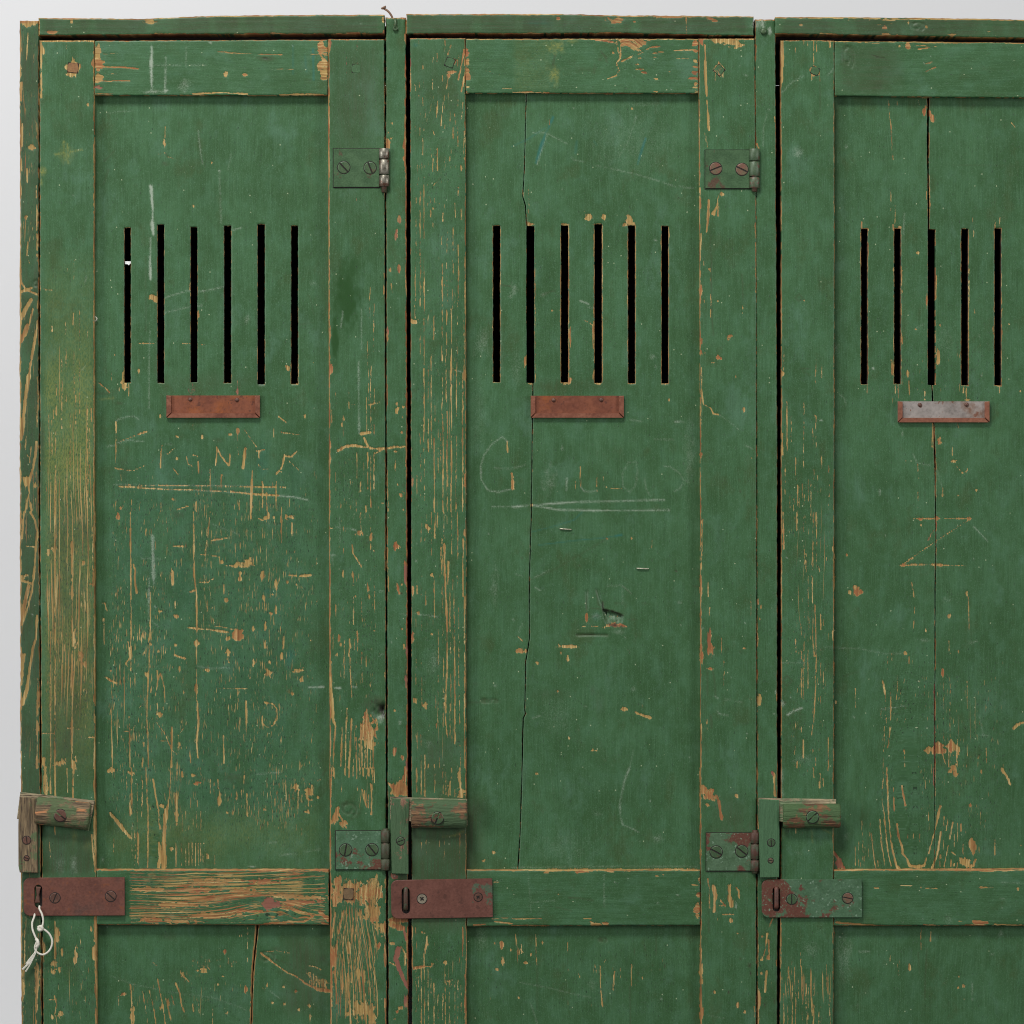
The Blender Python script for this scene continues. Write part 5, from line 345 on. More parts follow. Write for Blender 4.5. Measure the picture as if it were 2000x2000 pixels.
# ---- tile 3,3
Sx(3, 3, [([(873, 0), (870, 280)], 2, T(.2, brk=.1)), ([(905, 0), (903, 100)], 3.5, T(.3)), ([(905, 100), (915, 330), (932, 560), (955, 660)], 4.2, T(.2, rag=.6)), ([(875, 290), (895, 500), (912, 640), (935, 745)], 3, T(.1)), ([(850, 390), (865, 600), (888, 745)], 2.3, T(.1, brk=.1)), ([(953, 150), (958, 330)], 3.2, T(.4, rag=.8)), ([(785, 500), (800, 640), (818, 755)], 2.8, T(.1, brk=.05)), ([(715, 400), (722, 700)], 1.4, T(.2, brk=.3)), ([(980, 430), (990, 520)], 6, T(.3)), ([(990, 520), (1018, 600), (1022, 650), (1055, 690)], 4, T(.15)), ([(1055, 690), (1075, 742), (1130, 750), (1185, 742), (1205, 685)], 5.5, T(.1, rag=.5)),
 ([(1218, 650), (1240, 570), (1268, 470), (1290, 370), (1308, 290)], 5, T(.15, rag=.6)), ([(1245, 755), (1285, 660), (1300, 560), (1312, 490)], 4.8, T(.15, rag=.6)), ([(960, 680), (975, 740), (995, 760)], 6, T(.15)), ([(1017, 140), (1025, 200), (1042, 285)], 4.6, T(.5)), ([(1335, 750), (1355, 650), (1368, 590)], 3.4, T(.2)), ([(1378, 540), (1390, 460), (1402, 415)], 3.6, T(.15)), ([(1335, 375), (1335, 450)], 3, T(.2)), ([(1350, 480), (1368, 390)], 2, T(.1)), ([(1385, 750), (1390, 700)], 3, T(.2)), ([(1410, 750), (1412, 725)], 3.4, T(.2)), ([(1435, 755), (1438, 720)], 2.4, T(.1)), ([(1310, 660), (1308, 690)], 3), ([(1328, 550), (1332, 630)], 1.8, T(.1)), ([(1305, 750), (1300, 700)], 2.4), ([(1535, 750), (1555, 740), (1575, 695)], 5, T(.15)), ([(1480, 580), (1475, 660)], 2.2),
 ([(1415, 500), (1412, 600)], 2, T(0, brk=.15)), ([(1395, 640), (1420, 660)], 2.6), ([(1530, 750), (1500, 720)], 5), ([(1775, 15), (1805, 60), (1835, 125)], 6, T(.1, rag=1)), ([(1258, 0), (1255, 135)], 2.8, T(1)), ([(1256, 100), (1265, 150)], 1.5, T(.5)), ([(500, 640), (545, 700), (575, 760)], 7, T(.8)), ([(500, 700), (530, 765)], 2, DI(1)), ([(1722, 545), (1718, 665)], 2.4, T(.1)), ([(1217, 360), (1217, 400)], 3, T(.2)), ([(515, 1165), (600, 1175), (820, 1192)], 3.6, T(.25, rag=.6)), ([(1175, 1185), (1270, 1188)], 3, T(.5)), ([(1490, 1186), (1640, 1188)], 3.6, T(.3)), ([(1550, 1160), (1600, 1165), (1660, 1170)], 6, T(.45, rag=.8)), ([(1700, 1180), (1932, 1188)], 3.2, T(.1)), ([(1440, 1158), (1462, 1156)], 3),
 ([(510, 772), (1000, 772)], 2.2, T(.35, brk=.35)), ([(1000, 770), (1932, 772)], 3, T(.4, rag=.7, brk=.1)), ([(1600, 775), (1700, 780)], 4, T(.4)), ([(1005, 885), (1080, 892)], 1.7, T(.1, brk=.1)), ([(1190, 908), (1280, 908)], 3, T(.15, brk=.3, rag=.9)), ([(1600, 900), (1700, 902)], 2, T(.1, brk=.2)), ([(805, 905), (838, 908)], 3, T(.2)), ([(1760, 862), (1910, 870)], 1.6, CH(.4)), ([(930, 1420), (932, 1490)], 1.5), ([(998, 1440), (1000, 1480)], 1.5, T(0)), ([(985, 1490), (990, 1580)], 1.4, T(0, brk=.3)), ([(1232, 1205), (1232, 1315)], 2.3, T(.15)), ([(1162, 1210), (1160, 1380)], 2, T(.1, brk=.25)), ([(1205, 1370), (1192, 1600), (1190, 1750)], 1.3, DI(.8, brk=.12)), ([(1140, 1400), (1150, 1560)], 1, DI(.6, brk=.2)), ([(1488, 1745), (1490, 1800)], 2, T(.1)), ([(1548, 1630), (1548, 1760)], 1.2, CH(.5, brk=.4)), ([(695, 1392), (770, 1393)], 2, CH(.5, brk=.15)),
 ([(100, 20), (110, 200)], 5, CH(.35, rag=1)), ([(45, 50), (55, 210)], 7, T(.1, amp=.8, rag=.9)), ([(35, 35), (45, 60)], 6, T(.9)), ([(100, 1200), (98, 1500)], 2.4, T(.1, amp=.8, rag=.9)), ([(505, 1220), (492, 1930)], 1.6, T(.7, brk=.25)), ([(500, 600), (498, 780)], 1.4, DI(.5)), ([(500, 0), (492, 100)], 4, T(.4)), ([(10, 1200), (35, 1140)], 2.5, T(.5)), ([(5, 1300), (8, 1400)], 5, T(0)), ([(62, 1450), (70, 1500)], 3, T(.3)), ([(330, 470), (335, 560)], 2, YE(.5)), ([(410, 460), (470, 490)], 2.5, YE(.5))])
V(3, 3, [(343, 0, 70, 3, .1), (392, 40, 150, 2.6, .15), (414, 80, 140, 2.2, .15), (452, 0, 20, 2.6), (262, 20, 60, 1.4), (300, 0, 30, 1.4), (385, 100, 150, 2), (208, 455, 500, 1.6), (262, 460, 500, 1), (155, 1500, 1700, 1.5), (178, 1440, 1560, 1.2), (202, 1500, 1700, 2), (183, 1620, 1930, 1.9), (210, 1700, 1930, 1.8), (255, 1500, 1700, 2, .2, 6), (232, 1600, 1740, 1.4), (260, 1700, 1930, 1.2), (288, 1630, 1780, 2.3), (305, 1640, 1900, 1.6), (325, 1630, 1930, 2.4, .1, 14), (345, 1620, 1720, 1.4), (350, 1780, 1930, 1.8), (445, 1480, 1680, 1.9, .2), (460, 1660, 1900, 1.4), (470, 1740, 1930, 1.6), (120, 1700, 1930, 2), (108, 1540, 1700, 1.4), (150, 1740, 1930, 1.4), (400, 1740, 1930, 1.1), (385, 1840, 1930, 1.4), (290, 1800, 1930, 1.4), (250, 1360, 1500, 1), (665, 600, 740, 1.2), (690, 560, 740, 1.2), (735, 600, 745, 1.6), (765, 560, 700, 1.4), (835, 700, 750, 2.5), (705, 690, 750, 1.6), (1463, 430, 480, 3), (1500, 430, 500, 1.2), (1438, 420, 560, 1.3), (1060, 500, 560, 1.4), (1105, 500, 540, 2), (1150, 500, 560, 2), (775, 400, 520, 1.4), (1600, 600, 650, 1.6)])
Bx(3, 3, [(1405, 10, 40, 30, T(.3, rag=.9)), (1420, 45, 18, 25, T(.35, rag=.8)), (1490, 705, 34, 36, T(.1, rag=.6)), (1530, 745, 30, 12, T(.1)), (1550, 590, 28, 46, T(.3, rag=.6)), (1560, 640, 14, 26, T(.2)), (1615, 30, 8, 16), (540, 720, 22, 40, T(.9)), (1075, 1515, 12, 30, T(0, rag=.5)), (1487, 1655, 13, 14, T(.1)), (1443, 1665, 6, 10), (1450, 1583, 6, 7), (1887, 915, 12, 12, T(.2)), (1610, 902, 14, 8, T(.2)), (1075, 892, 10, 5), (1155, 900, 6, 5), (550, 1284, 8, 9, CH(1)), (600, 520, 30, 40, CH(.2)), (585, 1420, 60, 170, CH(.28, rag=1)), (570, 1600, 40, 100, CH(.15, rag=1)), (1360, 1140, 30, 50, CH(.25, rag=1)), (1765, 1260, 20, 30, CH(.3, rag=1)), (1700, 1415, 22, 14, CH(.3)), (320, 1370, 60, 60, CH(.2, rag=1)), (230, 640, 35, 25, CH(.15)), (113, 510, 4, 5, CH(1)), (1770, 1057, 5, 5, CH(1)), (1450, 862, 5, 5, CH(.9)), (1165, 1140, 10, 8, CH(.5)), (1020, 1165, 8, 5, CH(.8)), (1770, 988, 30, 10, CH(.3)), (680, 1800, 20, 20, CH(.1)),
 (1535, 285, 12, 20, T(.4, amp=.7)), (8, 1430, 16, 20, T(.3)), (50, 1760, 12, 30, DI(.8)), (30, 1660, 10, 10, DI(.7)), (1920, 590, 0, 0), (60, 1830, 500, 80, DI(.05)), (5, 300, 16, 60, DI(.8))])
F['tone'][:, 36:76] = np.where(F['tone'][:, 36:76] > .3, F['tone'][:, 36:76] * .22, F['tone'][:, 36:76])
yy_, xx_ = np.mgrid[0:NH, 0:NW].astype(np.float32)
nz_ = np.clip((fbm(xx_ / 40, yy_ / 90, 77, 2) - .42) * 2.2, 0, .6)
nzr = np.clip((fbm(xx_ / 60, yy_ / 14, 78, 2) - .38) * 2.4, 0, .65)
nz_[1696:1808, 187:643] = nzr[1696:1808, 187:643]
nz_[:, 77:640] *= .25; nz_[1696:1808, 187:643] = nzr[1696:1808, 187:643]; nz_[:, 800:1370] *= .3; nz_[:, 1526:] *= .4
F['tone'] = np.where(F['chip'] > .12, F['tone'], nz_)
del yy_, xx_, nzr
rb = random.Random(8)
for k in range(16):
    y = rb.choice((1722, 1738, 1752, 1764, 1778, 1789, 1797)) + rb.uniform(-3, 3); x = rb.uniform(290, 610)
    blob(x, y, rb.uniform(14, 38), rb.uniform(3, 6.5), 'chip', rb.uniform(.2, .75), 1, .95)
blob(300, 1797, 26, 6, 'chip', .6, 1, .8); blob(358, 1768, 44, 5, 'chip', .4, 1, .9)
# ---- broad worn areas (densities of grain lines and short dashes)
field('longg', 82, 186, 700, 1560, .85, 12, 260, .35, 1); field('longg', 90, 186, 560, 1000, .35, 20, 120, .5, 2)
field('dash', 82, 186, 760, 1560, .75, 10, 200, .4, 3); field('longg', 85, 188, 1800, 2000, .45, 12, 20, .6, 4); field('dash', 85, 188, 1790, 2000, .6, 10, 20, .6, 5)
field('dash', 190, 640, 860, 1690, .72, 30, 120, .6, 6); field('dash', 190, 320, 1130, 1600, .85, 25, 100, .5, 7); field('longg', 190, 310, 1180, 1690, .6, 25, 120, .5, 8)
field('dash', 400, 630, 900, 1330, .75, 60, 80, .5, 9); field('dash', 400, 620, 1480, 1660, .8, 50, 60, .7, 10); field('dash', 645, 750, 780, 1480, .5, 15, 120, .7, 11)
field('longg', 650, 745, 860, 1100, .35, 20, 60, .6, 12); field('longg', 655, 745, 1380, 1620, .7, 18, 60, .5, 13); field('longg', 645, 745, 1760, 2000, .8, 8, 20, .4, 14); field('dash', 645, 745, 1700, 2000, .8, 8, 20, .5, 15)
field('longg', 805, 908, 480, 1580, .38, 15, 100, .8, 16); field('dash', 805, 908, 150, 1600, .45, 10, 40, .7, 17); field('longg', 820, 905, 860, 1300, .5, 25, 120, .5, 18); field('longg', 806, 908, 1840, 2000, .6, 8, 40, .6, 19); field('dash', 806, 908, 1810, 2000, .6, 8, 40, .6, 20)
field('longg', 1528, 1630, 820, 1560, .42, 15, 160, .8, 21); field('dash', 1530, 1630, 860, 1560, .5, 12, 100, .7, 22); field('longg', 1526, 1626, 1850, 2000, .7, 8, 60, .6, 23)
field('dash', 1700, 2000, 1240, 1700, .6, 60, 100, .6, 24); field('longg', 1830, 2000, 1300, 1700, .35, 40, 80, .6, 25); field('dash', 915, 1000, 1830, 2000, .5, 30, 60, .8, 26); field('dash', 1010, 1370, 1830, 2000, .35, 60, 30, .8, 27)
field('longg', 246, 643, 1696, 1808, .95, 10, 8, .25, 28); field('dash', 246, 643, 1696, 1808, .9, 10, 8, .3, 29); field('longg', 187, 250, 1700, 1808, .3, 5, 8, .3, 30)
field('dash', 220, 500, 1880, 2000, .6, 40, 40, .7, 31); field('longg', 220, 420, 1900, 2000, .4, 40, 40, .6, 32); field('dash', 1100, 1360, 1560, 1690, .1, 30, 30, .5, 33)
field('dash', 38, 76, 500, 1500, .3, 4, 100, .8, 34); field('dash', 755, 795, 1480, 2000, .5, 4, 100, .8, 35); field('dash', 1480, 1520, 1780, 2000, .5, 4, 60, .8, 36)
field('dash', 1690, 1960, 640, 830, .5, 60, 50, .8, 37); field('yel', 84, 186, 900, 1560, .45, 10, 200, .5, 38); field('blue', 190, 640, 820, 1690, .17, 40, 100, .7, 39)
field('dirt', 1376, 1490, 1600, 1720, .6, 40, 30, .5, 41); field('dirt', 750, 960, 1540, 1830, .6, 40, 40, .5, 42); field('yel', 1000, 1080, 70, 180, .1, 10, 10)
field('dirt', 800, 912, 1618, 1720, .65, 10, 20, .5, 43); field('dirt', 82, 186, 1615, 1720, .6, 10, 20, .5, 44); field('dirt', 640, 752, 240, 380, .25, 20, 20, .6, 45); field('dirt', 645, 752, 80, 230, .22, 20, 20, .6, 46)

def dent_poly(pts, depth, soft=2.0):
    xs_ = [p[0] for p in pts]; ys_ = [p[1] for p in pts]
    r = _win(min(xs_) - 4, max(xs_) + 4, min(ys_) - 4, max(ys_) + 4)
    ys, xs, xx, yy = r; d = np.full(xx.shape, 1e9, np.float32); n = len(pts)
    for i in range(n):
        (ax, ay), (bx, by) = pts[i], pts[(i + 1) % n]; L = math.hypot(bx - ax, by - ay)
        d = np.minimum(d, ((bx - ax) * (yy - ay) - (by - ay) * (xx - ax)) / L)
    return ys, xs, xx, yy, np.clip(.5 + d / soft, 0, 1) * depth
# splintered gouge in the middle door: ledge on top, floor rising towards the fibres below
ys, xs, xx, yy, q = dent_poly([(1177, 1191), (1216, 1202), (1216, 1219), (1184, 1219)], 1.0)
q = q * np.clip((1224 - yy) / 24, .15, 1) * np.clip(.55 + 1.1 * vn(xx / 1.7, yy / 9, 88), .3, 1.2); F['dent'][ys, xs] = np.maximum(F['dent'][ys, xs], q)
F['chip'][ys, xs] = np.where(q > .3, 0, F['chip'][ys, xs])
blob(1199, 1209, 15, 8, 'chip', .15, .5, .9); blob(1206, 1222, 16, 4, 'chip', .7, 1, .9); blob(1199, 1207, 14, 7, 'chalk', 0, .3, .8); blob(1201, 1220, 19, 5, 'dirt', 0, 1, 1); blob(1166, 1204, 14, 9, 'chalk', 0, .25, .8)
stroke([(1177, 1190), (1197, 1194), (1217, 1202)], 3.0, 'dirt', 0, 1, .6); stroke([(1185, 1221), (1203, 1224), (1222, 1225)], 3, 'dirt', 0, 1, .9); stroke([(1188, 1217), (1215, 1221)], 1.8, 'dirt', 0, 1, .9)
for a_, b_ in (((1146, 1155), (1147, 1190)), ((1166, 1152), (1178, 1188))): stroke([a_, b_], 1.5, 'dent', 0, .6, .3)
stroke([(1127, 1241), (1156, 1240), (1187, 1241)], 1.8, 'dent', 0, .7, .4); stroke([(1127, 1241), (1156, 1240), (1187, 1241)], 1.8, 'dirt', 0, 1, .4)
# knot hole at the edge of the left door's right stile
blob(742, 1393, 15, 17, 'dent', 0, 1, .5); blob(748, 1386, 8, 14, 'dent', 0, 1.6, .3); blob(730, 1375, 24, 20, 'dirt', 0, .55, .6); blob(746, 1385, 12, 17, 'dirt', 0, 1, .4); blob(741, 1402, 10, 6, 'chalk', 0, .6, .5)
for k in range(7): stroke([(712 + k * 5, 1368 + (k % 3) * 5), (716 + k * 5, 1388 + (k % 2) * 6)], 1.6, 'dirt', 0, .8, .6)
# small knots and bruises
for cx, cy, rx, ry in ((1176, 1838, 10, 6), (953, 1370, 22, 5), (70, 555, 7, 9), (680, 1582, 18, 17), (518, 1872, 18, 14), (1790, 52, 16, 11), (1655, 112, 14, 28)):
    for k in range(5):
        a = k * 1.3; stroke([(cx + rx * math.cos(a + t) * (.35 + .14 * k), cy + ry * math.sin(a + t) * (.35 + .14 * k)) for t in (0, .5, 1, 1.5, 2)], 1.4, 'dirt', 0, .85, .6); stroke([(cx + rx * math.cos(a + t) * (.35 + .14 * k), cy + ry * math.sin(a + t) * (.35 + .14 * k)) for t in (0, .5, 1, 1.5, 2)], 1.4, 'dent', 0, .4, .6)
# carved lettering is a groove, not only a colour
F['dent'] = np.maximum(F['dent'], np.clip(F['chip'] - .45, 0, .25) * .22)
# hand grime, olive and brown staining
field('yel', 80, 190, 480, 1560, .45, 14, 300, .7, 51); field('yel', 190, 640, 1560, 1700, .2, 60, 60, .8, 53)
field('dirt', 630, 762, 60, 330, .5, 45, 110, .5, 54); field('dirt', 1380, 1480, 1540, 1640, .7, 60, 40, .6, 55); field('dirt', 84, 190, 940, 1560, .5, 20, 100, .8, 56)
field('dirt', 300, 520, 720, 770, .25, 60, 20, .6, 57); field('dirt', 1020, 1230, 735, 772, .2, 40, 15, .6, 58); field('dirt', 805, 912, 1420, 1560, .35, 20, 40, .8, 59); field('dirt', 38, 80, 60, 2000, .55, 5, 60, .9, 60)
field('dirt', 76, 752, 30, 68, .7, 20, 4, .8, 61); field('dirt', 793, 1472, 28, 66, .8, 20, 4, .9, 62); field('dirt', 1513, 2000, 36, 72, .65, 20, 4, .9, 63); field('dirt', 800, 912, 60, 300, .2, 20, 60, .8, 64)
field('dirt', 1630, 1770, 82, 190, .4, 20, 20, .8, 65); field('dirt', 540, 648, 1810, 2000, .4, 30, 40, .8, 66); field('blue', 755, 796, 1280, 1500, .1, 4, 60, .6, 67); field('blue', 120, 180, 560, 700, .15, 20, 40, .6, 68)

def sample(ch, x, y):
    A = F[ch]
    x = np.clip(x, 0, NW - 1.001); y = np.clip(y, 0, NH - 1.001)
    xi = x.astype(np.int32); yi = y.astype(np.int32); fx = x - xi; fy = y - yi
    return (A[yi, xi] * (1 - fx) + A[yi, xi + 1] * fx) * (1 - fy) + (A[yi + 1, xi] * (1 - fx) + A[yi + 1, xi + 1] * fx) * fy

# ------------------------------------------------------------------ node helpers
class NT:
    def __init__(s, name):
        s.m = bpy.data.materials.new(name); s.m.use_nodes = True; s.t = s.m.node_tree
        s.t.nodes.clear(); s.out = s.n('ShaderNodeOutputMaterial'); s.b = s.n('ShaderNodeBsdfPrincipled')
        s.t.links.new(s.b.outputs[0], s.out.inputs[0])
    def n(s, k): return s.t.nodes.new(k)
    def l(s, a, b): s.t.links.new(a, b)
    def setv(s, sock, v):
        if hasattr(v, 'is_output') or hasattr(v, 'links'): s.l(v, sock)
        else: sock.default_value = v
    def math(s, op, a, b=0.0, c=0.0, clamp=False):
        n = s.n('ShaderNodeMath'); n.operation = op; n.use_clamp = clamp
        s.setv(n.inputs[0], a); s.setv(n.inputs[1], b); s.setv(n.inputs[2], c); return n.outputs[0]
    def noise(s, vec, scale=1.0, detail=2.0, rough=.5):
        n = s.n('ShaderNodeTexNoise'); s.l(vec, n.inputs['Vector']); n.inputs['Scale'].default_value = scale
        n.inputs['Detail'].default_value = detail; n.inputs['Roughness'].default_value = rough; return n.outputs['Fac']
    def vmul(s, vec, xyz, add=None):
        n = s.n('ShaderNodeVectorMath'); n.operation = 'MULTIPLY_ADD' if add else 'MULTIPLY'
        s.l(vec, n.inputs[0]); n.inputs[1].default_value = xyz
        if add: n.inputs[2].default_value = add
        return n.outputs[0]
    def sstep(s, v, a, b):
        n = s.n('ShaderNodeMapRange'); n.interpolation_type = 'SMOOTHSTEP'
        s.setv(n.inputs[0], v); s.setv(n.inputs[1], a); s.setv(n.inputs[2], b); n.inputs[3].default_value = 0; n.inputs[4].default_value = 1
        return n.outputs[0]
    def mix(s, f, a, b, blend='MIX'):
        n = s.n('ShaderNodeMix'); n.data_type = 'RGBA'; n.blend_type = blend
        s.setv(n.inputs[0], f)
        for k, v in ((6, a), (7, b)):
            if isinstance(v, tuple): n.inputs[k].default_value = (*v, 1) if len(v) == 3 else v
            else: s.l(v, n.inputs[k])
        return n.outputs[2]
    def bump(s, h, strength, dist):
        n = s.n('ShaderNodeBump'); n.inputs['Strength'].default_value = strength; n.inputs['Distance'].default_value = dist
        s.l(h, n.inputs['Height']); return n
def lin(r, g, b):
    f = lambda c: (c / 255) / 12.92 if c / 255 <= .04045 else ((c / 255 + .055) / 1.055) ** 2.4
    return (f(r), f(g), f(b))

# ------------------------------------------------------------------ worn green paint over pine
def paint_material():
    t = NT('worn_green_paint')
    ga = t.n('ShaderNodeAttribute'); ga.attribute_name = 'grain'; g = ga.outputs['Vector']
    wa = t.n('ShaderNodeAttribute'); wa.attribute_name = 'wear_a'; sa = t.n('ShaderNodeSeparateColor'); t.l(wa.outputs['Color'], sa.inputs[0])
    wb = t.n('ShaderNodeAttribute'); wb.attribute_name = 'wear_b'; sb = t.n('ShaderNodeSeparateColor'); t.l(wb.outputs['Color'], sb.inputs[0])
    chip, longg, dash, tone = sa.outputs[0], sa.outputs[1], sa.outputs[2], wa.outputs['Alpha']
    chalk, dirt, blue, yel = sb.outputs[0], sb.outputs[1], sb.outputs[2], wb.outputs['Alpha']
    nL = t.noise(t.vmul(g, (.36, .0032, 1)), 1, 1.2, .5)          # long ring lines
    nD = t.noise(t.vmul(g, (.50, .035, 1), (13, 5, 0)), 1, 2, .6)     # short dashes
    nR = t.noise(t.vmul(g, (.45, .14, 1), (3, 31, 0)), 1, 3, .65)    # ragged edges
    nS = t.noise(t.vmul(g, (.55, .012, 1), (41, 7, 0)), 1, 3, .6)    # brush and grain streaks
    nP = t.noise(t.vmul(g, (.62, .11, 1), (77, 3, 0)), 1, 1, .5)     # pits
    mp = t.n('ShaderNodeMapping'); t.l(g, mp.inputs[0]); mp.inputs['Scale'].default_value = (.46, .36, 1); mp.inputs['Rotation'].default_value = (.35, .2, .62)
    nF = t.noise(mp.outputs[0], 1, 4, .75)        # fine mottling
    nB = t.noise(t.vmul(g, (.008, .005, 1), (1, 2, 0)), 1, 4, .6)     # broad tone
    nM = t.noise(t.vmul(g, (.035, .022, 1), (1, 8, 0)), 1, 4, .65)    # medium tone
    # exposed wood masks
    c1 = t.math('ADD', chip, t.math('MULTIPLY', t.math('SUBTRACT', nR, .5), .85))
    c1 = t.math('ADD', c1, t.math('MULTIPLY', t.math('SUBTRACT', nD, .5), .95))
    mC = t.math('MULTIPLY', t.sstep(c1, .42, .54), t.sstep(chip, .12, .3))
    tl = t.math('MULTIPLY_ADD', longg, -.34, .86)
    mL = t.sstep(t.math('SUBTRACT', nL, tl), -.02, .03)
    mL = t.math('MULTIPLY', mL, t.sstep(nR, .30, .42))
    mL = t.math('MULTIPLY', mL, t.sstep(longg, .02, .2))
    td = t.math('MULTIPLY_ADD', dash, -.22, .82)
    mD = t.math('MULTIPLY', t.sstep(t.math('SUBTRACT', nD, td), -.015, .02), t.sstep(dash, .02, .25))
    ex = t.math('MAXIMUM', mC, t.math('MAXIMUM', mL, mD))
    # wood colour
    w0 = t.mix(nS, lin(140, 114, 60), lin(178, 150, 90))
    w1 = t.mix(nS, lin(128, 74, 40), lin(162, 106, 62))
    w2 = t.mix(nS, lin(112, 66, 52), lin(146, 96, 78))
    deep = t.math('MULTIPLY', tone, t.math('MULTIPLY_ADD', t.math('MAXIMUM', t.sstep(c1, .5, .72), mL), .8, .2))
    nG = t.noise(t.vmul(g, (.30, .010, 1), (9, 2, 0)), 1, 2, .6)
    w0 = t.mix(t.sstep(nG, .5, .66), w0, lin(122, 90, 46)); w0 = t.mix(t.sstep(nG, .48, .34), w0, lin(190, 166, 112))
    w1 = t.mix(t.sstep(nG, .5, .64), w1, lin(112, 70, 38)); w1 = t.mix(t.sstep(nG, .46, .32), w1, lin(180, 142, 92))
    wood = t.mix(t.sstep(deep, 0.05, .5), w0, w1)
    wood = t.mix(t.sstep(tone, .6, .95), wood, w2)
    wood = t.mix(t.sstep(nM, .5, .75), wood, lin(150, 122, 76))
    wood = t.mix(t.math('MULTIPLY', t.sstep(nF, .5, .7), .3), wood, lin(120, 88, 52))
    # paint colour
    p = t.mix(t.sstep(nB, .3, .7), lin(48, 84, 46), lin(60, 99, 62))
    p = t.mix(t.math('MULTIPLY', t.sstep(nM, .45, .72), .42), p, lin(70, 110, 80))
    p = t.mix(t.math('MULTIPLY', t.sstep(nM, .55, .28), .5), p, lin(42, 76, 36))
    nC = t.noise(t.vmul(g, (.012, .007, 1), (19, 4, 3)), 1, 5, .7)
    p = t.mix(t.math('MULTIPLY', t.sstep(nC, .54, .70), .38), p, lin(84, 120, 98))
    p = t.mix(t.math('MULTIPLY', t.sstep(nC, .46, .32), .55), p, lin(54, 74, 34))
    p = t.mix(t.math('MULTIPLY', t.sstep(nS, .5, .68), .30), p, lin(78, 116, 84))
    p = t.mix(t.math('MULTIPLY', t.sstep(nS, .5, .33), .34), p, lin(42, 74, 44))
    p = t.mix(t.math('MULTIPLY', t.sstep(nF, .53, .70), .55), p, lin(92, 126, 98))
    p = t.mix(t.math('MULTIPLY', t.sstep(nF, .46, .30), .50), p, lin(34, 62, 36))
    bp = t.sstep(blue, .5, .98)   # attribute is stored as 0.5 = neutral
    p = t.mix(t.math('MULTIPLY', bp, .75), p, lin(34, 100, 92))
    p = t.mix(t.math('MULTIPLY', t.sstep(blue, .5, .1), .9), p, lin(26, 66, 18))
    yy = t.math('MULTIPLY', yel, t.sstep(nR, .3, .62))
    p = t.mix(t.math('MULTIPLY', yy, .75), p, lin(142, 142, 70))
    dd = t.math('MULTIPLY', t.sstep(dirt, .5, .95), t.sstep(t.math('MULTIPLY_ADD', dirt, .35, nR), .42, .76))
    ds = t.math('MULTIPLY', dirt, t.math('MULTIPLY_ADD', t.sstep(nS, .36, .62), .7, .3))
    p = t.mix(t.math('MULTIPLY', ds, .85), p, lin(56, 62, 36))
    pit = t.math('MULTIPLY', t.sstep(t.math('ADD', nP, t.math('MULTIPLY', dash, .10)), .70, .76), .75)
    p = t.mix(pit, p, lin(20, 38, 22))
    # pale specks in the paint
    vo = t.n('ShaderNodeTexVoronoi'); vo.feature = 'F1'; t.l(t.vmul(g, (.075, .06, 1)), vo.inputs['Vector']); vo.inputs['Scale'].default_value = 1
    sv = t.n('ShaderNodeSeparateColor'); t.l(vo.outputs['Color'], sv.inputs[0])
    spk = t.math('MULTIPLY', t.sstep(vo.outputs['Distance'], .11, .05), t.sstep(sv.outputs[0], .78, .8))
    p = t.mix(t.math('MULTIPLY', spk, .65), p, lin(176, 186, 150))
    col = t.mix(ex, p, wood)
    col = t.mix(t.math('MULTIPLY', ds, .35), col, lin(66, 62, 42))
    col = t.mix(t.math('MULTIPLY', dd, .85), col, lin(30, 28, 20))
    # dark rim of the flaked paint
    rim = t.math('MULTIPLY', t.sstep(c1, .34, .43), t.sstep(c1, .50, .44))
    rim = t.math('MULTIPLY', rim, t.sstep(chip, .12, .3))
    col = t.mix(t.math('MULTIPLY', rim, .35), col, lin(34, 56, 34))
    ck = t.math('MULTIPLY', chalk, t.sstep(t.math('ADD', nF, t.math('MULTIPLY', chalk, .22)), .42, .66))
    col = t.mix(t.math('MULTIPLY', ck, .62), col, lin(186, 196, 180))
    t.l(col, t.b.inputs['Base Color'])
    r = t.math('ADD', t.math('MULTIPLY_ADD', ex, .30, .40), t.math('MULTIPLY', nF, .15))
    t.l(r, t.b.inputs['Roughness']); t.b.inputs['Specular IOR Level'].default_value = .45
    h = t.math('SUBTRACT', t.math('MULTIPLY', nS, .35), ex)
    h = t.math('ADD', h, t.math('MULTIPLY', nF, .22)); h = t.math('SUBTRACT', h, t.math('MULTIPLY', pit, .8)); h = t.math('SUBTRACT', h, dd)
    bn = t.bump(h, .55, .00022); t.l(bn.outputs[0], t.b.inputs['Normal'])
    return t.m
PAINT = paint_material()

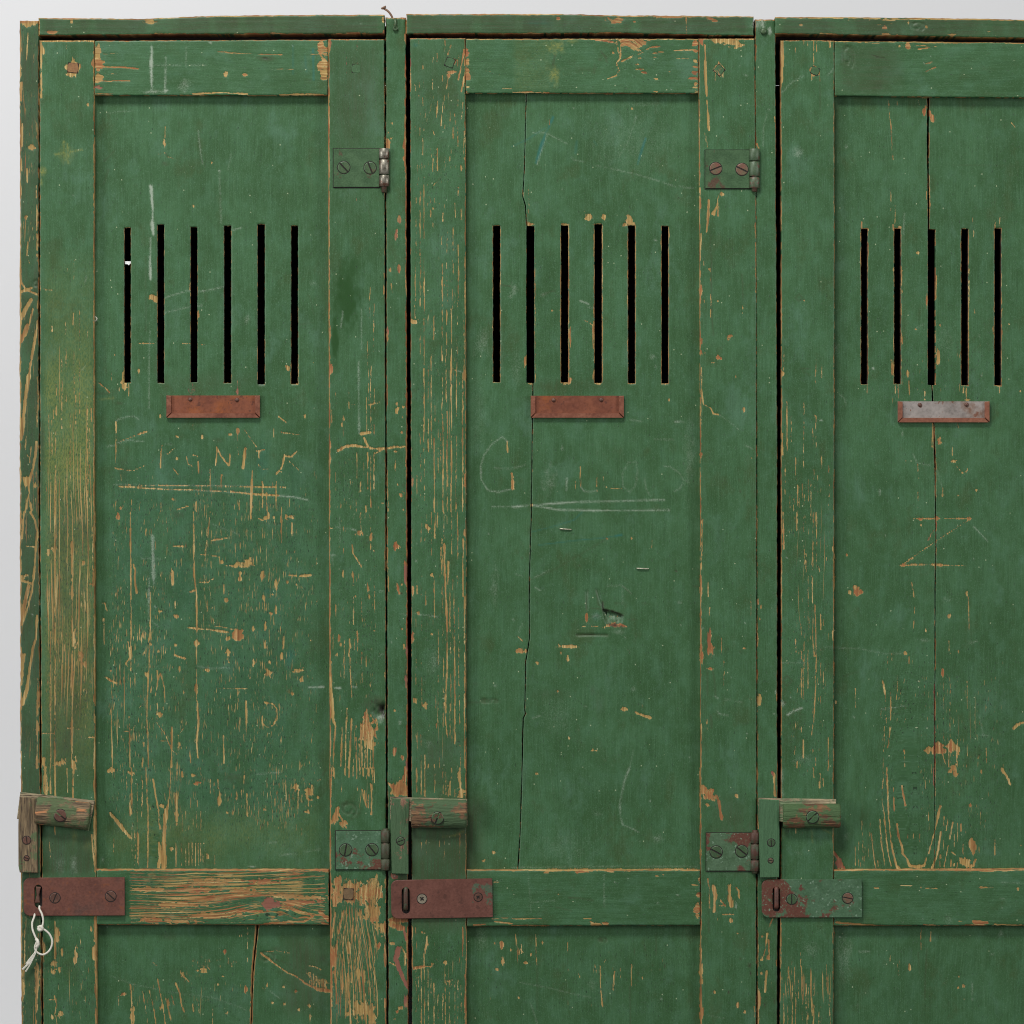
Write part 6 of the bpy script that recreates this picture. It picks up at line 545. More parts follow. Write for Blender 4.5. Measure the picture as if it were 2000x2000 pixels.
def simple(name, c1, c2, scale, rough=.6, metal=0.0, c3=None, th=(.55, .62), bump=.3, stretch=(1, 1, 1), bd=.0003, spots=None, side=None):
    """two tones mottled, a third showing through in patches"""
    t = NT(name); tc = t.n('ShaderNodeTexCoord'); o = t.vmul(tc.outputs['Object'], stretch)
    n1 = t.noise(o, scale, 5, .65); n2 = t.noise(o, scale * .35, 5, .7); n3 = t.noise(o, scale * 6, 3, .6)
    c = t.mix(t.sstep(n1, .3, .7), c1, c2)
    if c3: 
        if side:      # rust spreading in from one end of the plate
            sx = t.n('ShaderNodeSeparateXYZ'); t.l(tc.outputs['Object'], sx.inputs[0])
            n2 = t.math('MULTIPLY_ADD', t.sstep(sx.outputs[0], side[0], side[1]), side[2], n2)
        k = t.sstep(n2, th[0], th[1]); c = t.mix(k, c, c3)
    c = t.mix(t.math('MULTIPLY', t.sstep(n3, .5, .72), .3), c, tuple(min(1, v * 1.7 + .02) for v in c1))
    c = t.mix(t.math('MULTIPLY', t.sstep(n3, .5, .28), .35), c, tuple(v * .45 for v in c1))
    if spots: c = t.mix(t.math('MULTIPLY', t.sstep(t.noise(o, scale * 3, 4, .6), .60, .68), .8), c, spots)
    t.l(c, t.b.inputs['Base Color']); t.l(t.math('MULTIPLY_ADD', n1, .25, rough - .12), t.b.inputs['Roughness']); t.b.inputs['Metallic'].default_value = metal
    h = t.math('ADD', n3, n1); bn = t.bump(h, bump, bd); t.l(bn.outputs[0], t.b.inputs['Normal'])
    return t.m
GREEN = lin(76, 106, 78); RUSTD = lin(94, 56, 45); RUSTM = lin(118, 76, 62)
M_rust = simple('rusty_iron', RUSTD, lin(110, 66, 52), 90, .58, .1, lin(82, 58, 50), th=(.5, .72), spots=lin(116, 66, 40), bump=.5)
M_rust_green = simple('rusty_iron_traces_of_green', RUSTD, lin(108, 66, 54), 80, .58, .1, lin(72, 92, 70), th=(.63, .67), spots=lin(78, 46, 36), bump=.5)
M_green_rust = simple('green_painted_iron_rusting', lin(64, 96, 66), lin(78, 112, 84), 110, .5, .1, lin(98, 58, 44), th=(.555, .61), spots=lin(122, 146, 124), bump=.6)
M_plate_r = simple('green_painted_iron_rusted_at_the_staple', lin(62, 94, 64), lin(76, 108, 80), 110, .5, .1, lin(98, 56, 44), th=(.555, .61), spots=lin(122, 146, 124), bump=.6, side=(.236, .206, .16))
M_hinge_r = simple('green_hinge_rusted_at_the_knuckle', lin(66, 94, 64), lin(80, 108, 80), 110, .5, .1, lin(96, 56, 44), th=(.53, .59), spots=lin(122, 146, 124), bump=.6, side=(.172, .184, .12))
M_hinge = simple('green_painted_iron', lin(56, 84, 54), lin(68, 98, 64), 120, .45, .1, lin(84, 62, 48), th=(.56, .64), bump=.6)
M_knuckle = simple('bare_worn_iron', lin(96, 92, 80), lin(150, 146, 132), 200, .34, .55, lin(96, 68, 54), th=(.50, .6))
M_knuckle_g = simple('worn_green_knuckle_iron', lin(60, 82, 56), lin(80, 98, 74), 200, .46, .1, lin(98, 70, 58), th=(.50, .58))
M_knuckle_r = simple('rusty_knuckle_iron', lin(60, 62, 44), lin(70, 76, 54), 200, .55, .1, lin(78, 50, 38), th=(.5, .6))
M_card = simple('rusted_sheet_copper_brown', lin(104, 58, 42), lin(128, 74, 50), 70, .5, .15, lin(142, 80, 42), th=(.5, .68), bump=.35, spots=lin(84, 48, 36))
M_lip = simple('worn_folded_lip_rust', lin(126, 78, 60), lin(142, 92, 70), 90, .45, .2, lin(108, 62, 46), th=(.5, .66), bump=.4)
M_zinc = simple('zinc_sheet_with_rust_bloom', lin(140, 132, 126), lin(166, 158, 152), 60, .42, .3, lin(124, 92, 72), th=(.48, .64), spots=lin(118, 68, 44))
M_screw_g = simple('green_painted_screw', lin(58, 82, 54), lin(70, 92, 60), 200, .45, .1, lin(92, 60, 46), th=(.56, .64))
M_screw_r = simple('rusty_screw', lin(116, 74, 62), lin(96, 90, 66), 200, .5, .1, lin(70, 92, 64), th=(.56, .62))
M_screw_d = simple('dark_rusty_screw', lin(88, 60, 50), lin(104, 72, 58), 200, .5, .2)
M_screw_z = simple('dull_zinc_screw', lin(140, 130, 112), lin(170, 160, 140), 200, .38, .5, lin(110, 84, 66), th=(.55, .65))
M_dark = simple('recess_grime_and_shade', lin(20, 14, 10), lin(30, 22, 16), 100, .8)  # dark gap colour, paints shade as well as grime
M_inside = simple('dark_cabinet_interior', lin(34, 26, 20), lin(42, 32, 24), 20, .85)
M_slotw = simple('dark_brown_sawn_edge', lin(70, 46, 28), lin(52, 40, 26), 120, .8, stretch=(1, 1, .1))
M_pegw = simple('brown_end_grain', lin(116, 82, 50), lin(138, 100, 62), 260, .75, bump=.5)
M_pegd = simple('grey_brown_end_grain', lin(98, 78, 52), lin(116, 92, 62), 260, .75, bump=.5)
M_pegg = simple('green_painted_peg', lin(48, 82, 46), lin(60, 96, 58), 260, .6, 0, lin(150, 112, 72), th=(.54, .58), bump=.5)
M_cord = simple('cotton_cord', lin(226, 222, 208), lin(206, 200, 184), 400, .85, bump=.6)
M_nail = simple('rusty_nail', lin(116, 90, 74), lin(134, 108, 90), 300, .6, .2)
M_staple = simple('bright_staple_wire', lin(188, 182, 160), lin(200, 196, 176), 400, .35, .6)
M_paper = simple('white_paper', lin(225, 226, 226), lin(236, 236, 236), 100, .8)
M_pane = lin

def weathered(name, axis, green_amt, a=(96, 80, 58), b=(132, 112, 82), g=(74, 88, 56), raw=(188, 128, 84), raw_amt=0.0, dark=(62, 46, 34)):
    t = NT(name); tc = t.n('ShaderNodeTexCoord')
    st = (60, 900, 900) if axis == 'x' else (900, 900, 60)
    o = t.vmul(tc.outputs['Object'], st)
    n1 = t.noise(o, .5, 4, .7); n2 = t.noise(o, 1.1, 4, .6)
    n3 = t.noise(t.vmul(tc.outputs['Object'], tuple(v * .25 for v in st)), 1, 4, .6)
    iso = t.noise(tc.outputs['Object'], 55, 5, .7)
    n4 = t.noise(t.vmul(tc.outputs['Object'], tuple(v * .45 for v in st)), 1, 5, .65)
    c = t.mix(t.sstep(n1, .35, .65), lin(*a), lin(*b))
    c = t.mix(t.math('MULTIPLY', t.sstep(n4, .52, .62), .7), c, tuple(v * .42 for v in lin(*a)))
    c = t.mix(t.sstep(n2, .54, .64), c, lin(*dark))
    c = t.mix(t.math('MULTIPLY', t.sstep(n4, .46, .36), .6), c, tuple(min(1, v * 1.5) for v in lin(*b)))
    if raw_amt: c = t.mix(t.sstep(n3, .66 - raw_amt, .70 - raw_amt), c, lin(*raw))
    gm = t.sstep(t.math('ADD', t.math('MULTIPLY', iso, .7), t.math('MULTIPLY', n3, .3)), .60 - green_amt, .66 - green_amt)
    c = t.mix(gm, c, t.mix(n2, lin(*g), tuple(v * 1.5 for v in lin(*g))))
    t.l(c, t.b.inputs['Base Color']); t.b.inputs['Roughness'].default_value = .75
    h = t.math('SUBTRACT', t.math('ADD', n1, n2), n4); bn = t.bump(h, .9, .0010); t.l(bn.outputs[0], t.b.inputs['Normal'])
    return t.m
M_w1x = weathered('weathered_grey_wood_bare_patch', 'x', .15, raw_amt=.10)
M_w1z = weathered('weathered_grey_wood', 'z', .10)
M_w2x = weathered('ridged_brown_wood_green_traces', 'x', .16, (100, 74, 50), (132, 98, 66), g=(60, 82, 52))
M_w3x = weathered('red_brown_wood_green_traces', 'x', .16, (100, 68, 44), (128, 90, 58), g=(60, 84, 48))
M_w2z = weathered('green_painted_keeper_wood', 'z', .24, (118, 84, 66), (140, 108, 84), g=(58, 84, 54))
M_w3z = weathered('green_painted_keeper_wood_fresh', 'z', .34, (118, 84, 66), (140, 108, 84), g=(58, 92, 60))
M_battx = weathered('weathered_batten_wood', 'x', .10, (132, 118, 92), (160, 146, 116), g=(96, 112, 80))

def backdrop_material():
    t = NT('pale_grey_backdrop_paper'); tc = t.n('ShaderNodeTexCoord')
    n = t.noise(tc.outputs['Object'], 1.2, 3, .5)
    c = t.mix(n, (.712, .716, .724), (.742, .746, .754)); t.l(c, t.b.inputs['Base Color']); t.b.inputs['Roughness'].default_value = .9
    return t.m

# ------------------------------------------------------------------ board builder
def pw(pts):
    ys = np.array([p[0] for p in pts], float); xs = np.array([p[1] for p in pts], float)
    return lambda y: np.interp(y, ys, xs)
def steps(a, b, d, extra=(), edge=(0.8, 2.0, 3.6)):
    L = b - a
    pts = [0] + [e for e in edge if e < L / 2] + [L - e for e in edge if e < L / 2] + [L]
    n = max(1, int(round((L - 7.2) / d)))
    if L > 9: pts += list(np.linspace(3.6, L - 3.6, n + 1))
    keep = [e - a for e in extra if a < e < b]
    pts = sorted(set(round(p, 3) for p in pts if all(abs(p - k) > d * .45 for k in keep) or p in (0, L)) | set(round(k, 3) for k in keep))
    return np.array(pts) + a
ringmods = {}
def board(name, parent, L, R, T_, B_, d0=0.0, thick=50.0, orient='v', sp=(2.0, 2.6), holes=(), seed=0, bevel=2.2,
          edges=None, base=None, ring=None, xrows=(), rough=0.7, warp=.8, mat=None, jit=.6):
    """L,R: x as function of y (or number); T_,B_: y as function of x (or number)"""
    fn = lambda q: q if callable(q) else (lambda v, q=q: np.full_like(np.asarray(v, float), q))
    L, R, T_, B_ = fn(L), fn(R), fn(T_), fn(B_)
    xm0 = float(np.mean(L(np.array([0., 1000., 2000.])))); xm1 = float(np.mean(R(np.array([0., 1000., 2000.]))))
    if holes or xrows: 
        ym = holes[0][2] + 50 if holes else 1000
        xm0, xm1 = float(np.median(L(np.linspace(float(T_(np.array(xm0))), float(B_(np.array(xm0))), 40)))), float(np.median(R(np.linspace(float(T_(np.array(xm0))), float(B_(np.array(xm0))), 40))))
    ym0 = float(T_(np.array((xm0 + xm1) / 2))); ym1 = float(B_(np.array((xm0 + xm1) / 2)))
    hx = [h[0] for h in holes] + [h[1] for h in holes]; hy = [h[2] for h in holes] + [h[3] for h in holes] + list(xrows)
    # sub-px separated rows/cols of the holes are kept exactly
    hxe = hx + [v for h in holes for v in (h[0] - 1.2, h[1] + 1.2)]
    us = steps(xm0, xm1, sp[0], hxe); vs = steps(ym0, ym1, sp[1], hy)
    def grid(us, vs):
        U, Vv = np.meshgrid((us - xm0) / (xm1 - xm0), (vs - ym0) / (ym1 - ym0))
        x = xm0 + U * (xm1 - xm0)
        y = T_(x) * (1 - Vv) + B_(x) * Vv
        xl, xr = L(y), R(y)
        if holes:
            x = x + (xl - xm0) * np.clip(1 - (x - xm0) / 44, 0, 1) + (xr - xm1) * np.clip(1 - (xm1 - x) / 44, 0, 1)
            return x, y, xl, xr
        return xl * (1 - U) + xr * U, y, xl, xr
    X, Y, XL, XR = grid(us, vs)
    nv, nu = X.shape
    def kept(us, vs):
        cx = (us[:-1] + us[1:]) / 2; cy = (vs[:-1] + vs[1:]) / 2
        k = np.ones((len(cy), len(cx)), bool)
        for (a, b, c, d) in holes: k[np.ix_((cy > c) & (cy < d), (cx > a) & (cx < b))] = False
        return k
    kp = kept(us, vs)
    dl, dr = X - XL, XR - X; dt, db = Y - T_(X), B_(X) - Y
    dh = np.full_like(X, 999.)
    for (a, b, c, d) in holes:
        ddx = np.maximum(np.maximum(a - X, X - b), 0); ddy = np.maximum(np.maximum(c - Y, Y - d), 0); dh = np.minimum(dh, np.hypot(ddx, ddy))
    dm = np.minimum(np.minimum(np.minimum(dl, dr), np.minimum(dt, db)), dh)
    s0 = seed * 13.7
    # sawn edges are never dead straight
    jx = (fbm(Y / 60, X * 0 + s0, 3) - .5) * 2.2 * jit + (vn(Y / 7, X * 0 + s0, 4) - .5) * 1.3 * jit
    jx2 = (fbm(Y / 60, X * 0 + s0 + 9, 3) - .5) * 2.2 * jit + (vn(Y / 7, X * 0 + s0 + 9, 4) - .5) * 1.3 * jit
    jy = (fbm(X / 60, Y * 0 + s0 + 4, 3) - .5) * 2.2 * jit + (vn(X / 6, Y * 0 + s0, 4) - .5) * 1.5 * jit
    jy2 = (fbm(X / 60, Y * 0 + s0 + 17, 3) - .5) * 2.2 * jit + (vn(X / 6, Y * 0 + s0 + 5, 4) - .5) * 1.5 * jit
    Xo = X + jx * np.exp(-np.maximum(dl, 0) / 4) + jx2 * np.exp(-np.maximum(dr, 0) / 4)
    Yo = Y + jy * np.exp(-np.maximum(dt, 0) / 4) + jy2 * np.exp(-np.maximum(db, 0) / 4)
    hj = np.exp(-dh / 3) * .9
    Xo = Xo + (vn(Y / 5, X / 5, 12) - .5) * hj; Yo = Yo + (vn(X / 3, Y / 5, 14) - .5) * hj * 1.6
    bv = np.clip(1 - dm / bevel, 0, 1); D = d0 - bevel * (1 - np.sqrt(np.clip(1 - bv * bv, 0, 1)))
    D = D + (fbm(X / 240, Y / 400, seed + 3) - .5) * warp * 2
    if orient == 'v': D = D + (vn(X / 5, Y / 160, seed + 8) - .5) * .28 * rough
    else: D = D + (vn(X / 160, Y / 5, seed + 8) - .5) * .28 * rough
    # wear fields
    ch = {k: sample(k, X, Y) for k in F}
    for side, dist, al in (('l', dl, Y), ('r', dr, Y), ('t', dt, X), ('b', db, X), ('h', dh, X + Y)):
        if not edges or side not in edges: continue
        amt, tn, wd = edges[side]
        n = fbm(al / 22, dist * 0 + s0 + ord(side), 6) * .75 + vn(al / 5, dist / 3 + s0, 7) * .35
        wloc = wd * .72 * np.clip((n - (1 - amt) * .75) * 3.2, 0, 1.7)
        f = np.clip(.5 + (wloc - dist) / 2.6, 0, 1) * (wloc > .05)
        m = f > ch['chip']; ch['tone'] = np.where(m & (f > .1), np.clip(tn * .6 + (n - .5) * .6, 0, 1), ch['tone']); ch['chip'] = np.maximum(ch['chip'], f)
    bl = np.clip(.5 + .5 * ch['blue'], 0, 1)
    if base:
        bl = np.clip(bl + base.get('blue', 0), 0, 1)
        for k in ('longg', 'dash', 'dirt', 'chalk', 'yel'):
            if k in base: ch[k] = np.maximum(ch[k], base[k] * fbm(X / 30, Y / 60, seed + 70) * 1.6)
    D = D - ch['dent'] * 7
    D = D - np.clip(ch['chip'] - .3, 0, .5) * .9 - np.clip(ch['dirt'] - .6, 0, .4) * 1.5
    rc = X.copy(); al = Y.copy()
    if orient == 'h': rc, al = Y.copy(), X.copy()
    rc = rc + (fbm(al / 260, rc / 140, seed + 21) - .5) * 26 + (fbm(al / 60, rc / 50, seed + 25) - .5) * 3
    if ring is not None: rc, al = ring(X, Y, rc, al)
    # ---- assemble arrays
    nf = nv * nu
    co = np.stack([(Xo.ravel() - 1000) * S, -D.ravel() * S, (1000 - Yo.ravel()) * S], 1)
    idx = np.arange(nf).reshape(nv, nu)
    q = np.stack([idx[:-1, :-1], idx[1:, :-1], idx[1:, 1:], idx[:-1, 1:]], -1)[kp]
    kpad = np.zeros((nv + 1, nu + 1), bool); kpad[1:-1, 1:-1] = kp
    walls = []; inner = []
    def outer(i, j): return (i == 0) | (j == 0) | (i == nv) | (j == nu)
    # cell (i,j) in padded coords; neighbours
    for di, dj, a, b in ((0, -1, (0, 0), (1, 0)), (0, 1, (1, 1), (0, 1)), (-1, 0, (0, 1), (0, 0)), (1, 0, (1, 0), (1, 1))):
        c = kpad[1:-1, 1:-1]; nb = kpad[1 + di:nv + di, 1 + dj:nu + dj]
        ii, jj = np.nonzero(c & ~nb)
        va = idx[ii + a[0], jj + a[1]]; vb = idx[ii + b[0], jj + b[1]]
        isout = (ii + di < 0) | (jj + dj < 0) | (ii + di >= nv - 1) | (jj + dj >= nu - 1)
        walls.append(np.stack([va, vb], 1)); inner.append(~isout)
    we = np.concatenate(walls); wi = np.concatenate(inner)
    nw = len(we); base_i = nf
    fa, fb = we[:, 0], we[:, 1]
    wco = np.concatenate([co[fa], co[fb], co[fb], co[fa]]); back_y = -(d0 - thick) * S
    wco[2 * nw:, 1] = back_y
    wq = np.stack([base_i + np.arange(nw), base_i + 3 * nw + np.arange(nw), base_i + 2 * nw + np.arange(nw), base_i + nw + np.arange(nw)], 1)
    # back, coarse
    uc = np.array(sorted(set([us[0], us[-1]] + [v for v in us if any(abs(v - h) < .01 for h in hx)])))
    vc = np.array(sorted(set([vs[0], vs[-1]] + [v for v in vs if any(abs(v - h) < .01 for h in hy)])))
    if len(xrows): vc = vs[::1] if len(vs) < 40 else np.array(sorted(set(list(vs[::12]) + list(vc))))
    BX, BY, _, _ = grid(uc, vc); bi = nf + 4 * nw
    bco = np.stack([(BX.ravel() - 1000) * S, np.full(BX.size, back_y), (1000 - BY.ravel()) * S], 1)
    bidx = bi + np.arange(BX.size).reshape(BX.shape); bk = kept(uc, vc)
    bq = np.stack([bidx[:-1, :-1], bidx[:-1, 1:], bidx[1:, 1:], bidx[1:, :-1]], -1)[bk]
    allco = np.concatenate([co, wco, bco]).astype(np.float32); quads = np.concatenate([q, wq, bq]).astype(np.int32)
    me = bpy.data.meshes.new(name)
    me.vertices.add(len(allco)); me.vertices.foreach_set('co', allco.ravel())
    me.loops.add(quads.size); me.loops.foreach_set('vertex_index', quads.ravel())
    me.polygons.add(len(quads)); me.polygons.foreach_set('loop_start', np.arange(0, quads.size, 4, dtype=np.int32)); me.polygons.foreach_set('loop_total', np.full(len(quads), 4, np.int32))
    mi = np.zeros(len(quads), np.int32); mi[len(q):len(q) + nw][wi] = 1; mi[len(q) + nw:] = 2
    me.update(calc_edges=True)
    me.materials.append(mat or PAINT); me.materials.append(M_slotw); me.materials.append(M_inside)
    me.polygons.foreach_set('material_index', mi)
    sm = np.zeros(len(quads), bool); sm[:len(q)] = True
    me.polygons.foreach_set('use_smooth', sm)
    def full(A, back=0.0):
        A = A.ravel(); return np.concatenate([A, A[fa], A[fb], A[fb], A[fa], np.full(BX.size, back)])
    grain = np.stack([full(rc), full(al), full(np.full_like(X, seed * 17.0))], 1).astype(np.float32)
    # the walls run back into depth: let the along coordinate follow
    a = me.attributes.new('grain', 'FLOAT_VECTOR', 'POINT'); a.data.foreach_set('vector', grain.ravel())
    a = me.attributes.new('wear_a', 'FLOAT_COLOR', 'POINT'); a.data.foreach_set('color', np.stack([full(ch['chip']), full(ch['longg']), full(ch['dash']), full(ch['tone'])], 1).astype(np.float32).ravel())
    a = me.attributes.new('wear_b', 'FLOAT_COLOR', 'POINT'); a.data.foreach_set('color', np.stack([full(ch['chalk']), full(ch['dirt']), full(bl, .5), full(ch['yel'])], 1).astype(np.float32).ravel())
    me.update()
    o = bpy.data.objects.new(name, me); COL.objects.link(o); o.parent = parent
    return o

# ------------------------------------------------------------------ small mesh builders
def mesh_obj(name, bm, mats, parent, smooth=False):
    bmesh.ops.recalc_face_normals(bm, faces=bm.faces)
    me = bpy.data.meshes.new(name); bm.to_mesh(me); bm.free()
    for m in mats: me.materials.append(m)
    if smooth:
        for p in me.polygons: p.use_smooth = True
    o = bpy.data.objects.new(name, me); COL.objects.link(o)
    if parent: o.parent = parent
    return o
def set_origin(o, x, y, d):
    """move the origin of a freshly made mesh to a point (px) without moving the shape"""
    p = W(x, y, d); o.data.transform(Matrix.Translation(-p)); o.location = p
    return o
def poly_plate(bm, pts, d0, d1, bev=.8, holes_mat=None, mat=0):
    """flat outline (px) extruded from depth d0 (back) to d1 (front) with a small bevelled rim"""
    n = len(pts); cx = sum(p[0] for p in pts) / n; cy = sum(p[1] for p in pts) / n
    def rng(off, d):
        r = []
        for x, y in pts:
            l = math.hypot(x - cx, y - cy) + 1e-6
            r.append(bm.verts.new(W(x - (x - cx) / l * off, y - (y - cy) / l * off, d)))
        return r
    a, b, c = rng(0, d0), rng(0, d1 - bev), rng(bev, d1)
    for u, v in ((a, b), (b, c)):
        for i in range(n):
            f = bm.faces.new((u[i], u[(i + 1) % n], v[(i + 1) % n], v[i])); f.material_index = mat
    f = bm.faces.new(c); f.material_index = mat; f = bm.faces.new(list(reversed(a))); f.material_index = mat
    return c
def box(bm, x0, x1, y0, y1, d0, d1, mat=0, bev=0.0, rot=0.0):
    cx, cy = (x0 + x1) / 2, (y0 + y1) / 2
    def P(x, y):
        c, s = math.cos(rot), math.sin(rot); return (cx + (x - cx) * c - (y - cy) * s, cy + (x - cx) * s + (y - cy) * c)
    if bev:
        poly_plate(bm, [P(x0, y0), P(x0, y1), P(x1, y1), P(x1, y0)], d0, d1, bev, mat=mat); return
    v = [bm.verts.new(W(*P(x, y), d)) for d in (d0, d1) for x, y in ((x0, y0), (x0, y1), (x1, y1), (x1, y0))]
    for q in ((3, 2, 1, 0), (4, 5, 6, 7), (0, 1, 5, 4), (1, 2, 6, 5), (2, 3, 7, 6), (3, 0, 4, 7)):
        f = bm.faces.new([v[i] for i in q]); f.material_index = mat
def seg_pts(x0, y0, r, a0, a1, n):
    return [(x0 + r * math.cos(a0 + (a1 - a0) * i / n), y0 + r * math.sin(a0 + (a1 - a0) * i / n)) for i in range(n + 1)]
def screw(name, parent, x, y, r, d, ang, mat, kind='slot', h=1.6, sw=2.6):
    """flat-headed screw: dark ring painting gap shade and grime, two half heads with the slot between (or four quarters)"""
    bm = bmesh.new()
    # ring and slot floor: dark colour stands for shade and grime in the gaps
    poly_plate(bm, seg_pts(x, y, r + 1.5, 0, 2 * math.pi, 24)[:-1], d - 2, d + .35, .2, mat=1)
    a = math.radians(ang)
    if kind == 'slot':
        s = sw / 2; t = math.asin(s / r)
        for k in (0, 1):
            b = a + k * math.pi
            pts = seg_pts(x, y, r, b + t, b + math.pi - t, 12)
            n = len(pts); cx = x + r * .42 * math.cos(b + math.pi / 2); cy = y + r * .42 * math.sin(b + math.pi / 2)
            lo = [bm.verts.new(W(p[0], p[1], d)) for p in pts]
            md = [bm.verts.new(W(p[0], p[1], d + h * .6)) for p in pts]
            hi = [bm.verts.new(W(cx + (p[0] - cx) * .86, cy + (p[1] - cy) * .86, d + h)) for p in pts]
            for u, v in ((lo, md), (md, hi)):
                for i in range(n): bm.faces.new((u[i], u[(i + 1) % n], v[(i + 1) % n], v[i]))
            bm.faces.new(hi)
    else:
        s = r * .16
        for k in range(4):
            b = a + k * math.pi / 2
            u_ = (math.cos(b), math.sin(b)); v_ = (-math.sin(b), math.cos(b))
            P = lambda p, q: (x + p * u_[0] + q * v_[0], y + p * u_[1] + q * v_[1])
            e = r * .5
            pts = [P(s, s), P(e, s), P(e, 0), P(r, 0)] + [P(r * math.cos(t), r * math.sin(t)) for t in [math.pi / 2 * i / 6 for i in range(1, 6)]] + [P(0, r), P(0, e), P(s, e)]
            n = len(pts)
            lo = [bm.verts.new(W(p[0], p[1], d)) for p in pts]; hi = [bm.verts.new(W(p[0], p[1], d + h)) for p in pts]
            for i in range(n): bm.faces.new((lo[i], lo[(i + 1) % n], hi[(i + 1) % n], hi[i]))
            bm.faces.new(hi)
    o = mesh_obj(name, bm, [mat, M_dark], parent); return o
def tube_bm(bm, pts, rad, n=8, mat=0, caps=True):
    """pts: list of (x,y,d) px, rad: number or list"""
    P = [W(*p) for p in pts]; R = [rad] * len(P) if not isinstance(rad, (list, tuple)) else rad
    rings = []; up = Vector((0.31, 0.9, 0.17)).normalized()
    for i, p in enumerate(P):
        t = (P[min(i + 1, len(P) - 1)] - P[max(i - 1, 0)]).normalized()
        a = t.cross(up).normalized(); b = t.cross(a).normalized(); up = -b if False else up
        rings.append([bm.verts.new(p + (a * math.cos(2 * math.pi * k / n) + b * math.sin(2 * math.pi * k / n)) * R[i] * S) for k in range(n)])
    for u, v in zip(rings[:-1], rings[1:]):
        for k in range(n):
            f = bm.faces.new((u[k], u[(k + 1) % n], v[(k + 1) % n], v[k])); f.smooth = True; f.material_index = mat
    if caps: bm.faces.new(rings[0]); bm.faces.new(list(reversed(rings[-1])))
def catmull(pts, k=6):
    out = []
    p = [pts[0]] + list(pts) + [pts[-1]]
    for i in range(1, len(p) - 2):
        for j in range(k):
            t = j / k
            out.append(tuple(.5 * ((2 * p[i][c]) + (-p[i - 1][c] + p[i + 1][c]) * t + (2 * p[i - 1][c] - 5 * p[i][c] + 4 * p[i + 1][c] - p[i + 2][c]) * t * t + (-p[i - 1][c] + 3 * p[i][c] - 3 * p[i + 1][c] + p[i + 2][c]) * t ** 3) for c in range(3)))
    out.append(tuple(pts[-1])); return out
def parent_at(o, parent):
    o.parent = parent

# ================================================================== THE PLACE
bm = bmesh.new()
v = [bm.verts.new(p) for p in ((-4, 1.5, -2.2), (4, 1.5, -2.2), (4, 1.5, 3), (-4, 1.5, 3))]
bm.faces.new(v)
v2 = [bm.verts.new(p) for p in ((-4, 1.56, -2.2), (4, 1.56, -2.2), (4, 1.56, 3), (-4, 1.56, 3))]
bm.faces.new(list(reversed(v2)))
for i in range(4): bm.faces.new((v[i], v2[i], v2[(i + 1) % 4], v[(i + 1) % 4]))
wall = mesh_obj('wall', bm, [backdrop_material()], None); tag(wall, kind='structure', label='pale grey studio backdrop wall behind the green lockers')

BOT = 2230                       # the lockers go on below the picture
cab = empty('locker_cabinet', None, W(1000, BOT, 0))
tag(cab, 'bank of old green painted wooden lockers with slotted doors and rusty latches', 'locker')
C0 = cab.location.copy()
def fix_parent(o):               # children are modelled in place; compensate for the empty's own location
    o.matrix_parent_inverse = Matrix.Translation(-C0)
def lin2(a, b, c=None):
    if c is None: return pw([(0, a), (2000, b)])
    return pw([(0, a), (1000, b), (2000, c), (2230, c + (c - b) * .2)])

# ---- carcass
b_post = {}
side = board('side_post', cab, lin2(38.5, 38.5, 41.5), lin2(75, 76, 80.6), 40, BOT, d0=1, thick=60, seed=1, sp=(1.8, 2.6), bevel=3, jit=1.2, edges=dict(l=(.8, .2, 2.8), r=(.45, .3, 1.8), t=(.9, .4, 5)), base=dict(blue=.08, dash=.7, dirt=.45, longg=.6), rough=1.6)
post1 = board('divider_post', cab, lin2(753, 755, 758.5), lin2(792.5, 795, 797.5), 33, BOT, d0=-3, thick=60, seed=2, sp=(1.8, 2.6), bevel=3, jit=1.0, edges=dict(l=(.42, .4, 1.4), r=(.62, .8, 2.6), t=(.8, .5, 3)))
post2 = board('divider_post', cab, lin2(1474.5, 1478, 1479.5), lin2(1514.5, 1518.5, 1518.5), 37, BOT, d0=-3, thick=60, seed=3, sp=(1.8, 2.6), bevel=3, jit=.8, edges=dict(l=(.55, .4, 1.8), r=(.35, .5, 1.4), t=(.7, .4, 3)))
post3 = board('divider_post', cab, 2198, 2236, 37, BOT, d0=-3, thick=60, seed=4, sp=(12, 24), bevel=3)
tr1 = board('top_rail', cab, 75.5, 751, pw([(75, 35), (290, 36.5), (400, 31.5), (500, 29.5), (751, 28.5)]), pw([(75, 69), (400, 67), (751, 66)]), d0=2, thick=60, orient='h', seed=5, sp=(2.4, 1.8), bevel=2.6, jit=.8, edges=dict(t=(.85, .35, 2.2), b=(.5, .5, 1.6), l=(.7, .1, 2)), rough=1.5, base=dict(dirt=.3))
tr2 = board('top_rail', cab, 793.5, 1471, pw([(793, 27.5), (1100, 27.5), (1200, 30), (1471, 32)]), pw([(793, 66), (1200, 65), (1471, 70)]), d0=2, thick=60, orient='h', seed=6, sp=(2.4, 1.8), bevel=2.6, jit=.8, edges=dict(t=(.85, .35, 2.2), b=(.55, .6, 1.8), l=(.6, .4, 2)), rough=1.5, base=dict(dirt=.3))
tr3 = board('top_rail', cab, 1513.5, 2196, pw([(1513, 33), (1800, 35), (2000, 38), (2196, 38)]), pw([(1513, 66), (1750, 70), (2000, 75), (2196, 76)]), d0=2, thick=60, orient='h', seed=7, sp=(2.4, 1.8), bevel=2.6, jit=.8, edges=dict(t=(.9, .15, 2.6), b=(.5, .2, 1.6)), rough=1.5, base=dict(dirt=.3))
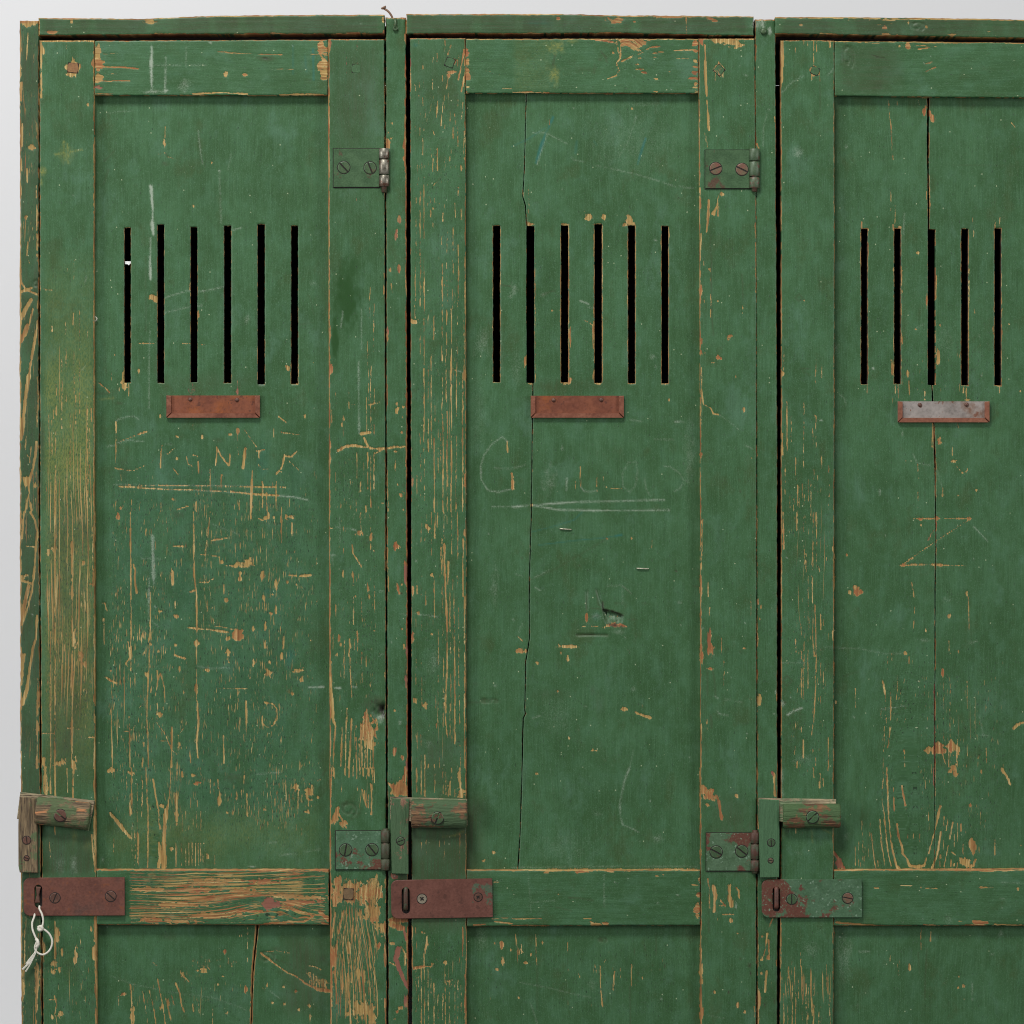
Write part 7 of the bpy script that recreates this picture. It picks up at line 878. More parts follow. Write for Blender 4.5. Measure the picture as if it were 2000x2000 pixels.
def plainbox(name, x0, x1, y0, y1, d0, d1, m):
    bm = bmesh.new(); box(bm, x0, x1, y0, y1, d0, d1); return mesh_obj(name, bm, [m], cab)
M_shell = simple('green_painted_carcass_board', lin(62, 92, 64), lin(72, 104, 76), 14, .6, 0, lin(132, 108, 72), th=(.68, .7), stretch=(1, 1, .15))
shell = [plainbox('side_board', 42, 72, 46, BOT, -1100, -60, M_shell), plainbox('side_board', 2204, 2234, 46, BOT, -1100, -64, M_shell),
         plainbox('top_board', 44, 2232, 44.5, 62, -1102, -60.5, M_shell), plainbox('back_board', 44, 2232, 62.5, BOT - 2, -1120, -1103, M_inside),
         plainbox('partition_board', 764, 786, 63, BOT, -1100, -64, M_inside), plainbox('partition_board', 1486, 1508, 63, BOT, -1100, -64, M_inside),
         plainbox('door_stop', 92, 2190, 63, 82, -76, -61.5, M_inside)]
for o in [side, post1, post2, post3, tr1, tr2, tr3] + shell: fix_parent(o)

# ---- cathedral and knot grain fields
def knot(cx, cy, rx, ry, k):
    def f(X, Y, rc, al):
        q = np.exp(-(((X - cx) / rx) ** 2 + ((Y - cy) / ry) ** 2))
        return rc + k * q * np.sign(1), al
    return f
def cathedral(cx, cy, w_, h_):
    """rings closing into an arch around x=cx that opens upwards from y=cy"""
    def f(X, Y, rc, al):
        t = np.clip((cy - Y) / h_, -1.2, 1.2); r = np.hypot(X - cx, np.clip(cy - Y, -999, 9999) * .05)
        m = np.clip(1 - np.abs(X - cx) / w_, 0, 1) * np.clip(1 - np.abs(Y - (cy - h_ * .3)) / h_, 0, 1)
        return rc * (1 - m) + (cx + r) * m, al
    return f

def door(x, idx, seed, E):
    """x: dict of x edges; one framed door: empty > stile, rail, panel_board, wooden_peg"""
    d = empty('door', cab, (0, 0, 0))
    d['label'] = E['label']
    parts = []
    s = E
    parts.append(board('stile', d, s['sl'][0], s['sl'][1], s['ty'], BOT - 6, 0, 50, 'v', seed=seed, sp=(1.9, 2.6), edges=s['esl'], base=s.get('bsl')))
    parts.append(board('stile', d, s['sr'][0], s['sr'][1], s['tyr'], BOT - 6, 0, 50, 'v', seed=seed + 1, sp=s.get('spr', (1.9, 2.6)), edges=s['esr'], base=s.get('bsr'), ring=s.get('ring_sr')))
    parts.append(board('rail', d, s['rx'][0], s['rx'][1], s['trt'], s['trb'], -1.2, 46, 'h', seed=seed + 2, sp=(2.6, 1.9), edges=s['etr'], ring=s.get('ring_tr'), base=s.get('btr')))
    parts.append(board('rail', d, s['rx2'][0], s['rx2'][1], s['mrt'], s['mrb'], -1.2, 46, 'h', seed=seed + 3, sp=(2.6, 1.9), bevel=3.4, edges=s['emr'], ring=s.get('ring_mr'), base=s.get('bmr')))
    for k, p in enumerate(s['panels']):
        parts.append(board('panel_board', d, p['L'], p['R'], p['t'], p['b'], -18 + p.get('dd', 0), 26, 'v', seed=seed + 4 + k, sp=p.get('sp', (2.1, 2.7)), holes=p.get('holes', ()), edges=p.get('e'), ring=p.get('ring'), xrows=p.get('xrows', ()), warp=1.2, bevel=p.get('bevel', 1.6), base=p.get('base')))
    for o in parts: fix_parent(o)
    return d
# slots
h1 = [(241.2, 253.6, 444, 747), (306, 319, 437.5, 747.6), (371, 384, 442.5, 746), (436.5, 450, 440, 747.3), (502, 516, 437, 750), (567.8, 581, 440.5, 749)]
h2a = [(963, 976.7, 440, 746)]
h2b = [(1096, 1110, 439, 746.2), (1161.5, 1176, 436.5, 747.4), (1227.3, 1241, 439.4, 748), (1292.8, 1306, 440.6, 748.4)]
h3a = [(1683.3, 1696, 446, 750), (1748, 1761, 445.2, 749.4)]
h3b = [(1879.5, 1893, 446, 752), (1944.5, 1957.6, 445, 752.5), (2010, 2023.5, 446, 752)]
M_pw = lambda pts: pw(pts)
d1 = door(None, 0, 10, dict(label='left locker door, most worn, with carved letters and bare grain on its stile',
  sl=(pw([(0, 77), (500, 77.8), (1000, 78.4), (1500, 80.8), (2000, 84), (2230, 85.5)]), pw([(0, 184.3), (1000, 184), (1500, 186), (2000, 190), (2230, 191)])),
  sr=(pw([(0, 641), (500, 641.3), (1000, 642.5), (2000, 645), (2230, 645.5)]), pw([(0, 750), (500, 751.4), (1000, 752.5), (2000, 754.5), (2230, 755)])), ty=79, tyr=76.5,
  rx=(185, 640.4), trt=pw([(184, 79.5), (641, 77)]), trb=186, rx2=(187.6, 642.6), mrt=1698, mrb=1807,
  esl=dict(l=(.45, .15, 1.8), r=(.72, .12, 1.7), t=(.8, .1, 2.4)), esr=dict(l=(.95, .5, 2.3), r=(.35, .3, 1.2), t=(.6, .5, 2)), etr=dict(t=(.6, .6, 1.5), b=(.4, .2, 1.5)), emr=dict(t=(.9, .5, 2.5), b=(.7, .5, 2)),
  ring_sr=lambda X, Y, rc, al: (rc + 26 * np.exp(-((Y - 1760) / 110) ** 2) * np.clip((X - 640) / 60, 0, 1), al),
  ring_mr=cathedral(700, 1790, 200, 60) if False else (lambda X, Y, rc, al: (rc + 22 * np.exp(-((X - 530) / 70) ** 2 - ((Y - 1768) / 22) ** 2), al)),
  panels=[dict(L=pw([(0, 178), (2000, 180)]), R=pw([(0, 648), (2000, 650)]), t=180, b=1703, holes=h1, e=dict(h=(.38, .15, 1.3)), ring=lambda X, Y, rc, al: (rc - 30 * np.exp(-((X - 318) / 26) ** 2) * np.exp(-((Y - 1690) / 140) ** 2), al)),
          dict(L=180, R=pw([(1790, 500), (1815, 499.5), (1850, 496.5), (1900, 492), (2000, 489), (2230, 480)]), t=1800, b=BOT - 8, e=dict(r=(.9, .4, 2.2)), bevel=2.4, xrows=(1818, 1850)),
          dict(L=pw([(1790, 505), (1815, 503.5), (1850, 499), (1900, 494), (2000, 490.6), (2230, 481.5)]), R=650, t=1800, b=BOT - 8, dd=-1, e=dict(l=(.8, .35, 1.6)), xrows=(1818, 1850))]))
ca = [(183, 1028.3), (259, 1026), (334, 1024), (383, 1021), (400, 1026), (439.5, 1028.4), (440.3, 1029), (746.8, 1029.4), (747.6, 1041.2), (818, 1040.6), (888, 1039), (1000, 1038), (1129, 1034.2), (1248, 1034.2), (1292, 1027), (1388, 1025), (1395, 1026.8), (1404, 1022), (1492, 1020), (1629, 1016), (1700, 1012)]
d2 = door(None, 1, 30, dict(label='middle locker door with a long hairline crack and chalk lettering',
  sl=(pw([(0, 801), (500, 801.5), (1000, 803), (2000, 804.5), (2230, 805)]), pw([(0, 909), (1000, 910.5), (2000, 911), (2230, 911)])),
  sr=(pw([(0, 1364.3), (500, 1366.5), (1000, 1368), (2000, 1368.6), (2230, 1369)]), pw([(0, 1473), (500, 1477), (1000, 1477.6), (2000, 1477), (2230, 1477)])), ty=74.3, tyr=75,
  rx=(909.8, 1364), trt=75.6, trb=182, rx2=(911.2, 1367.6), mrt=1699, mrb=pw([(910, 1810), (1367, 1807.5)]),
  esl=dict(l=(.35, .7, 1.3), r=(.62, .3, 1.8), t=(.7, .7, 2)), esr=dict(l=(.6, .35, 1.7), r=(.35, .4, 1.2), t=(.7, .2, 2.4)), etr=dict(t=(.8, .1, 1.6), b=(.35, .3, 1.3)), emr=dict(t=(.8, .25, 1.8), b=(.4, .4, 1.5), r=(.3, .5, 1.5)),
  ring_tr=lambda X, Y, rc, al: (rc + 34 * np.exp(-((X - 1225) / 34) ** 2 - ((Y - 90) / 60) ** 2) + 12 * np.exp(-((X - 1083) / 16) ** 2 - ((Y - 145) / 16) ** 2), al),
  panels=[dict(L=902, R=pw([(y, x - .9) for y, x in ca]), t=176, b=1705, holes=h2a, e=dict(h=(.4, .1, 1.4), r=(.2, .2, 1.0)), xrows=(439.5, 440.3, 746.8, 747.6, 1292, 1388, 1395, 1404), bevel=1.2),
          dict(L=pw([(y, x + .7 if not 440 <= y <= 747 else 1043.5) for y, x in ca]), R=1376, t=176, b=1705, holes=h2b, e=dict(h=(.55, .25, 1.5), l=(.2, .2, 1.0)), xrows=(439.5, 440.3, 746.8, 747.6, 1292, 1388, 1395, 1404), bevel=1.2, dd=.4),
          dict(L=904, R=1376, t=1801, b=BOT - 8)]))
cb = [(183, 1812.6), (310, 1812.2), (400, 1814), (446, 1814.3), (446.9, 1814), (751, 1814), (751.9, 1820.6), (825, 1824.6), (888, 1826.6), (1000, 1828), (1052, 1829), (1155, 1827.4), (1375, 1827), (1500, 1827), (1700, 1827)]
wd = lambda y: np.interp(y, [183, 310, 446, 751, 790, 830, 880, 1000, 1375, 1540, 1580, 1700], [4.2, 4, 2.6, 2.4, 2.2, 2.2, 2.6, 1.9, 1.6, 1.5, .25, .25])
d3 = door(None, 2, 50, dict(label='right locker door, cut by the picture edge, with a wide crack above its slots',
  sl=(pw([(0, 1524.5), (500, 1526), (1500, 1526), (2000, 1523.4), (2230, 1523)]), pw([(0, 1629), (500, 1630), (2000, 1627.4), (2230, 1627)])),
  sr=(2087, 2195), ty=79, tyr=80, spr=(12, 20),
  rx=(1630, 2086), trt=pw([(1629, 80), (2086, 84)]), trb=pw([(1629, 187), (2000, 191), (2086, 192)]), rx2=(1629, 2086), mrt=pw([(1629, 1699), (2086, 1696)]), mrb=1808.5,
  esl=dict(l=(.55, .3, 1.5), r=(.55, .2, 1.5), t=(.6, .3, 2)), esr=dict(), etr=dict(t=(.7, .1, 1.7), b=(.3, .3, 1.2)), emr=dict(t=(.8, .4, 1.9), b=(.5, .4, 1.7)),
  panels=[dict(L=1622, R=pw([(y, x - 0) for y, x in cb]), t=180, b=1705, holes=h3a, e=dict(h=(.5, .25, 1.5), r=(.35, .5, 1.2)), xrows=(446, 446.9, 751, 751.9), ring=cathedral(1790, 1694, 130, 420), bevel=1.2),
          dict(L=pw([(y, (x + float(wd(y))) if not 446.5 <= y <= 751.5 else 1829) for y, x in cb]), R=2094, t=180, b=1705, holes=h3b, e=dict(h=(.5, .25, 1.5), l=(.35, .5, 1.3)), xrows=(446, 446.9, 751, 751.9), ring=cathedral(1790, 1694, 130, 420), bevel=1.2, dd=-.4),
          dict(L=1621, R=2094, t=1801, b=BOT - 8)]))
for d in (d1, d2, d3): fix_parent(d)
for d in (d1, d2, d3):
    for c in d.children: c.matrix_parent_inverse = Matrix.Identity(4)

# ---- wooden pegs of the tenons
def peg(dr, x, y, w_, h_, rot, mat, lab=None):
    bm = bmesh.new(); q = random.Random(int(x)); c_, s_ = math.cos(rot), math.sin(rot); P_ = []
    for i in range(16):
        k, f = divmod(i, 4); f = f / 4
        ax, ay = ((-1, -1), (-1, 1), (1, 1), (1, -1))[k]; bx, by = ((-1, 1), (1, 1), (1, -1), (-1, -1))[k]
        u = (ax + (bx - ax) * f) * w_ / 2 * (1 - .12 * (f == 0)) + q.uniform(-.7, .7); v = (ay + (by - ay) * f) * h_ / 2 * (1 - .12 * (f == 0)) + q.uniform(-.7, .7)
        P_.append((x + u * c_ - v * s_, y + u * s_ + v * c_))
    poly_plate(bm, P_, -6, .7, .7)
    bm2 = bmesh.new()
    o = mesh_obj('wooden_peg', bm, [mat], dr)
    bm2.free()
    if lab: o['label'] = lab
    return o
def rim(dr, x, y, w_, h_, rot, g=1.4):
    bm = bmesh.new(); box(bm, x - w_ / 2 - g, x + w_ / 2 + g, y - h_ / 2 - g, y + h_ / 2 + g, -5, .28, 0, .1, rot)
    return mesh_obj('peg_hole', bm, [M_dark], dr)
for dr, x, y, w_, h_, rot, m, lab in ((d1, 142.5, 132.5, 21, 19, .12, M_pegw, 'bare brown square peg'), (d1, 696, 134.5, 17, 16, .08, M_pegg, None), (d2, 878.5, 122, 17, 18, .35, M_pegg, None),
     (d2, 1404.5, 137, 17, 17, .75, M_pegg, 'square peg set on its corner'), (d3, 1592, 138.5, 16, 15, .4, M_pegg, None), (d1, 680.5, 1746, 19, 22, .05, M_pegd, 'grey brown peg in bare wood')):
    rim(dr, x, y, w_, h_, rot, .3); peg(dr, x, y, w_, h_, rot, m, lab)

# ---- nameplate card holders
def card_holder(x0, x1, y0, y1, mat_in, riv, lab):
    d0 = -17
    cx, cy = (x0 + x1) / 2, (y0 + y1) / 2
    bm = bmesh.new(); box(bm, x0, x1, y0, y1, d0 - 1, d0 + 1.6, 0, .4)
    o = mesh_obj('card_holder', bm, [mat_in], cab); o['label'] = lab; fix_parent(o)
    # folded lips: left, right, bottom with mitred corners
    sw, bh = 9.5, 8.5
    for nm, pts in (('side_lip', [(x0, y0), (x0, y1), (x0 + sw, y1 - bh), (x0 + sw, y0 + 1)]), ('side_lip', [(x1 - sw, y0 + 1), (x1 - sw, y1 - bh), (x1, y1), (x1, y0)]),
                    ('bottom_lip', [(x0 + 1.5, y1 + .6), (x1 - 1.5, y1 + .6), (x1 - sw - .6, y1 - bh + .4), (x0 + sw + .6, y1 - bh + .4)])):
        b = bmesh.new(); poly_plate(b, pts, d0 + 1.7, d0 + 6.5, 1.5); mesh_obj(nm, b, [M_lip], o)
    for rx, ry in riv:
        b = bmesh.new(); r = 4.3
        top = b.verts.new(W(rx, ry, d0 + 4.6)); prev = None
        rg = [[b.verts.new(W(rx + r * q * math.cos(a), ry + r * q * math.sin(a), d0 + 1.5 + 3.1 * math.sqrt(1 - q * q))) for a in [2 * math.pi * i / 14 for i in range(14)]] for q in (.4, .75, 1.0)]
        for i in range(14):
            b.faces.new((top, rg[0][i], rg[0][(i + 1) % 14]))
            for u, v_ in ((rg[0], rg[1]), (rg[1], rg[2])): b.faces.new((u[i], v_[i], v_[(i + 1) % 14], u[(i + 1) % 14]))
        mesh_obj('rivet', b, [M_screw_d], o, True)
    return o
card_holder(324, 507, 772, 815, M_card, [(370.6, 779.5), (462, 780.5)], 'rusty brown card holder on left door')
card_holder(1036.5, 1219, 772.5, 815, M_card, [(1081.5, 781), (1174.7, 780.5)], 'rusty brown card holder on middle door')
card_holder(1754.5, 1934, 783.5, 824, M_zinc, [(1798, 790.5), (1889.5, 790)], 'bright zinc backed card holder on right door')

# ---- hinges
def hinge(x0, x1, y0, y1, kx0, kx1, segs, pin, screws, mleaf, mk, mscrew, lab):
    bm = bmesh.new(); pts = [(x0, y0), (x0, y1), (x1 + 2, y1), (x1 + 2, y0)]
    poly_plate(bm, pts, -1, 3.2, .9)
    o = mesh_obj('hinge', bm, [mleaf], cab); o['label'] = lab; fix_parent(o)
    b = bmesh.new(); box(b, x0 - 1.3, x1 + 3, y0 - 1.3, y1 + 1.8, -2, .5); mesh_obj('contact_shadow_rim', b, [M_dark], o)  # dark rim under the leaf paints its contact shadow, with some grime
    kc = (kx0 + kx1) / 2; kr = (kx1 - kx0) / 2
    for k, (a, b_) in enumerate(segs):
        b = bmesh.new(); n = 20
        rr = [(a + .5, kr - 1), (a + 1.4, kr), (b_ - 1.4, kr), (b_ - .5, kr - 1)]
        rings = [[b.verts.new(W(kc + r * math.cos(t), y, 2.0 + r * .72 * math.sin(t))) for t in [2 * math.pi * i / n for i in range(n)]] for y, r in rr]
        for u, v_ in zip(rings[:-1], rings[1:]):
            for i in range(n):
                f = b.faces.new((u[i], u[(i + 1) % n], v_[(i + 1) % n], v_[i])); f.smooth = True
        b.faces.new(rings[0]); b.faces.new(list(reversed(rings[-1])))
        mesh_obj('knuckle', b, [mk], o)
    b = bmesh.new(); tube_bm(b, [(kc, segs[0][0] - pin[0], 2), (kc, segs[-1][1] + pin[1] - 1, 2), (kc, segs[-1][1] + pin[1], 2)], [5.6, 5.6, 4.4], 14); mesh_obj('hinge_pin', b, [M_knuckle_r], o)
    for (sx, sy, ang, ms) in screws: screw('screw', o, sx, sy, 11.6, 3.2, ang, ms or mscrew, h=1.3)
    return o
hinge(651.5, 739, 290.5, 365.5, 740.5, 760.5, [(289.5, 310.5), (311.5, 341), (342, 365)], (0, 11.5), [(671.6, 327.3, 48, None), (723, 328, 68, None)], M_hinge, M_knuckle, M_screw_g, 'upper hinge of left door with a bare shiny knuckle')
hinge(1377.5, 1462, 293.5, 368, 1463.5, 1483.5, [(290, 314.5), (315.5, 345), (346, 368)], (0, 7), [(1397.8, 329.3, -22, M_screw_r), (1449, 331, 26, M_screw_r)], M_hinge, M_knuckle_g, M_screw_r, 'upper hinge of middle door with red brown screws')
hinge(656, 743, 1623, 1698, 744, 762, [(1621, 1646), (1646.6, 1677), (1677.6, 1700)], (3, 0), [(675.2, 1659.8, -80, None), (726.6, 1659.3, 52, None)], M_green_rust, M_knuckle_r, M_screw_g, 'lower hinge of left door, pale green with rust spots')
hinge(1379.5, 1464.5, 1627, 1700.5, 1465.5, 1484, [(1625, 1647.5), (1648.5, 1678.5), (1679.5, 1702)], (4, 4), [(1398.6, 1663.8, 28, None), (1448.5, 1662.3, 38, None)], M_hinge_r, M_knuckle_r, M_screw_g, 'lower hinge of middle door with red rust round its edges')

# ---- hasp plates with staple through the slot
def slot_plate(x0, x1, y0, y1, rot, sx0, sx1, sy0, sy1, mat, screws, lab, staple_mat, kind='slot', twist=0):
    """iron plate with rounded left corners and a vertical oblong slot, built as a strip grid round the slot"""
    cx, cy = (x0 + x1) / 2, (y0 + y1) / 2; r = 13
    c, s_ = math.cos(rot), math.sin(rot)
    def P(x, y): return (cx + (x - cx) * c - (y - cy) * s_, cy + (x - cx) * s_ + (y - cy) * c)
    # outline polygon and slot polygon bridged: rays from slot centre
    mx, my = (sx0 + sx1) / 2, (sy0 + sy1) / 2; hw = (sx1 - sx0) / 2; hh = (sy1 - sy0) / 2
    N = 72; out = []; inn = []
    def ray_out(a):
        dx, dy = math.cos(a), math.sin(a); t = 1e9
        if dx > 1e-9: t = min(t, (x1 - mx) / dx)
        if dx < -1e-9: t = min(t, (x0 - mx) / dx)
        if dy > 1e-9: t = min(t, (y1 - my) / dy)
        if dy < -1e-9: t = min(t, (y0 - my) / dy)
        x, y = mx + dx * t, my + dy * t
        for qx, qy, sg in ((x0 + r, y0 + r, -1), (x0 + r, y1 - r, 1)):
            if x < qx and (y - qy) * sg > 0:
                # intersect with the corner circle
                ex, ey = mx - qx, my - qy; B = ex * dx + ey * dy; Cc = ex * ex + ey * ey - r * r
                t = -B + math.sqrt(max(B * B - Cc, 0)); x, y = mx + dx * t, my + dy * t
        return x, y
    def ray_in(a):
        dx, dy = math.cos(a), math.sin(a)
        t = hw / abs(dx) if abs(dx) > 1e-6 else 1e9
        if abs(t * dy) > hh - hw:
            k = (hh - hw) * (1 if dy > 0 else -1); B = -k * dy; Cc = k * k - hw * hw; t = -B + math.sqrt(max(B * B - Cc, 0))
        return mx + dx * t, my + dy * t
    angs = sorted(set([2 * math.pi * i / N for i in range(N)] + [math.atan2(y - my, x - mx) % (2 * math.pi) for x, y in ((x1, y0), (x1, y1))]))
    bm = bmesh.new(); d_f = 6.0; d_b = 1.0
    def ring(fn, off, d):
        o = []
        for a in angs:
            x, y = fn(a); l = math.hypot(x - mx, y - my); x -= (x - mx) / l * off; y -= (y - my) / l * off
            o.append(bm.verts.new(W(*P(x, y), d)))
        return o
    rings = [ring(ray_out, 0, d_b), ring(ray_out, 0, d_f - .8), ring(ray_out, 1.0, d_f), ring(ray_in, -.8, d_f), ring(ray_in, 0, d_f - .7), ring(ray_in, 0, d_b)]
    n = len(angs)
    for u, v_ in zip(rings, rings[1:] + rings[:1]):
        for i in range(n): bm.faces.new((u[i], u[(i + 1) % n], v_[(i + 1) % n], v_[i]))
    o = mesh_obj('hasp_plate', bm, [mat], cab); o['label'] = lab; fix_parent(o)
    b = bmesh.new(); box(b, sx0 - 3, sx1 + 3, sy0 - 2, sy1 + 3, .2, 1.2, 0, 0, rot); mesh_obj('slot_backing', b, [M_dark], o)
    # staple loop standing in the slot
    b = bmesh.new(); h0, h1 = sy0 + 3.5, sy1 - 9
    px, _ = P(mx, my)
    if twist:
        poly_plate(b, [(px - 5, h0), (px - 3, (h0 + h1) / 2), (px - 7, h1), (px + 3, h1 - 1), (px + 1.5, (h0 + h1) / 2), (px + 5, h0 + 1)], 1, 8, 1.4)
    else:
        tube_bm(b, catmull([(px, h0 + 2, 0), (px, h0, 4), (px, h0 + 3, 7.4), (px, (h0 + h1) / 2, 8.6), (px, h1 - 3, 7.4), (px, h1, 4), (px, h1 - 2, 0)], 4), 4.4, 10)
    mesh_obj('staple_loop', b, [staple_mat], o, False)
    for (x, y, r_, ang, m, k) in screws: screw('screw', o, x, y, r_, d_f, ang, m, k, h=1.0, sw=2.0)
    return o
slot_plate(46.5, 244, 1713.5, 1788, -.006, 68, 83, 1727.5, 1772.5, M_rust_green if False else M_rust, [(108, 1753.2, 9.6, -68, M_screw_d, 'slot'), (216.8, 1750, 10, 42, M_screw_d, 'slot')], 'rust brown hasp plate on left door holding the white cord', M_screw_d, twist=1)
slot_plate(764, 962, 1717, 1792.5, -.018, 785, 800.5, 1732, 1783, M_rust_green, [(824.3, 1755, 9, 40, M_screw_z, 'cross'), (934, 1751.6, 7.6, 40, M_screw_d, 'cross')], 'rusty hasp plate on middle door with two cross-headed screws', M_knuckle_r)
slot_plate(1487.5, 1683, 1717, 1791.5, -.004, 1509, 1523, 1731.5, 1780, M_plate_r, [(1546, 1755.7, 9.8, 90, M_screw_g, 'slot'), (1655.2, 1753.6, 9.8, 12, M_screw_r, 'slot')], 'green painted hasp plate on right door blistered with rust', M_rust)

# ---- wooden turn buttons: batten, half-round block with screw, upright keeper
def turn_button(name_lab, bx0, bx1, by0, by1, rot, batt, keep, mats, scr, kscr, rod_d=26):
    """half round block (local x along the block)"""
    cx, cy = (bx0 + bx1) / 2, (by0 + by1) / 2; hl = (bx1 - bx0) / 2; hh = (by1 - by0) / 2
    bm = bmesh.new(); nx = 46; na = 22; dB = 9.0
    c, s_ = math.cos(rot), math.sin(rot); rows = []
    for i in range(nx + 1):
        u = -hl + 2 * hl * i / nx
        e = min(u + hl, hl - u); sh = 1 - .10 * max(0, 1 - e / 3.5) ** 2
        row = []
        for k in range(na + 1):
            a = math.pi * k / na
            nz = float(vn(u / 40 + cx, k * .9, 31)) - .5; nz2 = float(vn(u / 6 + cx, k * .5, 32)) - .5
            rr = (1 + .055 * nz + .03 * nz2) * sh
            yv = -hh * math.cos(a) * rr; dv = dB + (rod_d - dB) * math.sin(a) ** .85 * rr
            x, y = cx + u * c - yv * s_, cy + u * s_ + yv * c
            row.append(bm.verts.new(W(x, y, dv)))
        rows.append(row)
    for u, v_ in zip(rows[:-1], rows[1:]):
        for k in range(na):
            f = bm.faces.new((u[k], v_[k], v_[k + 1], u[k + 1])); f.smooth = True
        bm.faces.new((u[0], u[-1], v_[-1], v_[0]))
    bm.faces.new(rows[0]); bm.faces.new(list(reversed(rows[-1])))
    o = mesh_obj('turn_button', bm, [mats[0]], cab); o['label'] = name_lab; fix_parent(o)
    b = bmesh.new(); poly_plate(b, batt, 1.5, 8.6, 1.0); mesh_obj('batten', b, [M_battx], o)
    screw('screw', o, *scr[:2], 11.6, rod_d - .6, scr[2], scr[3], h=1.5)
    # keeper
    bm = bmesh.new(); poly_plate(bm, keep, -1, 15 if name_lab.startswith('grey') else 11, 1.6)
    k = mesh_obj('keeper', bm, [mats[1]], cab); fix_parent(k)
    for (x, y, r, ang, m) in kscr: screw('screw', k, x, y, r, 15 if name_lab.startswith('grey') else 11, ang, m, h=.9, sw=1.6)
    return o
t1 = turn_button('grey weathered turn button on left door with a bare orange patch', 71, 177, 1560.5, 1614.5, .115, [(40.5, 1546.5), (33.8, 1599), (100, 1606), (174, 1622), (185.5, 1563.5)],
   [(39.5, 1555), (37.2, 1612), (37.5, 1690), (40, 1703), (75, 1704), (73.5, 1612), (74.5, 1558)], (M_w1x, M_w1z), (120.5, 1591, 38, M_screw_d), [(53.8, 1640, 7.5, 82, M_screw_d), (53.5, 1675, 4.6, 20, M_screw_d)], 27)
t2 = turn_button('ridged brown turn button on middle door with green traces', 803.5, 912, 1561, 1617, .01, [(762, 1556), (762.5, 1600), (905, 1612), (913, 1611), (912.5, 1560.5)],
   [(763.3, 1558.5), (763.5, 1640), (766, 1706), (798, 1707), (797.5, 1640), (800, 1560)], (M_w2x, M_w2z), (855, 1596, -68, M_screw_g), [(782.6, 1642, 7.5, -20, M_screw_g)], 26)
t3 = turn_button('red brown turn button on right door with rounded ends', 1528.5, 1641, 1569, 1616.5, .0, [(1481, 1558), (1482, 1600), (1600, 1612), (1632, 1610), (1632.5, 1560.5)],
   [(1482, 1560), (1482, 1640), (1484, 1714), (1521, 1713), (1522, 1640), (1521, 1562)], (M_w3x, M_w3z), (1585.4, 1594.4, -42, M_hinge), [(1505.7, 1645, 6.8, 86, M_screw_g), (1504.6, 1680, 4.5, 10, M_screw_r)], 24)

# ---- nails, staples
bm = bmesh.new()
tube_bm(bm, catmull([(748.5, 13.5, -26), (756, 18, -26), (761.5, 24, -27), (765.5, 32, -28), (767, 44, -30)], 5), 2.2, 8)
tube_bm(bm, [(747.8, 10.5, -26), (749.4, 13.6, -26)], [5.6, 5.0], 12)
o = mesh_obj('bent_nail', bm, [M_nail], cab); fix_parent(o); o['label'] = 'bent rusty nail sticking up from the post top'
bm = bmesh.new(); tube_bm(bm, [(772.4, 36, -1), (772.3, 55, 1)], 2.6, 8); tube_bm(bm, [(772.2, 55.5, -4), (772.2, 55.5, 1.2), (772.2, 55.5, 2.2)], [5.4, 5.2, 3.6], 14)
o = mesh_obj('round_nail', bm, [M_screw_g], cab); fix_parent(o)
bm = bmesh.new(); tube_bm(bm, [(1491.3, 61, -4), (1491.3, 61, .8), (1491.3, 61, 2.4), (1491.3, 61, 3.2)], [6.3, 6.1, 4.6, 2], 16)
o = mesh_obj('round_nail', bm, [M_screw_g], cab); fix_parent(o)
for (x0, x1, y, dy) in ((1095, 1114.5, 1033, 1.2), (1245.5, 1266, 1110.3, .8)):
    bm = bmesh.new(); tube_bm(bm, catmull([(x0, y, -19), (x0 + .4, y, -15.2), (x1 - .4, y + dy, -15.2), (x1, y + dy, -19)], 4), 1.25, 6)
    o = mesh_obj('wire_staple', bm, [M_staple], cab); fix_parent(o)

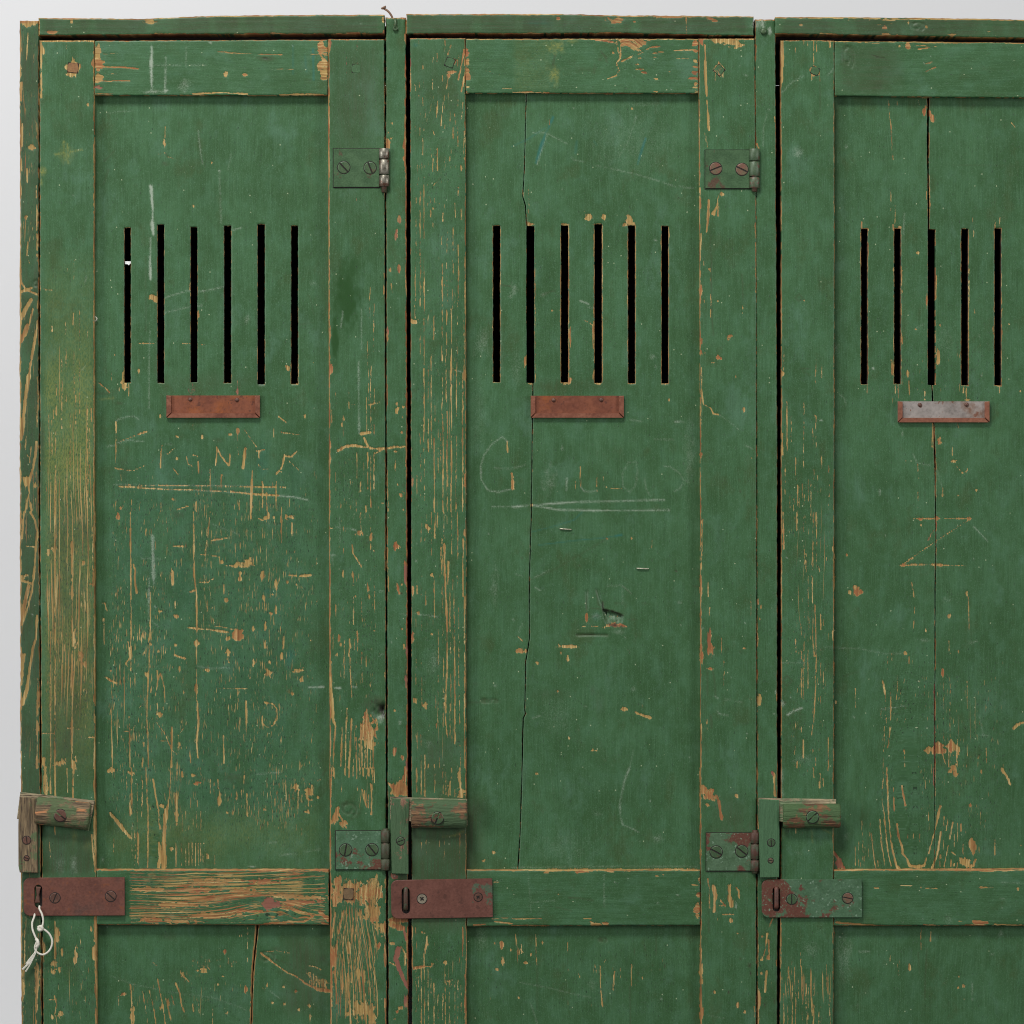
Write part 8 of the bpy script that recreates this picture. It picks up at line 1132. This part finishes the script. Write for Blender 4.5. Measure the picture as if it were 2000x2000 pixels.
# ---- cotton cord tied through the left hasp
cord = empty('tied_cord', None, W(79, 1774, 10)); tag(cord, 'white cotton cord looped and knotted through the left hasp staple', 'cord')
KK = 3.864
def cp(a, b, d): return (a / KK, 1500 + b / KK, d)
def cord_child(name, strands, rad, mat):
    bm = bmesh.new()
    for i, s_ in enumerate(strands): tube_bm(bm, catmull(s_, 6), rad if not isinstance(rad, list) else rad[i], 8)
    o = mesh_obj(name, bm, [mat], cord); o.matrix_parent_inverse = Matrix.Translation(-cord.location); return o
cord_child('loop', [[cp(300, 1040, 4), cp(302, 1062, 9), cp(322, 1100, 12), cp(331, 1150, 13), cp(322, 1195, 14), cp(312, 1207, 17), cp(345, 1215, 18), cp(385, 1255, 17), cp(401, 1310, 16), cp(380, 1370, 15), cp(335, 1402, 15), cp(290, 1388, 16), cp(270, 1350, 17), cp(283, 1310, 18), cp(288, 1290, 19)],
   [cp(264, 1085, 1.0), cp(262, 1118, 8), cp(248, 1165, 12), cp(252, 1215, 14), cp(272, 1265, 16), cp(288, 1300, 17)]], 2.0, M_cord)
cord_child('knot', [[cp(295, 1198, 16), cp(318, 1190, 19), cp(326, 1208, 19), cp(305, 1216, 18), cp(297, 1200, 17)], [cp(280, 1285, 17), cp(292, 1298, 20), cp(296, 1325, 20), cp(284, 1345, 18)]], 3.2, M_cord)
rr = random.Random(5); st = []
for k in range(9):
    o1 = rr.uniform(-7, 7); e = rr.uniform(-14, 14)
    st.append([cp(288 + o1 * .5, 1320, 17 + rr.uniform(-1, 1)), cp(272 + o1, 1385, 17 + rr.uniform(-1, 1)), cp(245 + o1 * 1.3, 1440, 16), cp(215 + e, 1490 + e * .4, 14), cp(187 + e * 1.2, 1525 + e * .9, 12 + rr.uniform(-1, 1))])
for k in range(3):
    e = rr.uniform(-5, 5); st.append([cp(270, 1385, 17), cp(240 + e, 1425, 16), cp(205 + e, 1475 + e, 14)])
cord_child('frayed_end', st, .85, M_cord)

# ---- a loose fibre stuck at the panel edge
bm = bmesh.new(); tube_bm(bm, catmull([(184.8, 618, -12), (187.2, 620, -11), (188.3, 622.2, -10.5), (187, 624.5, -11), (184.9, 627, -13)], 5), .7, 6)
o = mesh_obj('loose_fibre', bm, [M_cord], cab); fix_parent(o)

# ---- paper scrap behind the first slot
bm = bmesh.new(); poly_plate(bm, [(241.9, 509), (241.9, 514.4), (247.5, 515), (249.5, 517), (254.5, 512), (255.5, 509)], -24, -22.6, .2)
o = mesh_obj('paper_scrap', bm, [M_paper], None); set_origin(o, 248, 513, -23); tag(o, 'small white scrap of paper caught in the first slot of the left door', 'paper')
print('objects', len(bpy.data.objects), 'tris', sum(len(o.data.loops) - 2 * len(o.data.polygons) for o in bpy.data.objects if o.type == 'MESH'))
